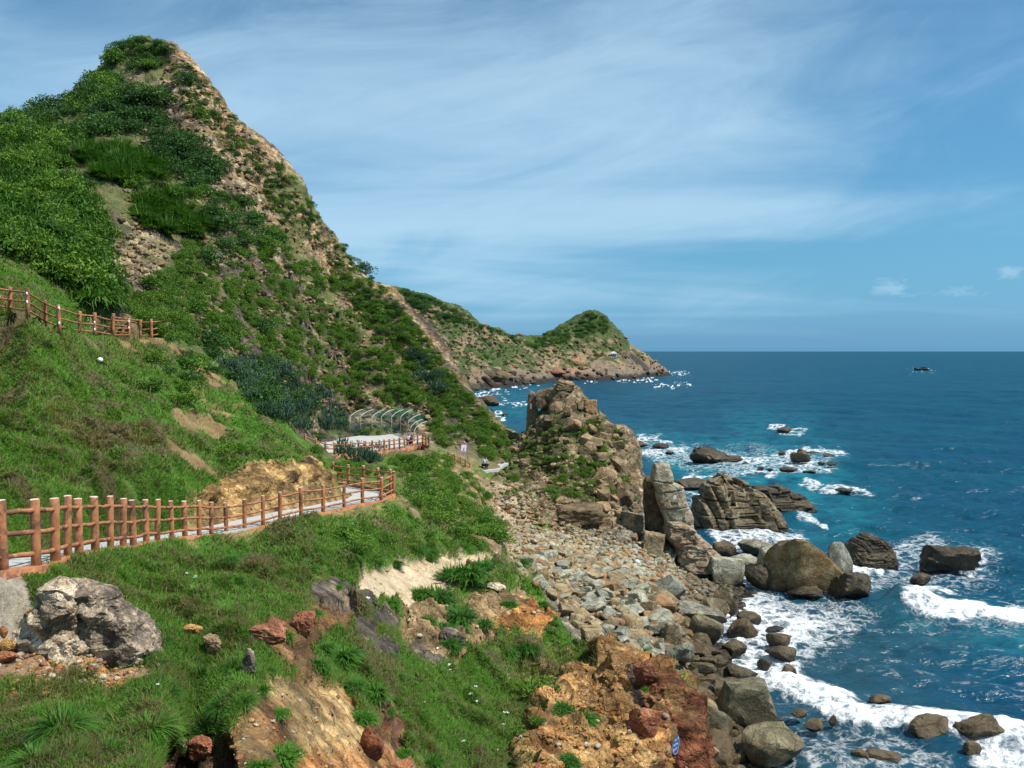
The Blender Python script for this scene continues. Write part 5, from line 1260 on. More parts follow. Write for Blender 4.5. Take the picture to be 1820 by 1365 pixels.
# ------------------------------------------------------------------ simple paints
def paint(name, c, rough=0.6, var=0.25, scale=6.0, dirt=None, bump=0.15, fade=None):
    m, nt, b = mat_new(name); h = NT(nt); tco = h.n('ShaderNodeNewGeometry').outputs['Position']
    a = h.noise(tco, scale, 6, 0.65)
    lo_c = tuple(x * (1 - var) for x in c); hi_c = tuple(min(1, x * (1 + var)) for x in c)
    base = h.ramp(a.outputs[0], [(0.3, lo_c), (0.7, hi_c)])
    if dirt is not None:
        d = h.noise(tco, 1.7, 6, 0.7, 0.5); base = h.mix(h.mapr(d.outputs[0], 0.50, 0.60, 0, 0.8), base, (*dirt, 1))
    if fade is not None:
        g_ = h.n('ShaderNodeMapping'); h.link(tco, g_.inputs[0]); g_.inputs['Scale'].default_value = (9, 9, 1.6)
        e_ = h.noise(g_.outputs[0], 1.0, 6, 0.7, 0.4); base = h.mix(h.mapr(e_.outputs[0], 0.54, 0.72, 0, 0.65), base, (*fade, 1)); e2 = h.noise(tco, 26, 3, 0.6); base = h.mix(h.mapr(e2.outputs[0], 0.62, 0.70, 0, 0.6), base, (0.10, 0.05, 0.035, 1))
    h.link(base, b.inputs['Base Color']); b.inputs['Roughness'].default_value = rough; b.inputs['Specular IOR Level'].default_value = 0.3
    h.link(h.bump(a.outputs[0], bump, 0.03), b.inputs['Normal'])
    return m
P_TERRA = paint('terracotta_paint', (0.37, 0.155, 0.068), 0.75, 0.40, 5.0, (0.10, 0.052, 0.036), 0.35, (0.50, 0.25, 0.13))
P_CAP = paint('pale_cap', (0.60, 0.50, 0.43), 0.8, 0.2)  # paler tone given to the upward faces of the fence posts
P_WHITE = paint('white_paint', (0.78, 0.77, 0.75), 0.5, 0.06)
P_STEEL = paint('cream_steel', (0.50, 0.52, 0.42), 0.5, 0.15)
def keep(o, p):
    o.parent = p; o.matrix_parent_inverse = Matrix.Translation(-p.location); return o
def make_fence(name, label, bases, levels, pr, rr_, kerb=True, chips=None, group=None, double=False, gaps=()):
    root = empty(name, bases[0], label, 'fence', group)
    for i, p in enumerate(bases):
        mb = MB(); R_ = pr * (1 + random.uniform(-.08, .08)); tl = Vector((random.uniform(-.035, .035), random.uniform(-.035, .035), random.uniform(-.03, .02)))
        mb.tube([p - Vector((0, 0, .25)), p + tl * .3 + Vector((0, 0, .35)), p + tl * .7 + Vector((0, 0, .8)), p + tl + Vector((0, 0, POST_H - .012)), p + tl + Vector((0, 0, POST_H))], [R_ * 1.06, R_, R_ * .98, R_, R_ * .9], 14, jit=0.02)
        o = mb.build('post', P_TERRA, None, True); o.data.materials.append(P_CAP)
        for f in o.data.polygons:
            if f.normal.z > 0.6: f.material_index = 1
        keep(o, root)
        if chips and i in chips:
            for hz_ in chips[i]:
                mb = MB(); c = p + Vector((R_ * 0.35, -R_ * 0.94, hz_)); mb.tube([c + Vector((0, .012, -.075)), c + Vector((0, .0, -.05)), c + Vector((0, 0, .05)), c + Vector((0, .012, .075))], [.012, .04, .04, .012], 8)
                k = mb.build('paint_chip', P_WHITE, None, True); keep(k, root)
    for i, (a, b) in enumerate(zip(bases[:-1], bases[1:])):
        if i in gaps: continue
        for L in levels:
            mb = MB(); q = [a.lerp(b, t) + Vector((0, 0, L - 0.015 * math.sin(t * math.pi) * random.uniform(-.4, 1.4))) for t in (0, .25, .5, .75, 1)]
            mb.tube(q, [rr_ * random.uniform(.9, 1.08) for _ in q], 10, jit=0.04); keep(mb.build('rail', P_TERRA, None, True), root)
    if kerb:
        line = resample(bases, 0.4); vs = []; fs = []
        for i, p in enumerate(line):
            a = line[max(i - 1, 0)]; c = line[min(i + 1, len(line) - 1)]; t = Vector((c.x - a.x, c.y - a.y, 0)).normalized(); n = Vector((-t.y, t.x, 0))
            j = random.uniform(-.012, .012)
            for s, dz in ((-1, -.35), (-.9, .055 + j), (-.6, .075 + j), (.6, .075 + j), (.9, .055 + j), (1, -.3)): vs.append(p + n * .13 * s + Vector((0, 0, dz)))
        for i in range(len(line) - 1):
            for k in range(5): fs.append((i * 6 + k, i * 6 + k + 1, i * 6 + 7 + k, i * 6 + 6 + k))
        mb = MB(); mb.add(vs, fs); keep(mb.build('kerb', P_TERRA, None, True), root)
    return root
make_fence('path_fence', 'long terracotta post and rail fence along the lower concrete path, nearest to the viewer', low_b, (0.26, 0.60, 0.935), 0.073, 0.039)
make_fence('terrace_fence', 'terracotta fence round the pale concrete terrace with people behind it', ter_b, (0.22, 0.58, 0.92), 0.085, 0.05, kerb=True)
make_fence('upper_fence', 'terracotta fence with white chipped marks along the upper grassy slope', up_b[:9], (0.16, 0.52, 0.93), 0.085, 0.042, kerb=False,
           chips={2: (0.86, 0.5), 4: (0.95, 0.3), 6: (0.6, 0.25), 8: (0.9, 0.55)})
eb = [up_b[8], up_b[9], up_b[10], up_b[10] + Vector((-0.7, 3.2, 0.15)), up_b[8] + Vector((-1.3, 3.0, .2)), up_b[6] + Vector((-.3, 2.6, 0.05))]
make_fence('upper_fence', 'short terracotta fence return at the right end of the upper path', eb[1:], (0.16, 0.52, 0.93), 0.085, 0.042, kerb=False)
side_b = [post_base(p) for p in SIDE_F]
make_fence('side_fence', 'small terracotta fence stepping down beside the pink framed sign', side_b, (0.25, 0.6, 0.93), 0.075, 0.045, kerb=False)

# ------------------------------------------------------------------ netting on curved posts behind the terrace
net_m = bpy.data.materials.new('green_netting'); net_m.use_nodes = True; nt = net_m.node_tree; b = nt.nodes['Principled BSDF']; h = NT(nt)
b.inputs['Base Color'].default_value = (0.015, 0.085, 0.072, 1); b.inputs['Roughness'].default_value = 0.9; b.inputs['Alpha'].default_value = 0.38; b.inputs['Specular IOR Level'].default_value = 0.1
roots = []
NETP = [(622, 768, 741, 86), (641, 767, 741, 86.5), (661, 766, 741.5, 87), (678, 764, 741, 87.5), (696, 763.5, 741, 88), (712, 765, 741.5, 88), (725.5, 772, 750, 86), (730, 780, 759, 84.5), (737, 786, 763, 83.5)]
nroot = empty('netting_screen', at(622, 768, 86), 'row of cream curved posts carrying dark green netting behind the terrace', 'screen')
tops = []
for (px, pyb, pyt, d) in NETP:
    base = at(px, pyb, d); top = at(px, pyt, d); base.z -= .3
    arc = [top + Vector((1.6 * (.853 - math.cos(t)), 1.7 * (.853 - math.cos(t)), 1.45 * (math.sin(t) - .523))) for t in np.linspace(.55, 1.40, 8)]
    mb = MB(); mb.tube([base, top] + arc[1:], 0.032, 8); keep(mb.build('post', P_STEEL, None, True), nroot)
    tops.append([base, top] + arc[1:])
for A_, B_ in zip(tops[:-1], tops[1:]):
    vs = []; fs = []; n = len(A_)
    for P in (A_, B_):
        for p in P: vs.append(p + Vector((0.02, 0.06, 0)))
    for k in range(n - 1): fs.append((k, k + 1, n + k + 1, n + k))
    mb = MB(); mb.add(vs, fs); keep(mb.build('net', net_m), nroot)

# ------------------------------------------------------------------ signs
P_PINK = paint('pink_paint', (0.62, 0.20, 0.48), 0.5, 0.08); P_NAVY = paint('navy_paint', (0.02, 0.03, 0.14), 0.5, 0.1)
P_BLUE = paint('blue_paint', (0.035, 0.075, 0.26), 0.5, 0.15); P_LBLUE = paint('pale_blue_paint', (0.42, 0.60, 0.80), 0.5, 0.1); P_RED = paint('red_paint', (0.50, 0.03, 0.04), 0.5, 0.1)
def local_part(mb, name, mat, root, **k):
    o = mb.build(name, mat, root, **k); return o
sp_ = at(824, 797, 78.6); g = hit(824, 812)
s = empty('sign_board', sp_, 'white notice board with pink frame and a small dark figure, on the cliff', 'sign', rz=math.radians(18)); s.rotation_euler[1] = math.radians(9)
mb = MB(); mb.box((0, 0, 0), (0.56, 0.05, 0.80)); local_part(mb, 'board', P_PINK, s)
mb = MB(); mb.box((0, -0.028, 0.03), (0.47, 0.012, 0.56)); local_part(mb, 'panel', P_WHITE, s)
mb = MB(); mb.tube([(0.03, -0.036, -0.12), (0.03, -0.036, -0.02), (0.03, -.036, 0.03)], [0.055, 0.045, 0.02], 8); mb.tube([(0.03, -.036, .035), (0.03, -.036, .065), (0.03, -.036, .095)], [0.02, .035, .015], 8); local_part(mb, 'figure', P_NAVY, s)
mb = MB(); mb.box((-.2, .04, -.75), (.04, .04, .9)); mb.box((.2, .04, -.75), (.04, .04, .9)); local_part(mb, 'support', P_STEEL, s)
# narrow red and white board on the post of the stack
t = at(943.5, 722, 90.75); s = empty('narrow_sign', t, 'narrow upright white board with red ends on the stone post of the stack', 'sign')
mb = MB(); mb.box((0, 0, 0), (0.22, 0.04, 0.55)); local_part(mb, 'board', P_WHITE, s)
mb = MB(); mb.box((0.05, -.005, .42), (0.36, 0.04, 0.27)); mb.box((0.02, -.005, -.40), (0.28, 0.04, 0.24)); local_part(mb, 'red_end', P_RED, s)
# white square painted plate on the pillar
t = at(1199.5, 884, 71.55); s = empty('white_plate', t, 'small white square plate fixed on the split stone pillar', 'plate')
mb = MB(); mb.box((0, 0, 0), (0.24, 0.05, 0.28)); local_part(mb, 'plate', P_WHITE, s)
# blue oval sign painted on the red cliff: three lines of pale, unreadable strokes
P = hit(1201, 1323); d = P.y - 0.35; c = at(1201, 1323, d)
s = empty('oval_sign', c, 'tilted blue oval sign with three pale lines of writing on the red cliff', 'sign'); s.rotation_euler = (math.radians(-12), math.radians(12), math.radians(14))
def ellipse(mb, a, b_, y, th, n=40):
    vs = []; 
    for yy in (y, y + th):
        for k in range(n): an = 2 * math.pi * k / n; vs.append((a * math.cos(an), yy, b_ * math.sin(an)))
    mb.add(vs, [tuple(range(n)), tuple(range(2 * n - 1, n - 1, -1))] + [(k, (k + 1) % n, n + (k + 1) % n, n + k) for k in range(n)])
k = d / FOC
mb = MB(); ellipse(mb, 7.0 * k, 18.5 * k, 0, .10); local_part(mb, 'plate', P_BLUE, s)
mb = MB(); 
for i in range(40):
    a0 = 2 * math.pi * i / 40; a1 = 2 * math.pi * (i + 1) / 40
    mb.tube([(6.0 * k * math.cos(a0), -.006, 17 * k * math.sin(a0)), (6.0 * k * math.cos(a1), -.006, 17 * k * math.sin(a1))], 0.35 * k, 6)
local_part(mb, 'rim', P_LBLUE, s)
mb = MB()
for row in range(3):
    z0 = (8.2 - row * 8.2) * k
    for gl in range(3):
        x0 = (-3.0 + gl * 3.0) * k; zz = z0 + x0 * 0.75; r_ = random.Random(row * 3 + gl)
        mb.tube([(x0 - .9 * k, -.01, zz - 2.3 * k), (x0 - .9 * k, -.01, zz + 2.3 * k)], .42 * k, 6)
        mb.tube([(x0 - .9 * k, -.01, zz + r_.choice([2.2, 0, -2.2]) * k), (x0 + .9 * k, -.01, zz + r_.choice([2.6, 0.4, -1.6]) * k)], .42 * k, 6)
        if r_.random() < .7: mb.tube([(x0 + .9 * k, -.01, zz - 1.6 * k), (x0 + .9 * k, -.01, zz + 2.6 * k)], .42 * k, 6)
local_part(mb, 'lettering', P_LBLUE, s)

# ------------------------------------------------------------------ litter, ball, floats
P_LIT = paint('white_plastic', (0.75, 0.77, 0.78), 0.4, 0.08)
LIT = [(333, 1023, .10, 'crumpled pale plastic bag in the grass below the near fence'), (348, 1030, .13, 'flattened clear plastic bottle in the grass below the near fence'), (626, 934, .30, 'pale blue scrap of sheeting under the fence at the grass edge'),
       (836, 1236, .16, None), (847, 1249, .18, None), (900, 1270, .18, None), (895, 1291, .14, None), (823, 1321, .13, None), (797, 1184, .14, None), (800, 1193, .10, None), (845, 1222, .12, None), (754, 1251, .07, None), (860, 1281, .07, None), (925, 1312, .10, None), (884, 1335, .09, None), (778, 1155, .14, None), (320, 872, .14, 'white scrap in the turf behind the middle of the near fence'), (158, 647, .10, 'tiny white scrap in the turf left of the white ball'), (282, 1222, .05, 'small white scrap beside the dark gully edge'), (654, 1066, .16, 'white scrap on the slate band under the sand patch')]
for i, (px, py, sz, lb) in enumerate(LIT):
    P = hit(px, py)
    if P is None: continue
    g_ = np.random.default_rng(700 + i); bm = bmesh.new(); bmesh.ops.create_grid(bm, x_segments=5, y_segments=4, size=1.0)
    for v in bm.verts: v.co = Vector((v.co.x * sz * .40 * (1 + g_.normal() * .15), v.co.y * sz * .22, sz * .12 + g_.normal() * sz * .08))
    bmesh.ops.solidify(bm, geom=bm.faces[:], thickness=0.006); me = bpy.data.meshes.new('litter'); bm.to_mesh(me); bm.free()
    o = new_obj('litter', me, P_LIT if 'blue' not in (lb or '') else P_LBLUE); o.location = P + Vector((0, -.03, .05)); o.rotation_euler = (g_.uniform(-.3, .7), g_.uniform(-.3, .3), g_.uniform(0, 6))
    tag(o, lb or 'scrap of white litter on the grass slope falling towards the beach', 'litter', None if lb else 'white litter on the lower grass slope')
def ball(px, py, r, lb, d=None):
    P = hit(px, py) if d is None else at(px, py, d); v, f = ICO[3]; o = new_obj('float_ball', mesh_np('float_ball', v * np.array([1, 1, .92], F32) * r, f), P_LIT); o.location = P + Vector((0, -.1, r * .7)); tag(o, lb, 'float')
ball(180, 643, 0.13, 'white ball lying on the upper turf slope'); ball(1132, 1001, 0.20, 'round white float stranded at the top of the boulder beach'); 
t = hit(1290, 1170)
for px, py, sz, lb in ((1289, 1113, .26, 'white plastic box piece among grey boulders of the beach'),):
    P = hit(px, py)
    mb = MB(); mb.box((0, 0, 0), (sz * 1.6, sz, sz * .6), Matrix.Rotation(.5, 3, 'Z') @ Matrix.Rotation(.3, 3, 'X')); o = mb.build('foam_box', P_LIT); o.location = P + Vector((0, -.4, .9)); tag(o, lb, 'litter')
# thin sticks on the slope
P_WOOD = paint('grey_driftwood', (0.30, 0.26, 0.20), .9, .25)
for (a, c, lb) in (((588, 1267), (597, 1291), 'thin grey stick lying on the orange dirt slope'), ((478, 753), (497, 760), 'pale pole lying above the cut in the turf bank')):
    A_, B_ = hit(*a), hit(*c); mb = MB(); mb.tube([A_ + Vector((0, 0, .05)), A_.lerp(B_, .5) + Vector((.02, 0, .07)), B_ + Vector((0, 0, .05))], [.012 * A_.y / 12, .01 * A_.y / 12, .008 * A_.y / 12], 6)
    tag(mb.build('stick', P_WOOD), lb, 'stick')

# ------------------------------------------------------------------ shrine on the headland
P_WALL = paint('cream_wall', (0.66, 0.66, 0.62), .8, .08); P_TILE = paint('pale_roof', (0.46, 0.48, 0.46), .8, .1); P_SLAB = paint('blue_grey_base', (0.34, 0.40, 0.40), .8, .12)
P = hhit(1090, 634) or at(1090, 634, 632); P = at(1090, 634, P.y - 5)
s = empty('shrine', P, 'tiny pale shrine with a red band and hipped roof on the headland cliff', 'building', rz=math.radians(-8)); k = P.y / FOC
mb = MB(); mb.box((0, 3 * k, -2.2 * k), (15 * k, 8 * k, 5.4 * k)); local_part(mb, 'base', P_SLAB, s)
mb = MB(); mb.box((0, 3 * k, 3.0 * k), (11.5 * k, 6 * k, 5.0 * k)); local_part(mb, 'wall', P_WALL, s)
mb = MB(); mb.box((0, -.15 * k, 2.0 * k), (10.5 * k, .3 * k, 1.6 * k)); local_part(mb, 'red_band', P_RED, s)
mb = MB(); mb.add([(-7.2 * k, -1.5 * k, 5.5 * k), (7.2 * k, -1.5 * k, 5.5 * k), (7.2 * k, 7.5 * k, 5.5 * k), (-7.2 * k, 7.5 * k, 5.5 * k), (-2 * k, 3 * k, 9.4 * k), (2 * k, 3 * k, 9.4 * k)], [(3, 2, 1, 0), (0, 1, 5, 4), (1, 2, 5), (2, 3, 4, 5), (3, 0, 4)]); local_part(mb, 'roof', P_TILE, s)
mb = MB()
for x in (-3, 0, 3): mb.box((x * k, -.05 * k, 4.2 * k), (1.2 * k, .3 * k, 1.9 * k))
local_part(mb, 'window', P_NAVY, s)
# ------------------------------------------------------------------ fishing boat near the horizon
P = sea_at(1637, 658.5); s = empty('fishing_boat', P, 'small dark wooden fishing boat far out near the horizon, bow to the left', 'boat', rz=math.pi)
P_HULL = paint('dark_hull', (0.075, 0.055, 0.045), .6, .2); P_CAB = paint('brown_cabin', (0.16, 0.11, 0.085), .6, .2)
vs = []; fs = []; n = 13
for i in range(n):
    t = i / (n - 1); x = -7 + 14 * t; w = 2.0 * (1 - max(0, (t - .55) / .45) ** 2) * (0.85 + .15 * min(1, t * 4)); sh = 1.5 + 1.3 * t ** 3 + .3 * (1 - t) ** 2
    for yy, zz in ((-w, sh), (-w * .8, .5), (0, -.5), (w * .8, .5), (w, sh), (w * .85, sh - .25), (-w * .85, sh - .25)): vs.append((x + (zz * .35 if i == n - 1 else 0), yy, zz))
for i in range(n - 1):
    for k_ in range(7): fs.append((i * 7 + k_, i * 7 + (k_ + 1) % 7, (i + 1) * 7 + (k_ + 1) % 7, (i + 1) * 7 + k_))
fs.append(tuple(range(7))); fs.append(tuple(range(7 * (n - 1), 7 * n)))
mb = MB(); mb.add(vs, fs); local_part(mb, 'hull', P_HULL, s)
mb = MB(); mb.box((-2.6, 0, 2.4), (4.2, 2.6, 2.2)); mb.box((-2.4, 0, 3.65), (5.0, 3.1, .22)); local_part(mb, 'cabin', P_CAB, s)
mb = MB(); mb.tube([(1.5, 0, 1), (1.5, 0, 5.2)], .10, 6); mb.tube([(1.5, 0, 4.9), (-1.5, 0, 3.8)], .05, 6); local_part(mb, 'mast', P_CAB, s)
mb = MB(); mb.box((3.6, 0, 1.9), (1.6, 1.3, .7)); local_part(mb, 'crate', P_WHITE, s)

# ------------------------------------------------------------------ people
SKIN = paint('skin', (0.48, 0.27, 0.18), .6, .05); HAIRM = paint('black_hair', (0.012, 0.010, 0.009), .5, .1)
def skin_mesh(name, verts, edges, rad, mat, parent, root=0, sub=2):
    me = bpy.data.meshes.new(name); me.from_pydata(verts, edges, []); o = bpy.data.objects.new(name, me); COL.objects.link(o)
    md = o.modifiers.new('skin', 'SKIN'); 
    for i, r_ in enumerate(rad): me.skin_vertices[0].data[i].radius = (r_, r_) if not hasattr(r_, '__len__') else r_
    me.skin_vertices[0].data[root].use_root = True
    s2 = o.modifiers.new('sub', 'SUBSURF'); s2.levels = sub; s2.render_levels = sub
    dg = bpy.context.evaluated_depsgraph_get(); m2 = bpy.data.meshes.new_from_object(o.evaluated_get(dg)); bpy.data.objects.remove(o)
    for p in m2.polygons: p.use_smooth = True
    m2.name = name; m2.materials.clear(); return new_obj(name, m2, mat, parent)
def person(loc, rz, label, shirt, legs, pose):
    r = empty('person', loc, label, 'person', rz=rz)
    J = pose      # dict of joints
    names = list(J); idx = {n_: i for i, n_ in enumerate(names)}
    E = [('pelvis', 'waist'), ('waist', 'chest'), ('chest', 'neck'), ('neck', 'chin'), ('chin', 'head'), ('head', 'crown')]
    for s_ in 'lr': E += [('chest', 'sh' + s_), ('sh' + s_, 'el' + s_), ('el' + s_, 'wr' + s_), ('wr' + s_, 'ha' + s_), ('ha' + s_, 'fi' + s_), ('pelvis', 'hip' + s_), ('hip' + s_, 'kn' + s_), ('kn' + s_, 'an' + s_), ('an' + s_, 'to' + s_)]
    R = dict(pelvis=(.15, .11), waist=(.135, .10), chest=(.155, .11), neck=.055, chin=.075, head=(.078, .095), crown=.05)
    for s_ in 'lr': R.update({'sh' + s_: .062, 'el' + s_: .043, 'wr' + s_: .030, 'ha' + s_: (.040, .02), 'fi' + s_: (.028, .014), 'hip' + s_: .092, 'kn' + s_: .058, 'an' + s_: .040, 'to' + s_: .032})
    body = skin_mesh('body', [J[n_] for n_ in names], [(idx[a], idx[b_]) for a, b_ in E], [R[n_] for n_ in names], SKIN, r, idx['pelvis'])
    def cloth(nm, keys, edges, grow, mat):
        ii = {n_: i for i, n_ in enumerate(keys)}; rr__ = []
        for n_ in keys:
            q = R[n_]; rr__.append(tuple(x + grow for x in q) if hasattr(q, '__len__') else q + grow)
        skin_mesh(nm, [J[n_] for n_ in keys], [(ii[a], ii[b_]) for a, b_ in edges], rr__, mat, r, 0)
    cloth('shirt', ['waist', 'chest', 'pelvis', 'shl', 'ell', 'shr', 'elr'], [('pelvis', 'waist'), ('waist', 'chest'), ('chest', 'shl'), ('shl', 'ell'), ('chest', 'shr'), ('shr', 'elr')], .022, shirt)
    cloth('trousers', ['pelvis', 'hipl', 'knl', 'anl', 'hipr', 'knr', 'anr'], [('pelvis', 'hipl'), ('hipl', 'knl'), ('knl', 'anl'), ('pelvis', 'hipr'), ('hipr', 'knr'), ('knr', 'anr')], .02, legs)
    hd = Vector(J['head']); v, f = ICO[3]; p = v.copy() * np.array([.098, .112, .115], F32); kp = (v[:, 2] > -0.15) | (v[:, 1] > 0.1); p[~kp] *= 0.6
    o = new_obj('hair', mesh_np('hair', p, f), HAIRM, r); o.location = hd + Vector((0, .022, .055))
    for sx__ in (-1, 1):
        o = new_obj('shoe', mesh_np('shoe', v * np.array([.05, .13, .045], F32), f), P_NAVY, r); o.location = Vector(J['an' + ('l' if sx__ < 0 else 'r')]) + Vector((0, -.07, -.04))
    mb = MB(); 
    for sx__ in (-1, 1): mb.tube([hd + Vector((sx__ * .033, -.092, .012)), hd + Vector((sx__ * .033, -.104, .012))], .012, 8)
    mb.build('eye', HAIRM, r); mb = MB(); mb.tube([hd + Vector((0, -.09, .0)), hd + Vector((0, -.118, -.03)), hd + Vector((0, -.09, -.035))], [.010, .017, .008], 8); mb.build('nose', SKIN, r, True)
    return r
def standing(arms_up=False, hold=False):
    J = dict(pelvis=(0, 0, .93), waist=(0, 0, 1.10), chest=(0, .01, 1.32), neck=(0, .0, 1.46), chin=(0, -.012, 1.535), head=(0, -.015, 1.61), crown=(0, 0, 1.68))
    for s_, x in (('l', -1), ('r', 1)):
        J.update({'sh' + s_: (x * .185, .01, 1.39), 'hip' + s_: (x * .09, 0, .88), 'kn' + s_: (x * .10, -.02, .49), 'an' + s_: (x * .11, .02, .09), 'to' + s_: (x * .12, -.15, .035)})
        if arms_up: J.update({'el' + s_: (x * .20, -.16, 1.60), 'wr' + s_: (x * .09, -.24, 1.80), 'ha' + s_: (x * .06, -.25, 1.88), 'fi' + s_: (x * .04, -.25, 1.95)})
        elif hold: J.update({'el' + s_: (x * .23, -.04, 1.12), 'wr' + s_: (x * .13, -.24, 1.14), 'ha' + s_: (x * .09, -.29, 1.16), 'fi' + s_: (x * .05, -.34, 1.17)})
        else: J.update({'el' + s_: (x * .23, .03, 1.11), 'wr' + s_: (x * .235, -.02, .86), 'ha' + s_: (x * .235, -.03, .78), 'fi' + s_: (x * .225, -.045, .70)})
    return J
def crouching():
    J = dict(pelvis=(0, .10, .42), waist=(0, .07, .58), chest=(0, -.04, .80), neck=(0, -.08, .93), chin=(0, -.11, .99), head=(0, -.13, 1.06), crown=(0, -.12, 1.13))
    for s_, x in (('l', -1), ('r', 1)):
        J.update({'sh' + s_: (x * .18, -.05, .86), 'hip' + s_: (x * .10, .06, .40), 'kn' + s_: (x * .16, -.36, .48), 'an' + s_: (x * .15, -.16, .09), 'to' + s_: (x * .16, -.34, .035), 'el' + s_: (x * .25, -.24, .66), 'wr' + s_: (x * .12, -.42, .58), 'ha' + s_: (x * .08, -.48, .58), 'fi' + s_: (x * .04, -.53, .57)})
    return J
C_WHITE = paint('white_cloth', (0.72, 0.74, 0.80), .9, .06); C_NAVY = paint('dark_blue_cloth', (0.02, 0.035, 0.075), .9, .1); C_BLACK = paint('black_cloth', (0.015, 0.015, 0.018), .9, .1); C_SKY = paint('light_blue_cloth', (0.36, 0.50, 0.66), .9, .08)
def foot(px, py, d): v = at(px, py, d); return v
zt = 11.1
pA = at(725.5, 790, 81.2); pA.z = float(ground_z(pA.x, pA.y)) + 0.06; pB = at(731.5, 790, 81.6); pB.z = float(ground_z(pB.x, pB.y)) + 0.06
person(pA, math.radians(20), 'person in a white top lifting both arms behind the terrace fence', C_WHITE, C_BLACK, standing(arms_up=True))
person(pB, math.radians(-30), 'person in dark blue clothes standing behind the terrace fence', C_NAVY, C_BLACK, standing(hold=True))
pC = at(861, 833.5, 80.6); person(pC, math.radians(60), 'person with black hair and light blue top crouching on the path by the stack', C_SKY, C_BLACK, crouching())
# ------------------------------------------------------------------ foliage
def leaf_mat(name, stops, rough=0.6, trans=0.22):
    m, nt, b = mat_new(name); h = NT(nt)
    oi = h.n('ShaderNodeObjectInfo'); at_ = h.n('ShaderNodeAttribute', attribute_name='tint'); pos = h.n('ShaderNodeNewGeometry').outputs['Position']
    k = h.math('ADD', h.math('MULTIPLY', at_.outputs['Fac'], 0.6), h.math('MULTIPLY', oi.outputs['Random'], 0.4))
    c = h.ramp(k, stops); h.link(c, b.inputs['Base Color']); b.inputs['Roughness'].default_value = rough; b.inputs['Specular IOR Level'].default_value = 0.25
    out = nt.nodes['Material Output']; tr = h.n('ShaderNodeBsdfTranslucent'); h.link(h.mix(1.0, c, (1.2, 1.35, 0.6, 1), 'MULTIPLY'), tr.inputs['Color'])
    ms = h.n('ShaderNodeMixShader'); ms.inputs[0].default_value = trans; h.link(b.outputs[0], ms.inputs[1]); h.link(tr.outputs[0], ms.inputs[2]); h.link(ms.outputs[0], out.inputs['Surface'])
    return m
LM = {
    'shrub': leaf_mat('shrub_leaf', [(0.0, (0.036, 0.090, 0.013)), (0.45, (0.080, 0.175, 0.018)), (0.8, (0.130, 0.235, 0.024)), (1.0, (0.19, 0.25, 0.04))]),
    'dark': leaf_mat('dark_leaf', [(0.0, (0.020, 0.055, 0.016)), (0.5, (0.042, 0.108, 0.025)), (1.0, (0.085, 0.170, 0.034))]),
    'strap': leaf_mat('strap_leaf', [(0.0, (0.026, 0.070, 0.012)), (0.5, (0.052, 0.135, 0.016)), (0.85, (0.090, 0.190, 0.022)), (1.0, (0.16, 0.17, 0.05))]),
    'cactus': leaf_mat('cactus_flesh', [(0.0, (0.012, 0.034, 0.020)), (0.5, (0.030, 0.075, 0.044)), (0.9, (0.070, 0.125, 0.08)), (1.0, (0.15, 0.14, 0.10))], 0.55, 0.0),
    'tuft': leaf_mat('tussock_blade', [(0.0, (0.024, 0.075, 0.011)), (0.4, (0.045, 0.140, 0.013)), (0.8, (0.080, 0.200, 0.018)), (1.0, (0.16, 0.18, 0.05))]),
}
LM['dry'] = leaf_mat('dry_blade', [(0.0, (0.055, 0.040, 0.028)), (0.5, (0.115, 0.085, 0.055)), (1.0, (0.20, 0.155, 0.09))], .8, .15)
WOODM = paint('dry_twig', (0.10, 0.075, 0.05), .9, .3)
def quads_mesh(name, P, A, Bv, mat, tint):
    """leaf diamonds: centre P, half length vector A, half width vector Bv"""
    n = len(P); V = np.empty((n, 4, 3), F32); V[:, 0] = P - A; V[:, 1] = P + Bv; V[:, 2] = P + A; V[:, 3] = P - Bv
    me = mesh_np(name, V.reshape(-1, 3), np.arange(n * 4).reshape(n, 4), False); vcol(me, 'tint', np.repeat(tint, 4)); me.materials.append(mat); return me
def rnd_dirs(g, n):
    v = g.normal(size=(n, 3)); return v / np.linalg.norm(v, axis=1, keepdims=True)
def leafy(seed, n=420, flat=0.75, leaf=0.115, lobes=9, aspect=0.42):
    g = np.random.default_rng(seed); L = rnd_dirs(g, lobes) * g.uniform(.35, .75, (lobes, 1)); L[:, 2] = np.abs(L[:, 2]) * flat; rad = g.uniform(.30, .52, lobes)
    k = g.integers(0, lobes, n); dr = rnd_dirs(g, n); dr[:, 2] = np.where(g.random(n) < .7, np.abs(dr[:, 2]), dr[:, 2])
    P = L[k] + dr * (rad[k] * g.uniform(.72, 1.06, n))[:, None]; P[:, 2] = np.maximum(P[:, 2], -0.05) 
    ax = dr * .7 + rnd_dirs(g, n) * .8; ax /= np.linalg.norm(ax, axis=1, keepdims=True); w = np.cross(ax, rnd_dirs(g, n)); w /= np.linalg.norm(w, axis=1, keepdims=True) + 1e-6
    s = leaf * g.uniform(.6, 1.3, n)[:, None]
    tint = np.clip(0.52 + 0.24 * g.normal(size=n) + (g.random(lobes) - .5)[k] * .7, 0, 1)
    return P, ax * s, w * s * aspect, tint
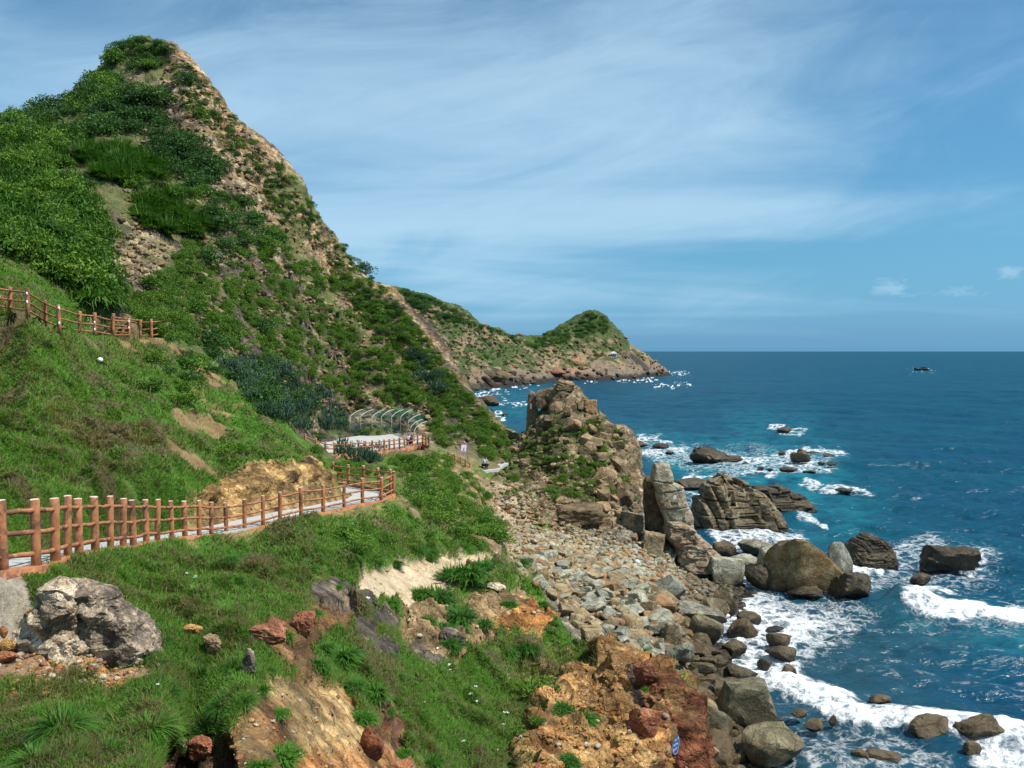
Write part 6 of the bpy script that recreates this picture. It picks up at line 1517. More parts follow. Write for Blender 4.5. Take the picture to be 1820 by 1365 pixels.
def blade_tuft(seed, n, length, width, spread=1.1, droop=0.6, seg=3, rise=0.75):
    g = np.random.default_rng(seed); an = g.uniform(0, 2 * np.pi, n); tl = np.sqrt(g.random(n)) * spread
    d = np.stack([np.cos(an) * np.sin(tl), np.sin(an) * np.sin(tl), np.cos(tl) * rise + .1], 1); base = np.stack([np.cos(an), np.sin(an), np.zeros(n)], 1) * (g.random(n) ** .7)[:, None] * .28
    L = length * g.uniform(.6, 1.15, n); side = np.stack([-np.sin(an + g.normal(0, .5, n)), np.cos(an), np.zeros(n)], 1); W_ = width * g.uniform(.7, 1.3, n)
    rows = []
    for i in range(seg + 1):
        t = i / seg; p = base + d * (L * t)[:, None]; p[:, 2] -= droop * L * t ** 2 * np.sin(tl); w = (W_ * (1 - t) ** .8 * (0.6 + .8 * min(1, t * 3)))[:, None]; w = np.maximum(w, .0004); rows += [p - side * w, p + side * w]
    V = np.stack(rows, 1); m_ = V.shape[1]; i0 = np.arange(n) * m_; F_ = []
    for i in range(seg): F_.append(np.stack([i0 + 2 * i, i0 + 2 * i + 1, i0 + 2 * i + 3, i0 + 2 * i + 2], 1))
    tint = np.clip(.45 + .25 * g.normal(size=n) + .3 * (g.random(n) < .06), 0, 1)
    return V.reshape(-1, 3), np.concatenate(F_), np.repeat(tint, m_)
def core_lump(r, z, seed):
    v, f = ICO[2]; p = v * np.array([r, r, r * .7], F32) * (1 + .25 * noise3(v[:, 0] * 2 + seed, v[:, 1] * 2, v[:, 2] * 2))[:, None]; p[:, 2] += z; return p, f
def proto_leafy(name, seed, mat, **k):
    P, A_, B_, t = leafy(seed, **k); return quads_mesh(name, P.astype(F32), A_.astype(F32), B_.astype(F32), mat, t)
def proto_blades(name, seed, mat, n, length, width, clumps=1, cr=0.6, **k):
    g = np.random.default_rng(seed); VV = []; FF = []; TT = []; o = 0
    for c in range(clumps):
        v, f, t = blade_tuft(seed * 31 + c, n, length, width, **k)
        if clumps > 1:
            an = g.uniform(0, 6.28); r_ = cr * math.sqrt(g.random()); v = v * g.uniform(.7, 1.15) + np.array([math.cos(an) * r_, math.sin(an) * r_, g.uniform(0, .45) * (1 - r_ / cr * .7)])
        VV.append(v); FF.append(f + o); TT.append(t); o += len(v)
        if clumps > 1:      # the stem that carries this rosette
            b1 = v.reshape(n, -1, 3)[:, :2].mean((0, 1)); e_ = .03; q_ = np.array([[e_, 0, 0], [0, e_, 0], [-e_, 0, 0], [0, -e_, 0]]); tb = np.concatenate([q_ + [0, 0, -.12], q_ * .8 + b1 * [.45, .45, .6], q_ * .7 + b1 + [0, 0, .06]])
            VV.append(tb); FF.append(np.array([[a_ * 4 + k_, a_ * 4 + (k_ + 1) % 4, a_ * 4 + 4 + (k_ + 1) % 4, a_ * 4 + 4 + k_] for a_ in (0, 1) for k_ in range(4)]) + o); TT.append(np.full(12, .05)); o += 12
    me = mesh_np(name, np.concatenate(VV), np.concatenate(FF), True); vcol(me, 'tint', np.concatenate(TT)); me.materials.append(mat); return me
def proto_cactus(name, seed, n=110):
    g = np.random.default_rng(seed); VV = []; FF = []; TT = []; o = 0
    for i in range(n):
        an = g.uniform(0, 6.28); r_ = .55 * math.sqrt(g.random()); b0 = np.array([math.cos(an) * r_ * 1.1, math.sin(an) * r_ * 1.1, g.uniform(0, .6) * (1 - r_)]); d = np.array([math.cos(an) * r_ * 1.3, math.sin(an) * r_ * 1.3, 1.0]) + g.normal(0, .22, 3); d /= np.linalg.norm(d)
        L = g.uniform(.16, .42); R = g.uniform(.014, .026); up = np.cross(d, [0.3, .2, 1.]); up /= np.linalg.norm(up); w = np.cross(d, up); tt = g.random()
        rr_ = []
        for t, q in ((0, .7), (.3, 1.1), (.7, 1.0), (.93, .8), (1, .25)):
            c = b0 + d * L * t + np.array([math.cos(an), math.sin(an), 0]) * -.06 * t * t
            rr_ += [c + (up * math.cos(a_) + w * math.sin(a_)) * R * q for a_ in (0, 1.047, 2.094, 3.142, 4.189, 5.236)]
        VV.append(np.array(rr_)); 
        for s_ in range(4):
            for k_ in range(6): FF.append([o + s_ * 6 + k_, o + s_ * 6 + (k_ + 1) % 6, o + s_ * 6 + 6 + (k_ + 1) % 6, o + s_ * 6 + 6 + k_])
        TT += [tt] * 30; o += 30
    me = mesh_np(name, np.concatenate(VV), np.array(FF), True); vcol(me, 'tint', np.array(TT)); me.materials.append(LM['cactus']); return me
PR = {
    'shrub': [proto_leafy('shrub', 40 + s, LM['shrub'], n=760, flat=.8, leaf=.074) for s in range(5)],
    'dark': [proto_leafy('bush', 60 + s, LM['dark'], n=1150, flat=.8, leaf=.066, lobes=14, aspect=.5) for s in range(4)],
    'mid': [proto_leafy('bush', 80 + s, LM['shrub'], n=1150, flat=.8, leaf=.066, lobes=14, aspect=.5) for s in range(4)],
    'strap': [proto_blades('screwpine', 90 + s, LM['strap'], 26, .62, .026, clumps=13, cr=.42, spread=1.45, droop=.75) for s in range(4)],
    'reed': [proto_blades('reed_clump', 120 + s, LM['strap'], 300, 1.0, .020, spread=.9, droop=.7) for s in range(3)],
    'cactus': [proto_cactus('cactus', 130 + s) for s in range(4)],
    'tuft': [proto_blades('tussock', 150 + s, LM['tuft'], 420, 1.0, .016, spread=1.35, droop=.7, rise=.8) for s in range(5)],
    'dry': [proto_blades('dry_tuft', 190 + s, LM['dry'], 150, .55, .012, spread=1.3, droop=.5) for s in range(3)],
    'round': [proto_blades('tussock', 170 + s, LM['tuft'], 80, .50, .018, clumps=14, cr=.30, spread=1.35, droop=.7) for s in range(4)],
}
rp = random.Random(77)
def plant(kind, P, size, label, cat, group=None, squash=1.0, name=None, nrm=None, sink=0.05):
    me = rp.choice(PR[kind]); o = bpy.data.objects.new(name or me.name.split('.')[0], me); COL.objects.link(o)
    o.location = (P.x, P.y, P.z - sink * size); sx_ = size * rp.uniform(.85, 1.15); o.scale = (sx_, size * rp.uniform(.85, 1.15), size * squash * rp.uniform(.8, 1.15)); o.rotation_euler = (rp.uniform(-.15, .15), rp.uniform(-.15, .15), rp.uniform(0, 6.28))
    return tag(o, label, cat, group)
def in_poly(px, py, poly): return poly_sd(np.array([px], F32), np.array([py], F32), poly)[0]
FAR_ITEMS = []     # small plants past the individual count: kind, P, size, squash
def zone(kinds, poly, n, s0, s1, label, cat, group, squash=1.0, dmin=5, dmax=250, indiv=None, noise_sc=None, thr=-1, hitf=None, pw=1.5, name=None):
    xs = [p[0] for p in poly]; ys = [p[1] for p in poly]; out = []; t = 0
    while len(out) < n and t < n * 30:
        t += 1; px, py = rp.uniform(min(xs), max(xs)), rp.uniform(min(ys), max(ys))
        if in_poly(px, py, poly) < 0 or (800 < px < 852 and 778 < py < 838): continue
        P = (hitf or hit)(px, py)
        if P is None or not dmin < P.y < dmax: continue
        if noise_sc and float(fbm3(np.array([P.x / noise_sc]), np.array([P.y / noise_sc]), np.array([P.z / noise_sc]), 3)[0]) < thr: continue
        out.append((P, s0 + (s1 - s0) * rp.random() ** pw, rp.choice(kinds)))
    out.sort(key=lambda q: -q[1] / q[0].y)
    for i, (P, s, kd) in enumerate(out):
        if indiv is None or i < indiv: plant(kd, P, s, label, cat, group, squash, name)
        else: FAR_ITEMS.append((kd, P, s, squash))
# ---- hill
zone(['dark', 'dark', 'mid'], [(190, 108), (215, 80), (250, 73), (300, 80), (318, 100), (280, 118), (235, 130)], 46, .8, 1.5, 'green bush in the thicket on the very peak of the hill', 'bush', 'bushes on the hill top', .9, indiv=26)
zone(['dark', 'mid'], [(-20, 238), (40, 214), (110, 182), (180, 134), (205, 105), (215, 135), (205, 175), (200, 235), (120, 255), (60, 245)], 75, 1.2, 2.6, 'green bush on the left flank of the hill below the peak', 'bush', 'bushes on the left flank of the hill', .9, dmin=60, indiv=45)
zone(['dark'], [(205, 172), (290, 166), (312, 215), (290, 238), (205, 232), (150, 225)], 30, 1.6, 2.6, 'dark green bush in the belt under the pale summit stone', 'bush', 'dark bushes under the summit stone', .9, indiv=25)
zone(['dark'], [(255, 245), (318, 238), (365, 275), (402, 315), (392, 338), (330, 335), (275, 285)], 34, 1.4, 2.5, 'dark green bush in the slanting belt across the upper hill', 'bush', 'bushes of the slanting belt', .9, indiv=28)
zone(['reed'], [(140, 268), (215, 258), (270, 275), (298, 312), (230, 325), (160, 312)], 55, 1.6, 2.6, 'tall green reed clump in the upper reed bed of the hill', 'reeds', 'upper reed bed of the hill', 1.0)
zone(['reed'], [(240, 352), (300, 348), (345, 362), (375, 402), (352, 425), (280, 415), (245, 395)], 48, 1.4, 2.3, 'tall green reed clump in the lower reed bed of the hill', 'reeds', 'lower reed bed of the hill', 1.0)
zone(['mid'], [(-30, 240), (60, 235), (110, 250), (150, 280), (165, 330), (180, 400), (190, 450), (205, 500), (203, 545), (165, 545), (110, 505), (50, 455), (-30, 450)], 66, 1.1, 2.0, 'leafy green bush among the screwpines of the thicket at the left', 'bush', 'leafy bushes in the left thicket', 1.05, dmin=46, indiv=40)
zone(['strap'], [(-30, 240), (60, 235), (110, 250), (150, 280), (165, 330), (180, 400), (190, 450), (205, 500), (203, 545), (165, 545), (110, 505), (50, 455), (-30, 450)], 134, 1.1, 2.1, 'tall screwpine with strap leaves in the dense thicket at the left', 'bush', 'screwpine thicket at the left', 1.05, dmin=46, name='screwpine')
zone(['mid', 'dark'], [(195, 318), (320, 330), (420, 335), (470, 380), (520, 440), (480, 470), (390, 445), (370, 400), (300, 345), (240, 345)], 60, .9, 1.9, 'leafy green bush on the middle of the hill right of the reed beds', 'bush', 'bushes on the middle of the hill', .85, indiv=40)
zone(['dark'], [(398, 645), (440, 632), (480, 648), (535, 685), (580, 705), (612, 735), (618, 768), (560, 768), (500, 755), (455, 720), (420, 690)], 40, .8, 1.5, 'dark leafy bush in the thicket at the foot of the hill', 'bush', 'dark bushes at the hill foot', 1.0, indiv=25)
zone(['cactus'], [(398, 645), (440, 632), (480, 648), (535, 685), (580, 705), (612, 735), (618, 768), (560, 768), (500, 755), (455, 720), (420, 690)], 80, .9, 1.6, 'blue green fleshy stemmed shrub in the thicket at the foot of the hill', 'shrub', 'blue green thicket at the hill foot', 1.0, name='succulent_shrub')
zone(['cactus'], [(592, 815), (610, 795), (640, 790), (675, 798), (678, 820), (640, 830)], 22, .9, 1.5, 'blue green fleshy stemmed shrub in front of the terrace fence', 'shrub', 'blue green shrubs before the terrace', 1.0, name='succulent_shrub')
zone(['cactus'], [(720, 640), (745, 625), (780, 670), (790, 700), (755, 690)], 12, 1.1, 1.9, 'blue green shrub in the patch on the right part of the hill face', 'shrub', 'blue green shrubs of the right hill face', 1.0, name='succulent_shrub')
hillp = [(215, 560), (270, 500), (330, 430), (420, 425), (560, 470), (640, 500), (700, 540), (760, 605), (830, 700), (905, 785), (870, 825), (800, 800), (740, 745), (620, 735), (600, 700), (520, 650), (400, 620), (300, 610)]
zone(['shrub', 'shrub', 'mid'], hillp, 1300, .32, .88, 'small rounded green shrub among the tan rocks of the steep hill face', 'shrub', 'shrubs on the rocky hill face', 1.05, dmin=50, indiv=120, noise_sc=3.0, thr=-.08)
zone(['shrub', 'dark'], [(300, 110), (345, 112), (430, 225), (530, 332), (600, 428), (690, 520), (790, 640), (740, 640), (640, 540), (560, 440), (450, 330), (380, 240), (330, 190)], 420, .28, .80, 'little shrub clinging to the bare right hand ridge of the hill', 'shrub', 'shrubs on the bare ridge', .85, dmin=60, indiv=22)
for px, py, s, lb in ((330, 148, 1.8, 'single dark bush on the pale rock right of the peak'), (352, 205, 1.8, 'single green bush lower down the pale rock of the peak'), (497, 302, 1.3, 'dark bush on the skyline halfway down the ridge'), (515, 322, 1.1, 'small bush on the skyline above the orange ridge knob'), (650, 482, 1.5, 'dark bush on the skyline of the lower ridge'), (365, 470, 2.0, 'broad green bush above the dark rock bands'), (470, 590, 1.5, 'round bright bush on the hill face beside a dark band'), (340, 560, 1.8, 'bright green bush right of the upper fence end'), (370, 610, 1.6, 'tall green bush against a dark rock face')):
    P = hit(px, py); 
    if P: plant('dark' if 'dark' in lb else 'shrub', P, s, lb, 'bush', name='bush')
# ---- slope under the terrace, saddle, stack
zone(['shrub', 'shrub', 'mid'], [(690, 815), (740, 805), (800, 812), (838, 850), (870, 880), (890, 940), (890, 985), (850, 985), (770, 925), (720, 880), (705, 845)], 150, .5, 1.05, 'rounded green shrub on the steep slope below the terrace', 'shrub', 'shrubs below the terrace', .85, dmin=40, noise_sc=3.5, thr=-.2, indiv=70)
zone(['shrub'], [(840, 728), (905, 775), (925, 790), (890, 830), (850, 800)], 60, .35, .8, 'low green shrub on the ridge foot left of the rock stack', 'shrub', 'shrubs at the ridge foot', .8, dmin=70, indiv=18)
zone(['shrub'], [(880, 835), (930, 785), (985, 760), (1080, 740), (1110, 790), (1130, 860), (1120, 935), (1040, 900), (960, 880), (890, 880)], 340, .28, .75, 'low green cushion shrub on the flank of the rock stack', 'shrub', 'cushion shrubs of the rock stack', .6, dmin=68, noise_sc=3.0, thr=-.05, indiv=45)
zone(['shrub', 'tuft'], [(580, 950), (680, 930), (760, 940), (860, 965), (880, 985), (760, 985), (640, 1005)], 36, .35, .8, 'small green shrub along the crest above the sand patch', 'shrub', 'shrubs above the sand patch', .85, dmin=24, dmax=60, indiv=14)
zone(['shrub', 'dark'], [(300, 610), (420, 640), (400, 680), (330, 690), (270, 640)], 22, .5, 1.1, 'green shrub among broken rocks at the top of the turf slope', 'shrub', 'shrubs at the top of the turf slope', .85, dmin=30)
for px, py, s, lb in ((268, 690, 1.0, 'dark round bush in the turf below the bare tan patch'), (335, 712, 1.1, 'wide green bush in the turf slope'), (415, 805, .8, 'dark bush on the turf above the cut bank'), (560, 800, .9, 'green bush below the left end of the terrace fence')):
    P = hit(px, py)
    if P: plant('mid', P, s, lb, 'bush', None, .75, name='bush')
# ---- tussocks of the near spur: (px, py foot, width px, kind, place)
TUS = [(690, 1082, 45, 'round', 'in the sand patch'), (778, 1085, 80, 'round', 'dense row in the sandy hollow'), (745, 1070, 60, 'round', 'dense row in the sandy hollow'), (820, 1038, 90, 'round', 'dense row in the sandy hollow'), (860, 1025, 70, 'round', 'dense row in the sandy hollow'), (810, 1115, 74, 'round', 'in the sandy hollow under an overhang'), (785, 1130, 60, 'round', 'in the sandy hollow under an overhang'), (856, 1120, 48, 'round', 'single ball shape right of the sandy hollow'), (760, 1115, 44, 'round', 'in the sandy hollow under an overhang'),
       (820, 1168, 72, 'round', 'below the sandy hollow'), (795, 1160, 50, 'round', 'below the sandy hollow'), (900, 1172, 50, 'round', 'beside the small sand ledge'), (935, 1165, 60, 'round', 'beside the small sand ledge'), (925, 1010, 50, 'tuft', 'at the cliff edge above the scree'), (945, 1030, 44, 'tuft', 'at the cliff edge above the scree'), (906, 1082, 34, 'round', 'on the orange streaked face'), (965, 1080, 26, 'round', 'at the cliff edge above the scree'), (982, 1105, 30, 'tuft', 'at the cliff edge above the scree'),
       (960, 1240, 66, 'shrub', 'on the orange cliff top'), (930, 1235, 44, 'shrub', 'on the orange cliff top'), (1035, 1290, 72, 'round', 'hanging in the orange cliff'), (1005, 1270, 46, 'round', 'hanging in the orange cliff'), (1075, 1250, 36, 'round', 'by the dark crack of the red cliff'), (1160, 1262, 40, 'round', 'on the ledge of the red cliff'), (1150, 1230, 26, 'tuft', 'on the ledge of the red cliff'), (920, 1310, 40, 'shrub', 'at the left edge of the orange cliff'), (1010, 1365, 50, 'round', 'at the bottom edge in the orange cliff'), (1230, 1300, 18, 'shrub', 'at the right edge of the red cliff'), (1095, 1315, 14, 'shrub', 'by the dark crack of the red cliff'), (1140, 1160, 34, 'tuft', 'at the cliff edge above the boulders'),
       (655, 1250, 70, 'round', 'on the rim of the orange dirt slope'), (630, 1235, 56, 'round', 'on the rim of the orange dirt slope'), (600, 1190, 84, 'round', 'on the rim of the orange dirt slope'), (570, 1165, 56, 'round', 'among rust red ledges'), (555, 1100, 44, 'round', 'among rust red ledges'), (505, 1140, 40, 'round', 'among rust red ledges'), (560, 1195, 60, 'round', 'on the rim of the orange dirt slope'), (640, 1290, 60, 'round', 'on the rim of the orange dirt slope'), (494, 1275, 40, 'round', 'alone on the orange dirt slope'), (500, 1362, 86, 'round', 'largest on the orange dirt slope at the bottom'), (455, 1375, 60, 'round', 'largest on the orange dirt slope at the bottom'), (720, 1350, 36, 'round', 'beside the rusty knob'), (765, 1365, 50, 'round', 'in the grassy gully'), (700, 1010, 40, 'round', 'above the sand patch'), (740, 990, 50, 'round', 'above the sand patch'), (770, 995, 40, 'round', 'above the sand patch'),
       (265, 1310, 110, 'tuft', 'big arching at the gully edge'), (375, 1325, 96, 'tuft', 'drooping over the dark gully'), (345, 1260, 90, 'tuft', 'drooping over the dark gully'), (400, 1265, 80, 'tuft', 'on the spur crest'), (415, 1195, 64, 'tuft', 'on the spur crest'), (465, 1235, 50, 'tuft', 'on the spur crest'), (360, 1215, 80, 'tuft', 'on the spur crest'), (435, 1255, 60, 'tuft', 'on the spur crest'), (250, 1195, 80, 'tuft', 'at the foot of the slanted dark boulder'), (285, 1150, 50, 'tuft', 'at the foot of the slanted dark boulder'), (110, 1310, 130, 'tuft', 'broad low in the near left turf'), (170, 1100, 34, 'tuft', 'between the two near boulders'), (165, 1080, 26, 'tuft', 'between the two near boulders'), (60, 1365, 110, 'tuft', 'broad low in the near left turf'), (190, 1350, 100, 'tuft', 'broad low in the near left turf'), (475, 1200, 44, 'tuft', 'on the spur crest'), (300, 1240, 60, 'tuft', 'on the spur crest'), (96, 1188, 46, 'tuft', 'along the foot of the near outcrops'), (205, 1196, 44, 'tuft', 'along the foot of the near outcrops'), (268, 1176, 56, 'tuft', 'along the foot of the near outcrops'), (292, 1150, 50, 'tuft', 'along the foot of the near outcrops'), (725, 925, 40, 'tuft', 'round the bend of the path'), (760, 960, 40, 'tuft', 'round the bend of the path')]
for px, py, w, kd, pl_ in TUS:
    P = hit(px, py - w * .18)
    if P is None: continue
    s = w / FOC * P.y * (.80 if kd == 'round' else .62 if kd == 'shrub' else .58)
    plant(kd, P, s, 'green tussock ' + pl_, 'tussock', 'tussocks ' + pl_, .9 if kd != 'tuft' else .8, name='tussock', sink=.08)
zone(['round', 'shrub'], [(700, 1150), (860, 1180), (1000, 1250), (940, 1365), (740, 1365), (640, 1180)], 34, .10, .26, 'small dark green tuft in the grass slope falling towards the beach', 'tussock', 'small tufts of the grass slope', .8, dmin=10, dmax=40, name='tussock')
zone(['round', 'tuft'], [(470, 960), (620, 940), (700, 1000), (640, 1080), (500, 1060), (300, 1010)], 20, .12, .28, 'small grass tuft on the turf below the near fence', 'tussock', 'small tufts below the near fence', .7, dmin=10, dmax=40, name='tussock')
zone(['dark', 'shrub', 'cactus'], [(545, 770), (600, 772), (640, 766), (735, 757), (735, 765), (640, 774), (575, 785)], 26, .35, .8, 'low bush along the back edge of the terrace', 'bush', 'bushes behind the terrace', .8, dmin=70, name='bush', indiv=14)
zone(['mid', 'shrub'], [(575, 835), (600, 822), (640, 830), (690, 838), (690, 850), (620, 850)], 14, .5, .9, 'green bush between the path bend and the terrace', 'bush', 'bushes behind the path bend', .8, dmin=45, name='bush', indiv=8)
zone(['dry'], [(0, 1230), (250, 1200), (420, 1180), (480, 1060), (640, 1010), (620, 940), (400, 970), (120, 1010), (280, 1020), (300, 1140), (250, 1230), (200, 1365), (0, 1365)], 70, .12, .30, 'brown dried grass tuft in the near turf', 'grass tuft', 'dried tufts of the near turf', .8, dmin=8, dmax=34, noise_sc=2.0, thr=0.0, name='dry_tuft')
zone(['shrub', 'shrub', 'dark'], [(640, 500), (700, 536), (760, 608), (830, 698), (880, 748), (845, 745), (770, 665), (690, 580), (625, 520)], 130, .3, .85, 'little shrub on the lower bare edge of the hill', 'shrub', 'shrubs on the lower hill edge', .9, dmin=60, indiv=10)
zone(['shrub', 'shrub', 'dark'], [(628, 512), (688, 548), (748, 620), (818, 712), (872, 765), (832, 762), (755, 678), (675, 592), (610, 530)], 190, .28, .8, 'little shrub on the lower bare edge of the hill', 'shrub', 'shrubs on the lower hill edge', .9, dmin=60, indiv=0)
zone(['dry', 'dry', 'tuft'], hillp, 520, .35, .85, 'x', 'x', 'x', .8, dmin=50, indiv=0)
zone(['dry', 'tuft'], [(300, 115), (345, 118), (430, 232), (530, 340), (640, 490), (560, 450), (450, 350), (380, 260)], 160, .3, .7, 'x', 'x', 'x', .8, dmin=60, indiv=0)
zone(['dry'], [(0, 590), (250, 610), (420, 720), (520, 800), (380, 850), (280, 890), (0, 890)], 90, .18, .5, 'brown dried grass tuft on the upper turf slope', 'grass tuft', 'dried tufts of the upper turf slope', .7, dmin=17, dmax=60, noise_sc=2.2, thr=0.05, name='dry_tuft')
zone(['dry'], [(560, 1180), (700, 1190), (900, 1250), (930, 1365), (760, 1365), (660, 1250)], 40, .12, .32, 'brown dried grass tuft on the slope falling to the beach', 'grass tuft', 'dried tufts of the falling slope', .7, dmin=9, dmax=40, noise_sc=2.2, thr=0.05, name='dry_tuft')
zone(['mid', 'dark'], [(-30, 226), (70, 204), (75, 228), (30, 248), (-30, 262)], 26, 1.3, 2.4, 'bush on the far left skyline of the hill', 'bush', 'bushes on the left skyline', .9, dmin=60, name='bush', indiv=16)
# ---- headland growth reads as one mass
HL = []
def hzone(poly, n, s0, s1, kinds):
    xs = [p[0] for p in poly]; ys = [p[1] for p in poly]; k = 0; t = 0
    while k < n and t < n * 20:
        t += 1; px, py = rp.uniform(min(xs), max(xs)), rp.uniform(min(ys), max(ys))
        if in_poly(px, py, poly) < 0: continue
        P = hhit(px, py)
        if P is None: continue
        HL.append((rp.choice(kinds), P, rp.uniform(s0, s1), .75)); k += 1
hzone([(640, 505), (690, 512), (720, 518), (770, 533), (835, 566), (880, 588), (925, 604), (925, 612), (870, 590), (830, 580), (770, 560), (720, 545), (680, 540)], 130, 2.0, 4.2, ['dark'])
hzone([(935, 606), (990, 588), (1050, 556), (1075, 564), (1085, 590), (1030, 600), (980, 615), (940, 622)], 150, 1.8, 3.6, ['dark', 'dark', 'shrub'])
hzone([(700, 540), (830, 580), (950, 620), (1060, 600), (1110, 620), (1060, 640), (960, 650), (860, 650), (780, 650)], 330, .9, 2.0, ['shrub', 'dark'])
def joined(name, items, label=None):
    VV = []; FF = []; TT = []; MM = []; o = 0; mats = []
    cache = {}
    for kd, P, s, sq in items:
        me = rp.choice(PR[kd])
        if me.name not in cache:
            n = len(me.vertices); v = np.empty(n * 3, F32); me.vertices.foreach_get('co', v); f = np.empty(len(me.loops), np.int32); me.loops.foreach_get('vertex_index', f); t = np.empty(n, F32); me.attributes['tint'].data.foreach_get('value', t); cache[me.name] = (v.reshape(-1, 3), f.reshape(-1, 4), t)
        v, f, t = cache[me.name]; an = rp.uniform(0, 6.28); ca, sa = math.cos(an), math.sin(an)
        q = np.stack([(v[:, 0] * ca - v[:, 1] * sa) * s + P.x, (v[:, 0] * sa + v[:, 1] * ca) * s + P.y, v[:, 2] * s * sq + P.z], 1)
        mt = me.materials[0]
        if mt not in mats: mats.append(mt)
        VV.append(q); FF.append(f + o); TT.append(np.clip(t + rp.uniform(-.25, .25), 0, 1)); MM.append(np.full(len(f), mats.index(mt), np.int32)); o += len(v)
    me = mesh_np(name, np.concatenate(VV), np.concatenate(FF), False); vcol(me, 'tint', np.concatenate(TT))
    for mt in mats: me.materials.append(mt)
    me.polygons.foreach_set('material_index', np.concatenate(MM)); return tag(new_obj(name, me), kind='stuff')
joined('headland_scrub', HL)
items = []
for _ in range(1500):
    px, py = rp.uniform(700, 1180), rp.uniform(545, 682); P = hhit(px, py)
    if P is not None and P.z > 0.5 and not (935 < px < 1085 and py < 606): items.append((P.x, P.y, P.z, 0.5 + 2.2 * rp.random() ** 4, rp.choice([0, 0, 1, 2]) if P.z > 9 else 3))
tag(scatter_mesh('headland_stones', items, [RM['cliff'], RM['tan'], RM['orange'], RM['brown']], 1, False), kind='stuff')

if FAR_ITEMS: joined('hill_scrub', FAR_ITEMS)
# rubble of big blocks along the foot of the headland
for px, py, s in ((868, 664, 5.5), (880, 660, 4.6), (893, 668, 5.0), (880, 674, 5.2), (905, 672, 4.2), (918, 676, 3.8), (862, 677, 4.0), (896, 680, 4.4), (930, 678, 3.6), (845, 688, 4.4), (832, 690, 4.0), (872, 683, 3.6), (948, 680, 3.0), (910, 664, 3.2), (860, 693, 3.6), (1015, 672, 3.0), (1090, 672, 3.2), (1125, 670, 3.4), (1150, 664, 3.6), (1168, 663, 3.0), (1176, 662, 2.4), (1105, 676, 2.0)):
    P = hhit(px, py)
    if P: tag(rock_inst(PROTO[rp.randrange(14)], RM['brown' if py < 676 and px < 960 else 'dark'], P, s * .75, (rp.uniform(-.3, .3), rp.uniform(-.3, .3), rp.uniform(0, 6.28)), 'boulder'), 'dark block in the rubble along the headland waterline', 'boulder', 'blocks at the headland foot')
P = hhit(990, 662); 
if P: tag(rock_inst(PROTO[3], RM['red'], P, 6.0, (0, 0, .5), 'boulder', .9), 'rounded reddish boulder at the foot of the headland saddle', 'boulder')
P = hhit(1107, 630)
if P: tag(rock_inst(PROTO[4], RM['tan'], P, 4.0, (0, 0, .5), 'boulder', .9), 'pale yellowish boulder right of the tiny shrine', 'boulder')

# ------------------------------------------------------------------ turf
g = np.random.default_rng(33)
_pp, _qq = project(TX2, TY2, TZ3)
PXg = _pp.reshape(NV, NU); PYg = _qq.reshape(NV, NU)
ar_ = (np.gradient(PXg, axis=1) * np.gradient(PYg, axis=0) - np.gradient(PXg, axis=0) * np.gradient(PYg, axis=1))
wgt = np.clip(-ar_.ravel(), 0, 60) * np.clip(grass_amt, 0, 1) ** 1.5 * (TY < 50) * (_pp > -80) * (_pp < 1300) * (_qq < 1450) * (_qq > 400)
wgt *= 1 - 0.8 * sstep(.16, .42, fbm2(TX / 1.15 + 5, TY / 1.15 + 8, 4)); wgt *= 0.45 + 0.55 * sstep(45, 15, TY); wgt *= 1 - 0.55 * brown
cdf = np.cumsum(wgt); cdf /= cdf[-1]
NB = GRASS_N
idx = np.searchsorted(cdf, g.random(NB)); idx = np.clip(idx, 0, NU * NV - 1)
ju = g.uniform(-.5, .5, NB); jv = g.uniform(-.5, .5, NB)
r_ = idx // NU; c_ = idx % NU; r2 = np.clip(r_ + np.sign(jv).astype(int), 0, NV - 1); c2 = np.clip(c_ + np.sign(ju).astype(int), 0, NU - 1)
G = np.stack([TX2, TY2, TZ3], -1); i2 = r_ * NU + c2; i3 = r2 * NU + c_
bp = G[idx] + (G[i2] - G[idx]) * np.abs(ju)[:, None] + (G[i3] - G[idx]) * np.abs(jv)[:, None]
dist = bp[:, 1]
cl_ = fbm2(bp[:, 0] / .55, bp[:, 1] / .55, 3); hgt = (0.040 + 0.0036 * dist) * g.uniform(.6, 1.3, NB) * (1 + .9 * np.clip(cl_, -.5, 1))
stalk = g.random(NB) < .035; hgt = np.where(stalk, hgt * g.uniform(1.6, 2.6, NB), hgt)
wd = np.maximum(0.0045, dist * 0.00048) * g.uniform(.7, 1.3, NB)
an = g.uniform(0, 6.283, NB); lean = g.uniform(.15, 1.05, NB)
d0 = N1[idx] * .55 + np.array([0.12, -0.05, .6]); d0 += np.stack([np.cos(an), np.sin(an), np.zeros(NB)], 1) * lean[:, None]; d0 /= np.linalg.norm(d0, axis=1, keepdims=True)
sd = np.stack([-np.sin(an), np.cos(an), np.zeros(NB)], 1) * wd[:, None]
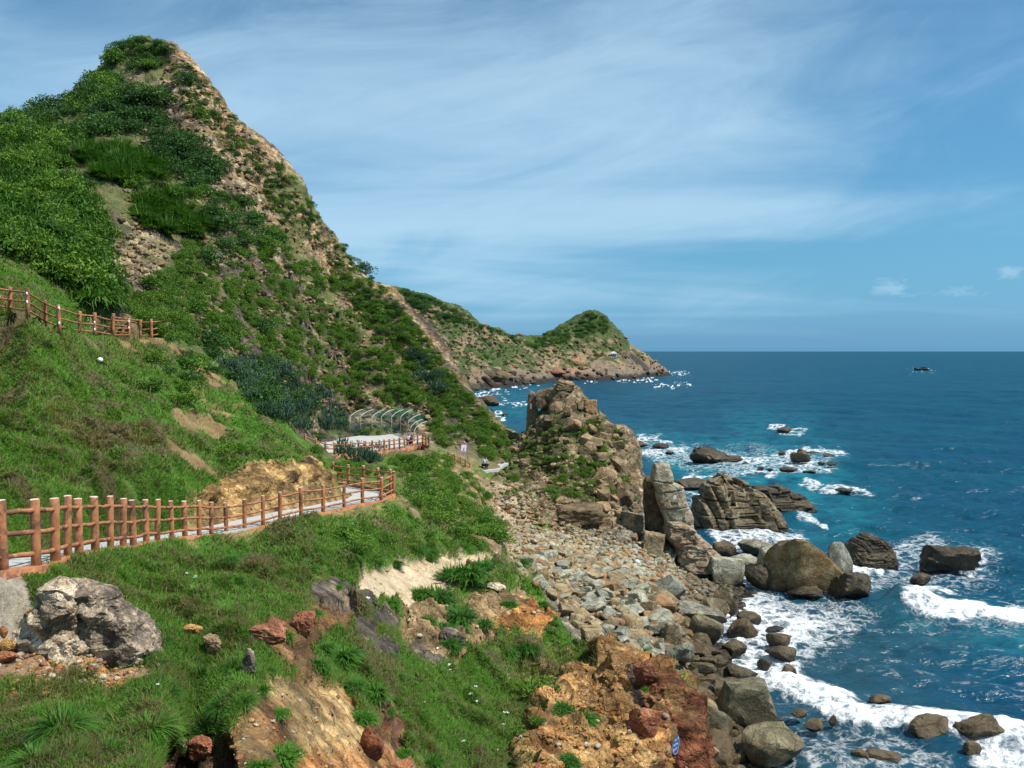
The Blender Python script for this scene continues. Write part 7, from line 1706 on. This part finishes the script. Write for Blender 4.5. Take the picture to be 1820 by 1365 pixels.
mid = bp + d0 * (hgt * .55)[:, None]; tip = bp + d0 * hgt[:, None]; tip[:, 2] -= hgt * .25 * lean; tip += np.stack([np.cos(an), np.sin(an), np.zeros(NB)], 1) * (hgt * .25)[:, None]
V = np.stack([bp - sd, bp + sd, mid + sd * .8, mid - sd * .8, tip], 1).reshape(-1, 3).astype(F32); i0 = np.arange(NB) * 5
Fg = np.concatenate([np.stack([i0, i0 + 1, i0 + 2], 1), np.stack([i0, i0 + 2, i0 + 3], 1), np.stack([i0 + 3, i0 + 2, i0 + 4], 1)])
tint = g.normal(.5, .16, NB) + fbm2(bp[:, 0] / 1.9, bp[:, 1] / 1.9, 3) * .35
dry = np.clip(sstep(-.04, .52, fbm2(bp[:, 0] / 6 + 9, bp[:, 1] / 6, 4) + .5 * fbm2(bp[:, 0] / .9, bp[:, 1] / .9, 3) + g.normal(0, .16, NB)) + brown[idx] * .8 * (g.random(NB) < .8), 0, 1)
gc = np.stack([np.interp(tint, [0, .5, 1], a_) for a_ in ([.050, .105, .180], [.130, .235, .330], [.018, .030, .052])], 1); dc = np.stack([np.interp(tint, [0, .5, 1], a_) for a_ in ([.080, .150, .27], [.058, .120, .21], [.030, .052, .095])], 1)
dry = np.where(stalk, .9, dry)
gc = gc * (1 - dry[:, None]) + dc * dry[:, None]
me = mesh_np('turf_grass', V, Fg, True); vcol(me, 'Col', np.repeat(gc, 5, 0))
m, nt, b = mat_new('grass_blade'); h = NT(nt); ac = h.n('ShaderNodeAttribute', attribute_name='Col'); h.link(ac.outputs['Color'], b.inputs['Base Color']); b.inputs['Roughness'].default_value = .7; b.inputs['Specular IOR Level'].default_value = .2
tr = h.n('ShaderNodeBsdfTranslucent'); h.link(h.mix(1.0, ac.outputs['Color'], (1.2, 1.3, .6, 1), 'MULTIPLY'), tr.inputs['Color']); ms = h.n('ShaderNodeMixShader'); ms.inputs[0].default_value = .4
h.link(b.outputs[0], ms.inputs[1]); h.link(tr.outputs[0], ms.inputs[2]); h.link(ms.outputs[0], nt.nodes['Material Output'].inputs['Surface'])
tag(new_obj('turf_grass', me, m), kind='stuff')
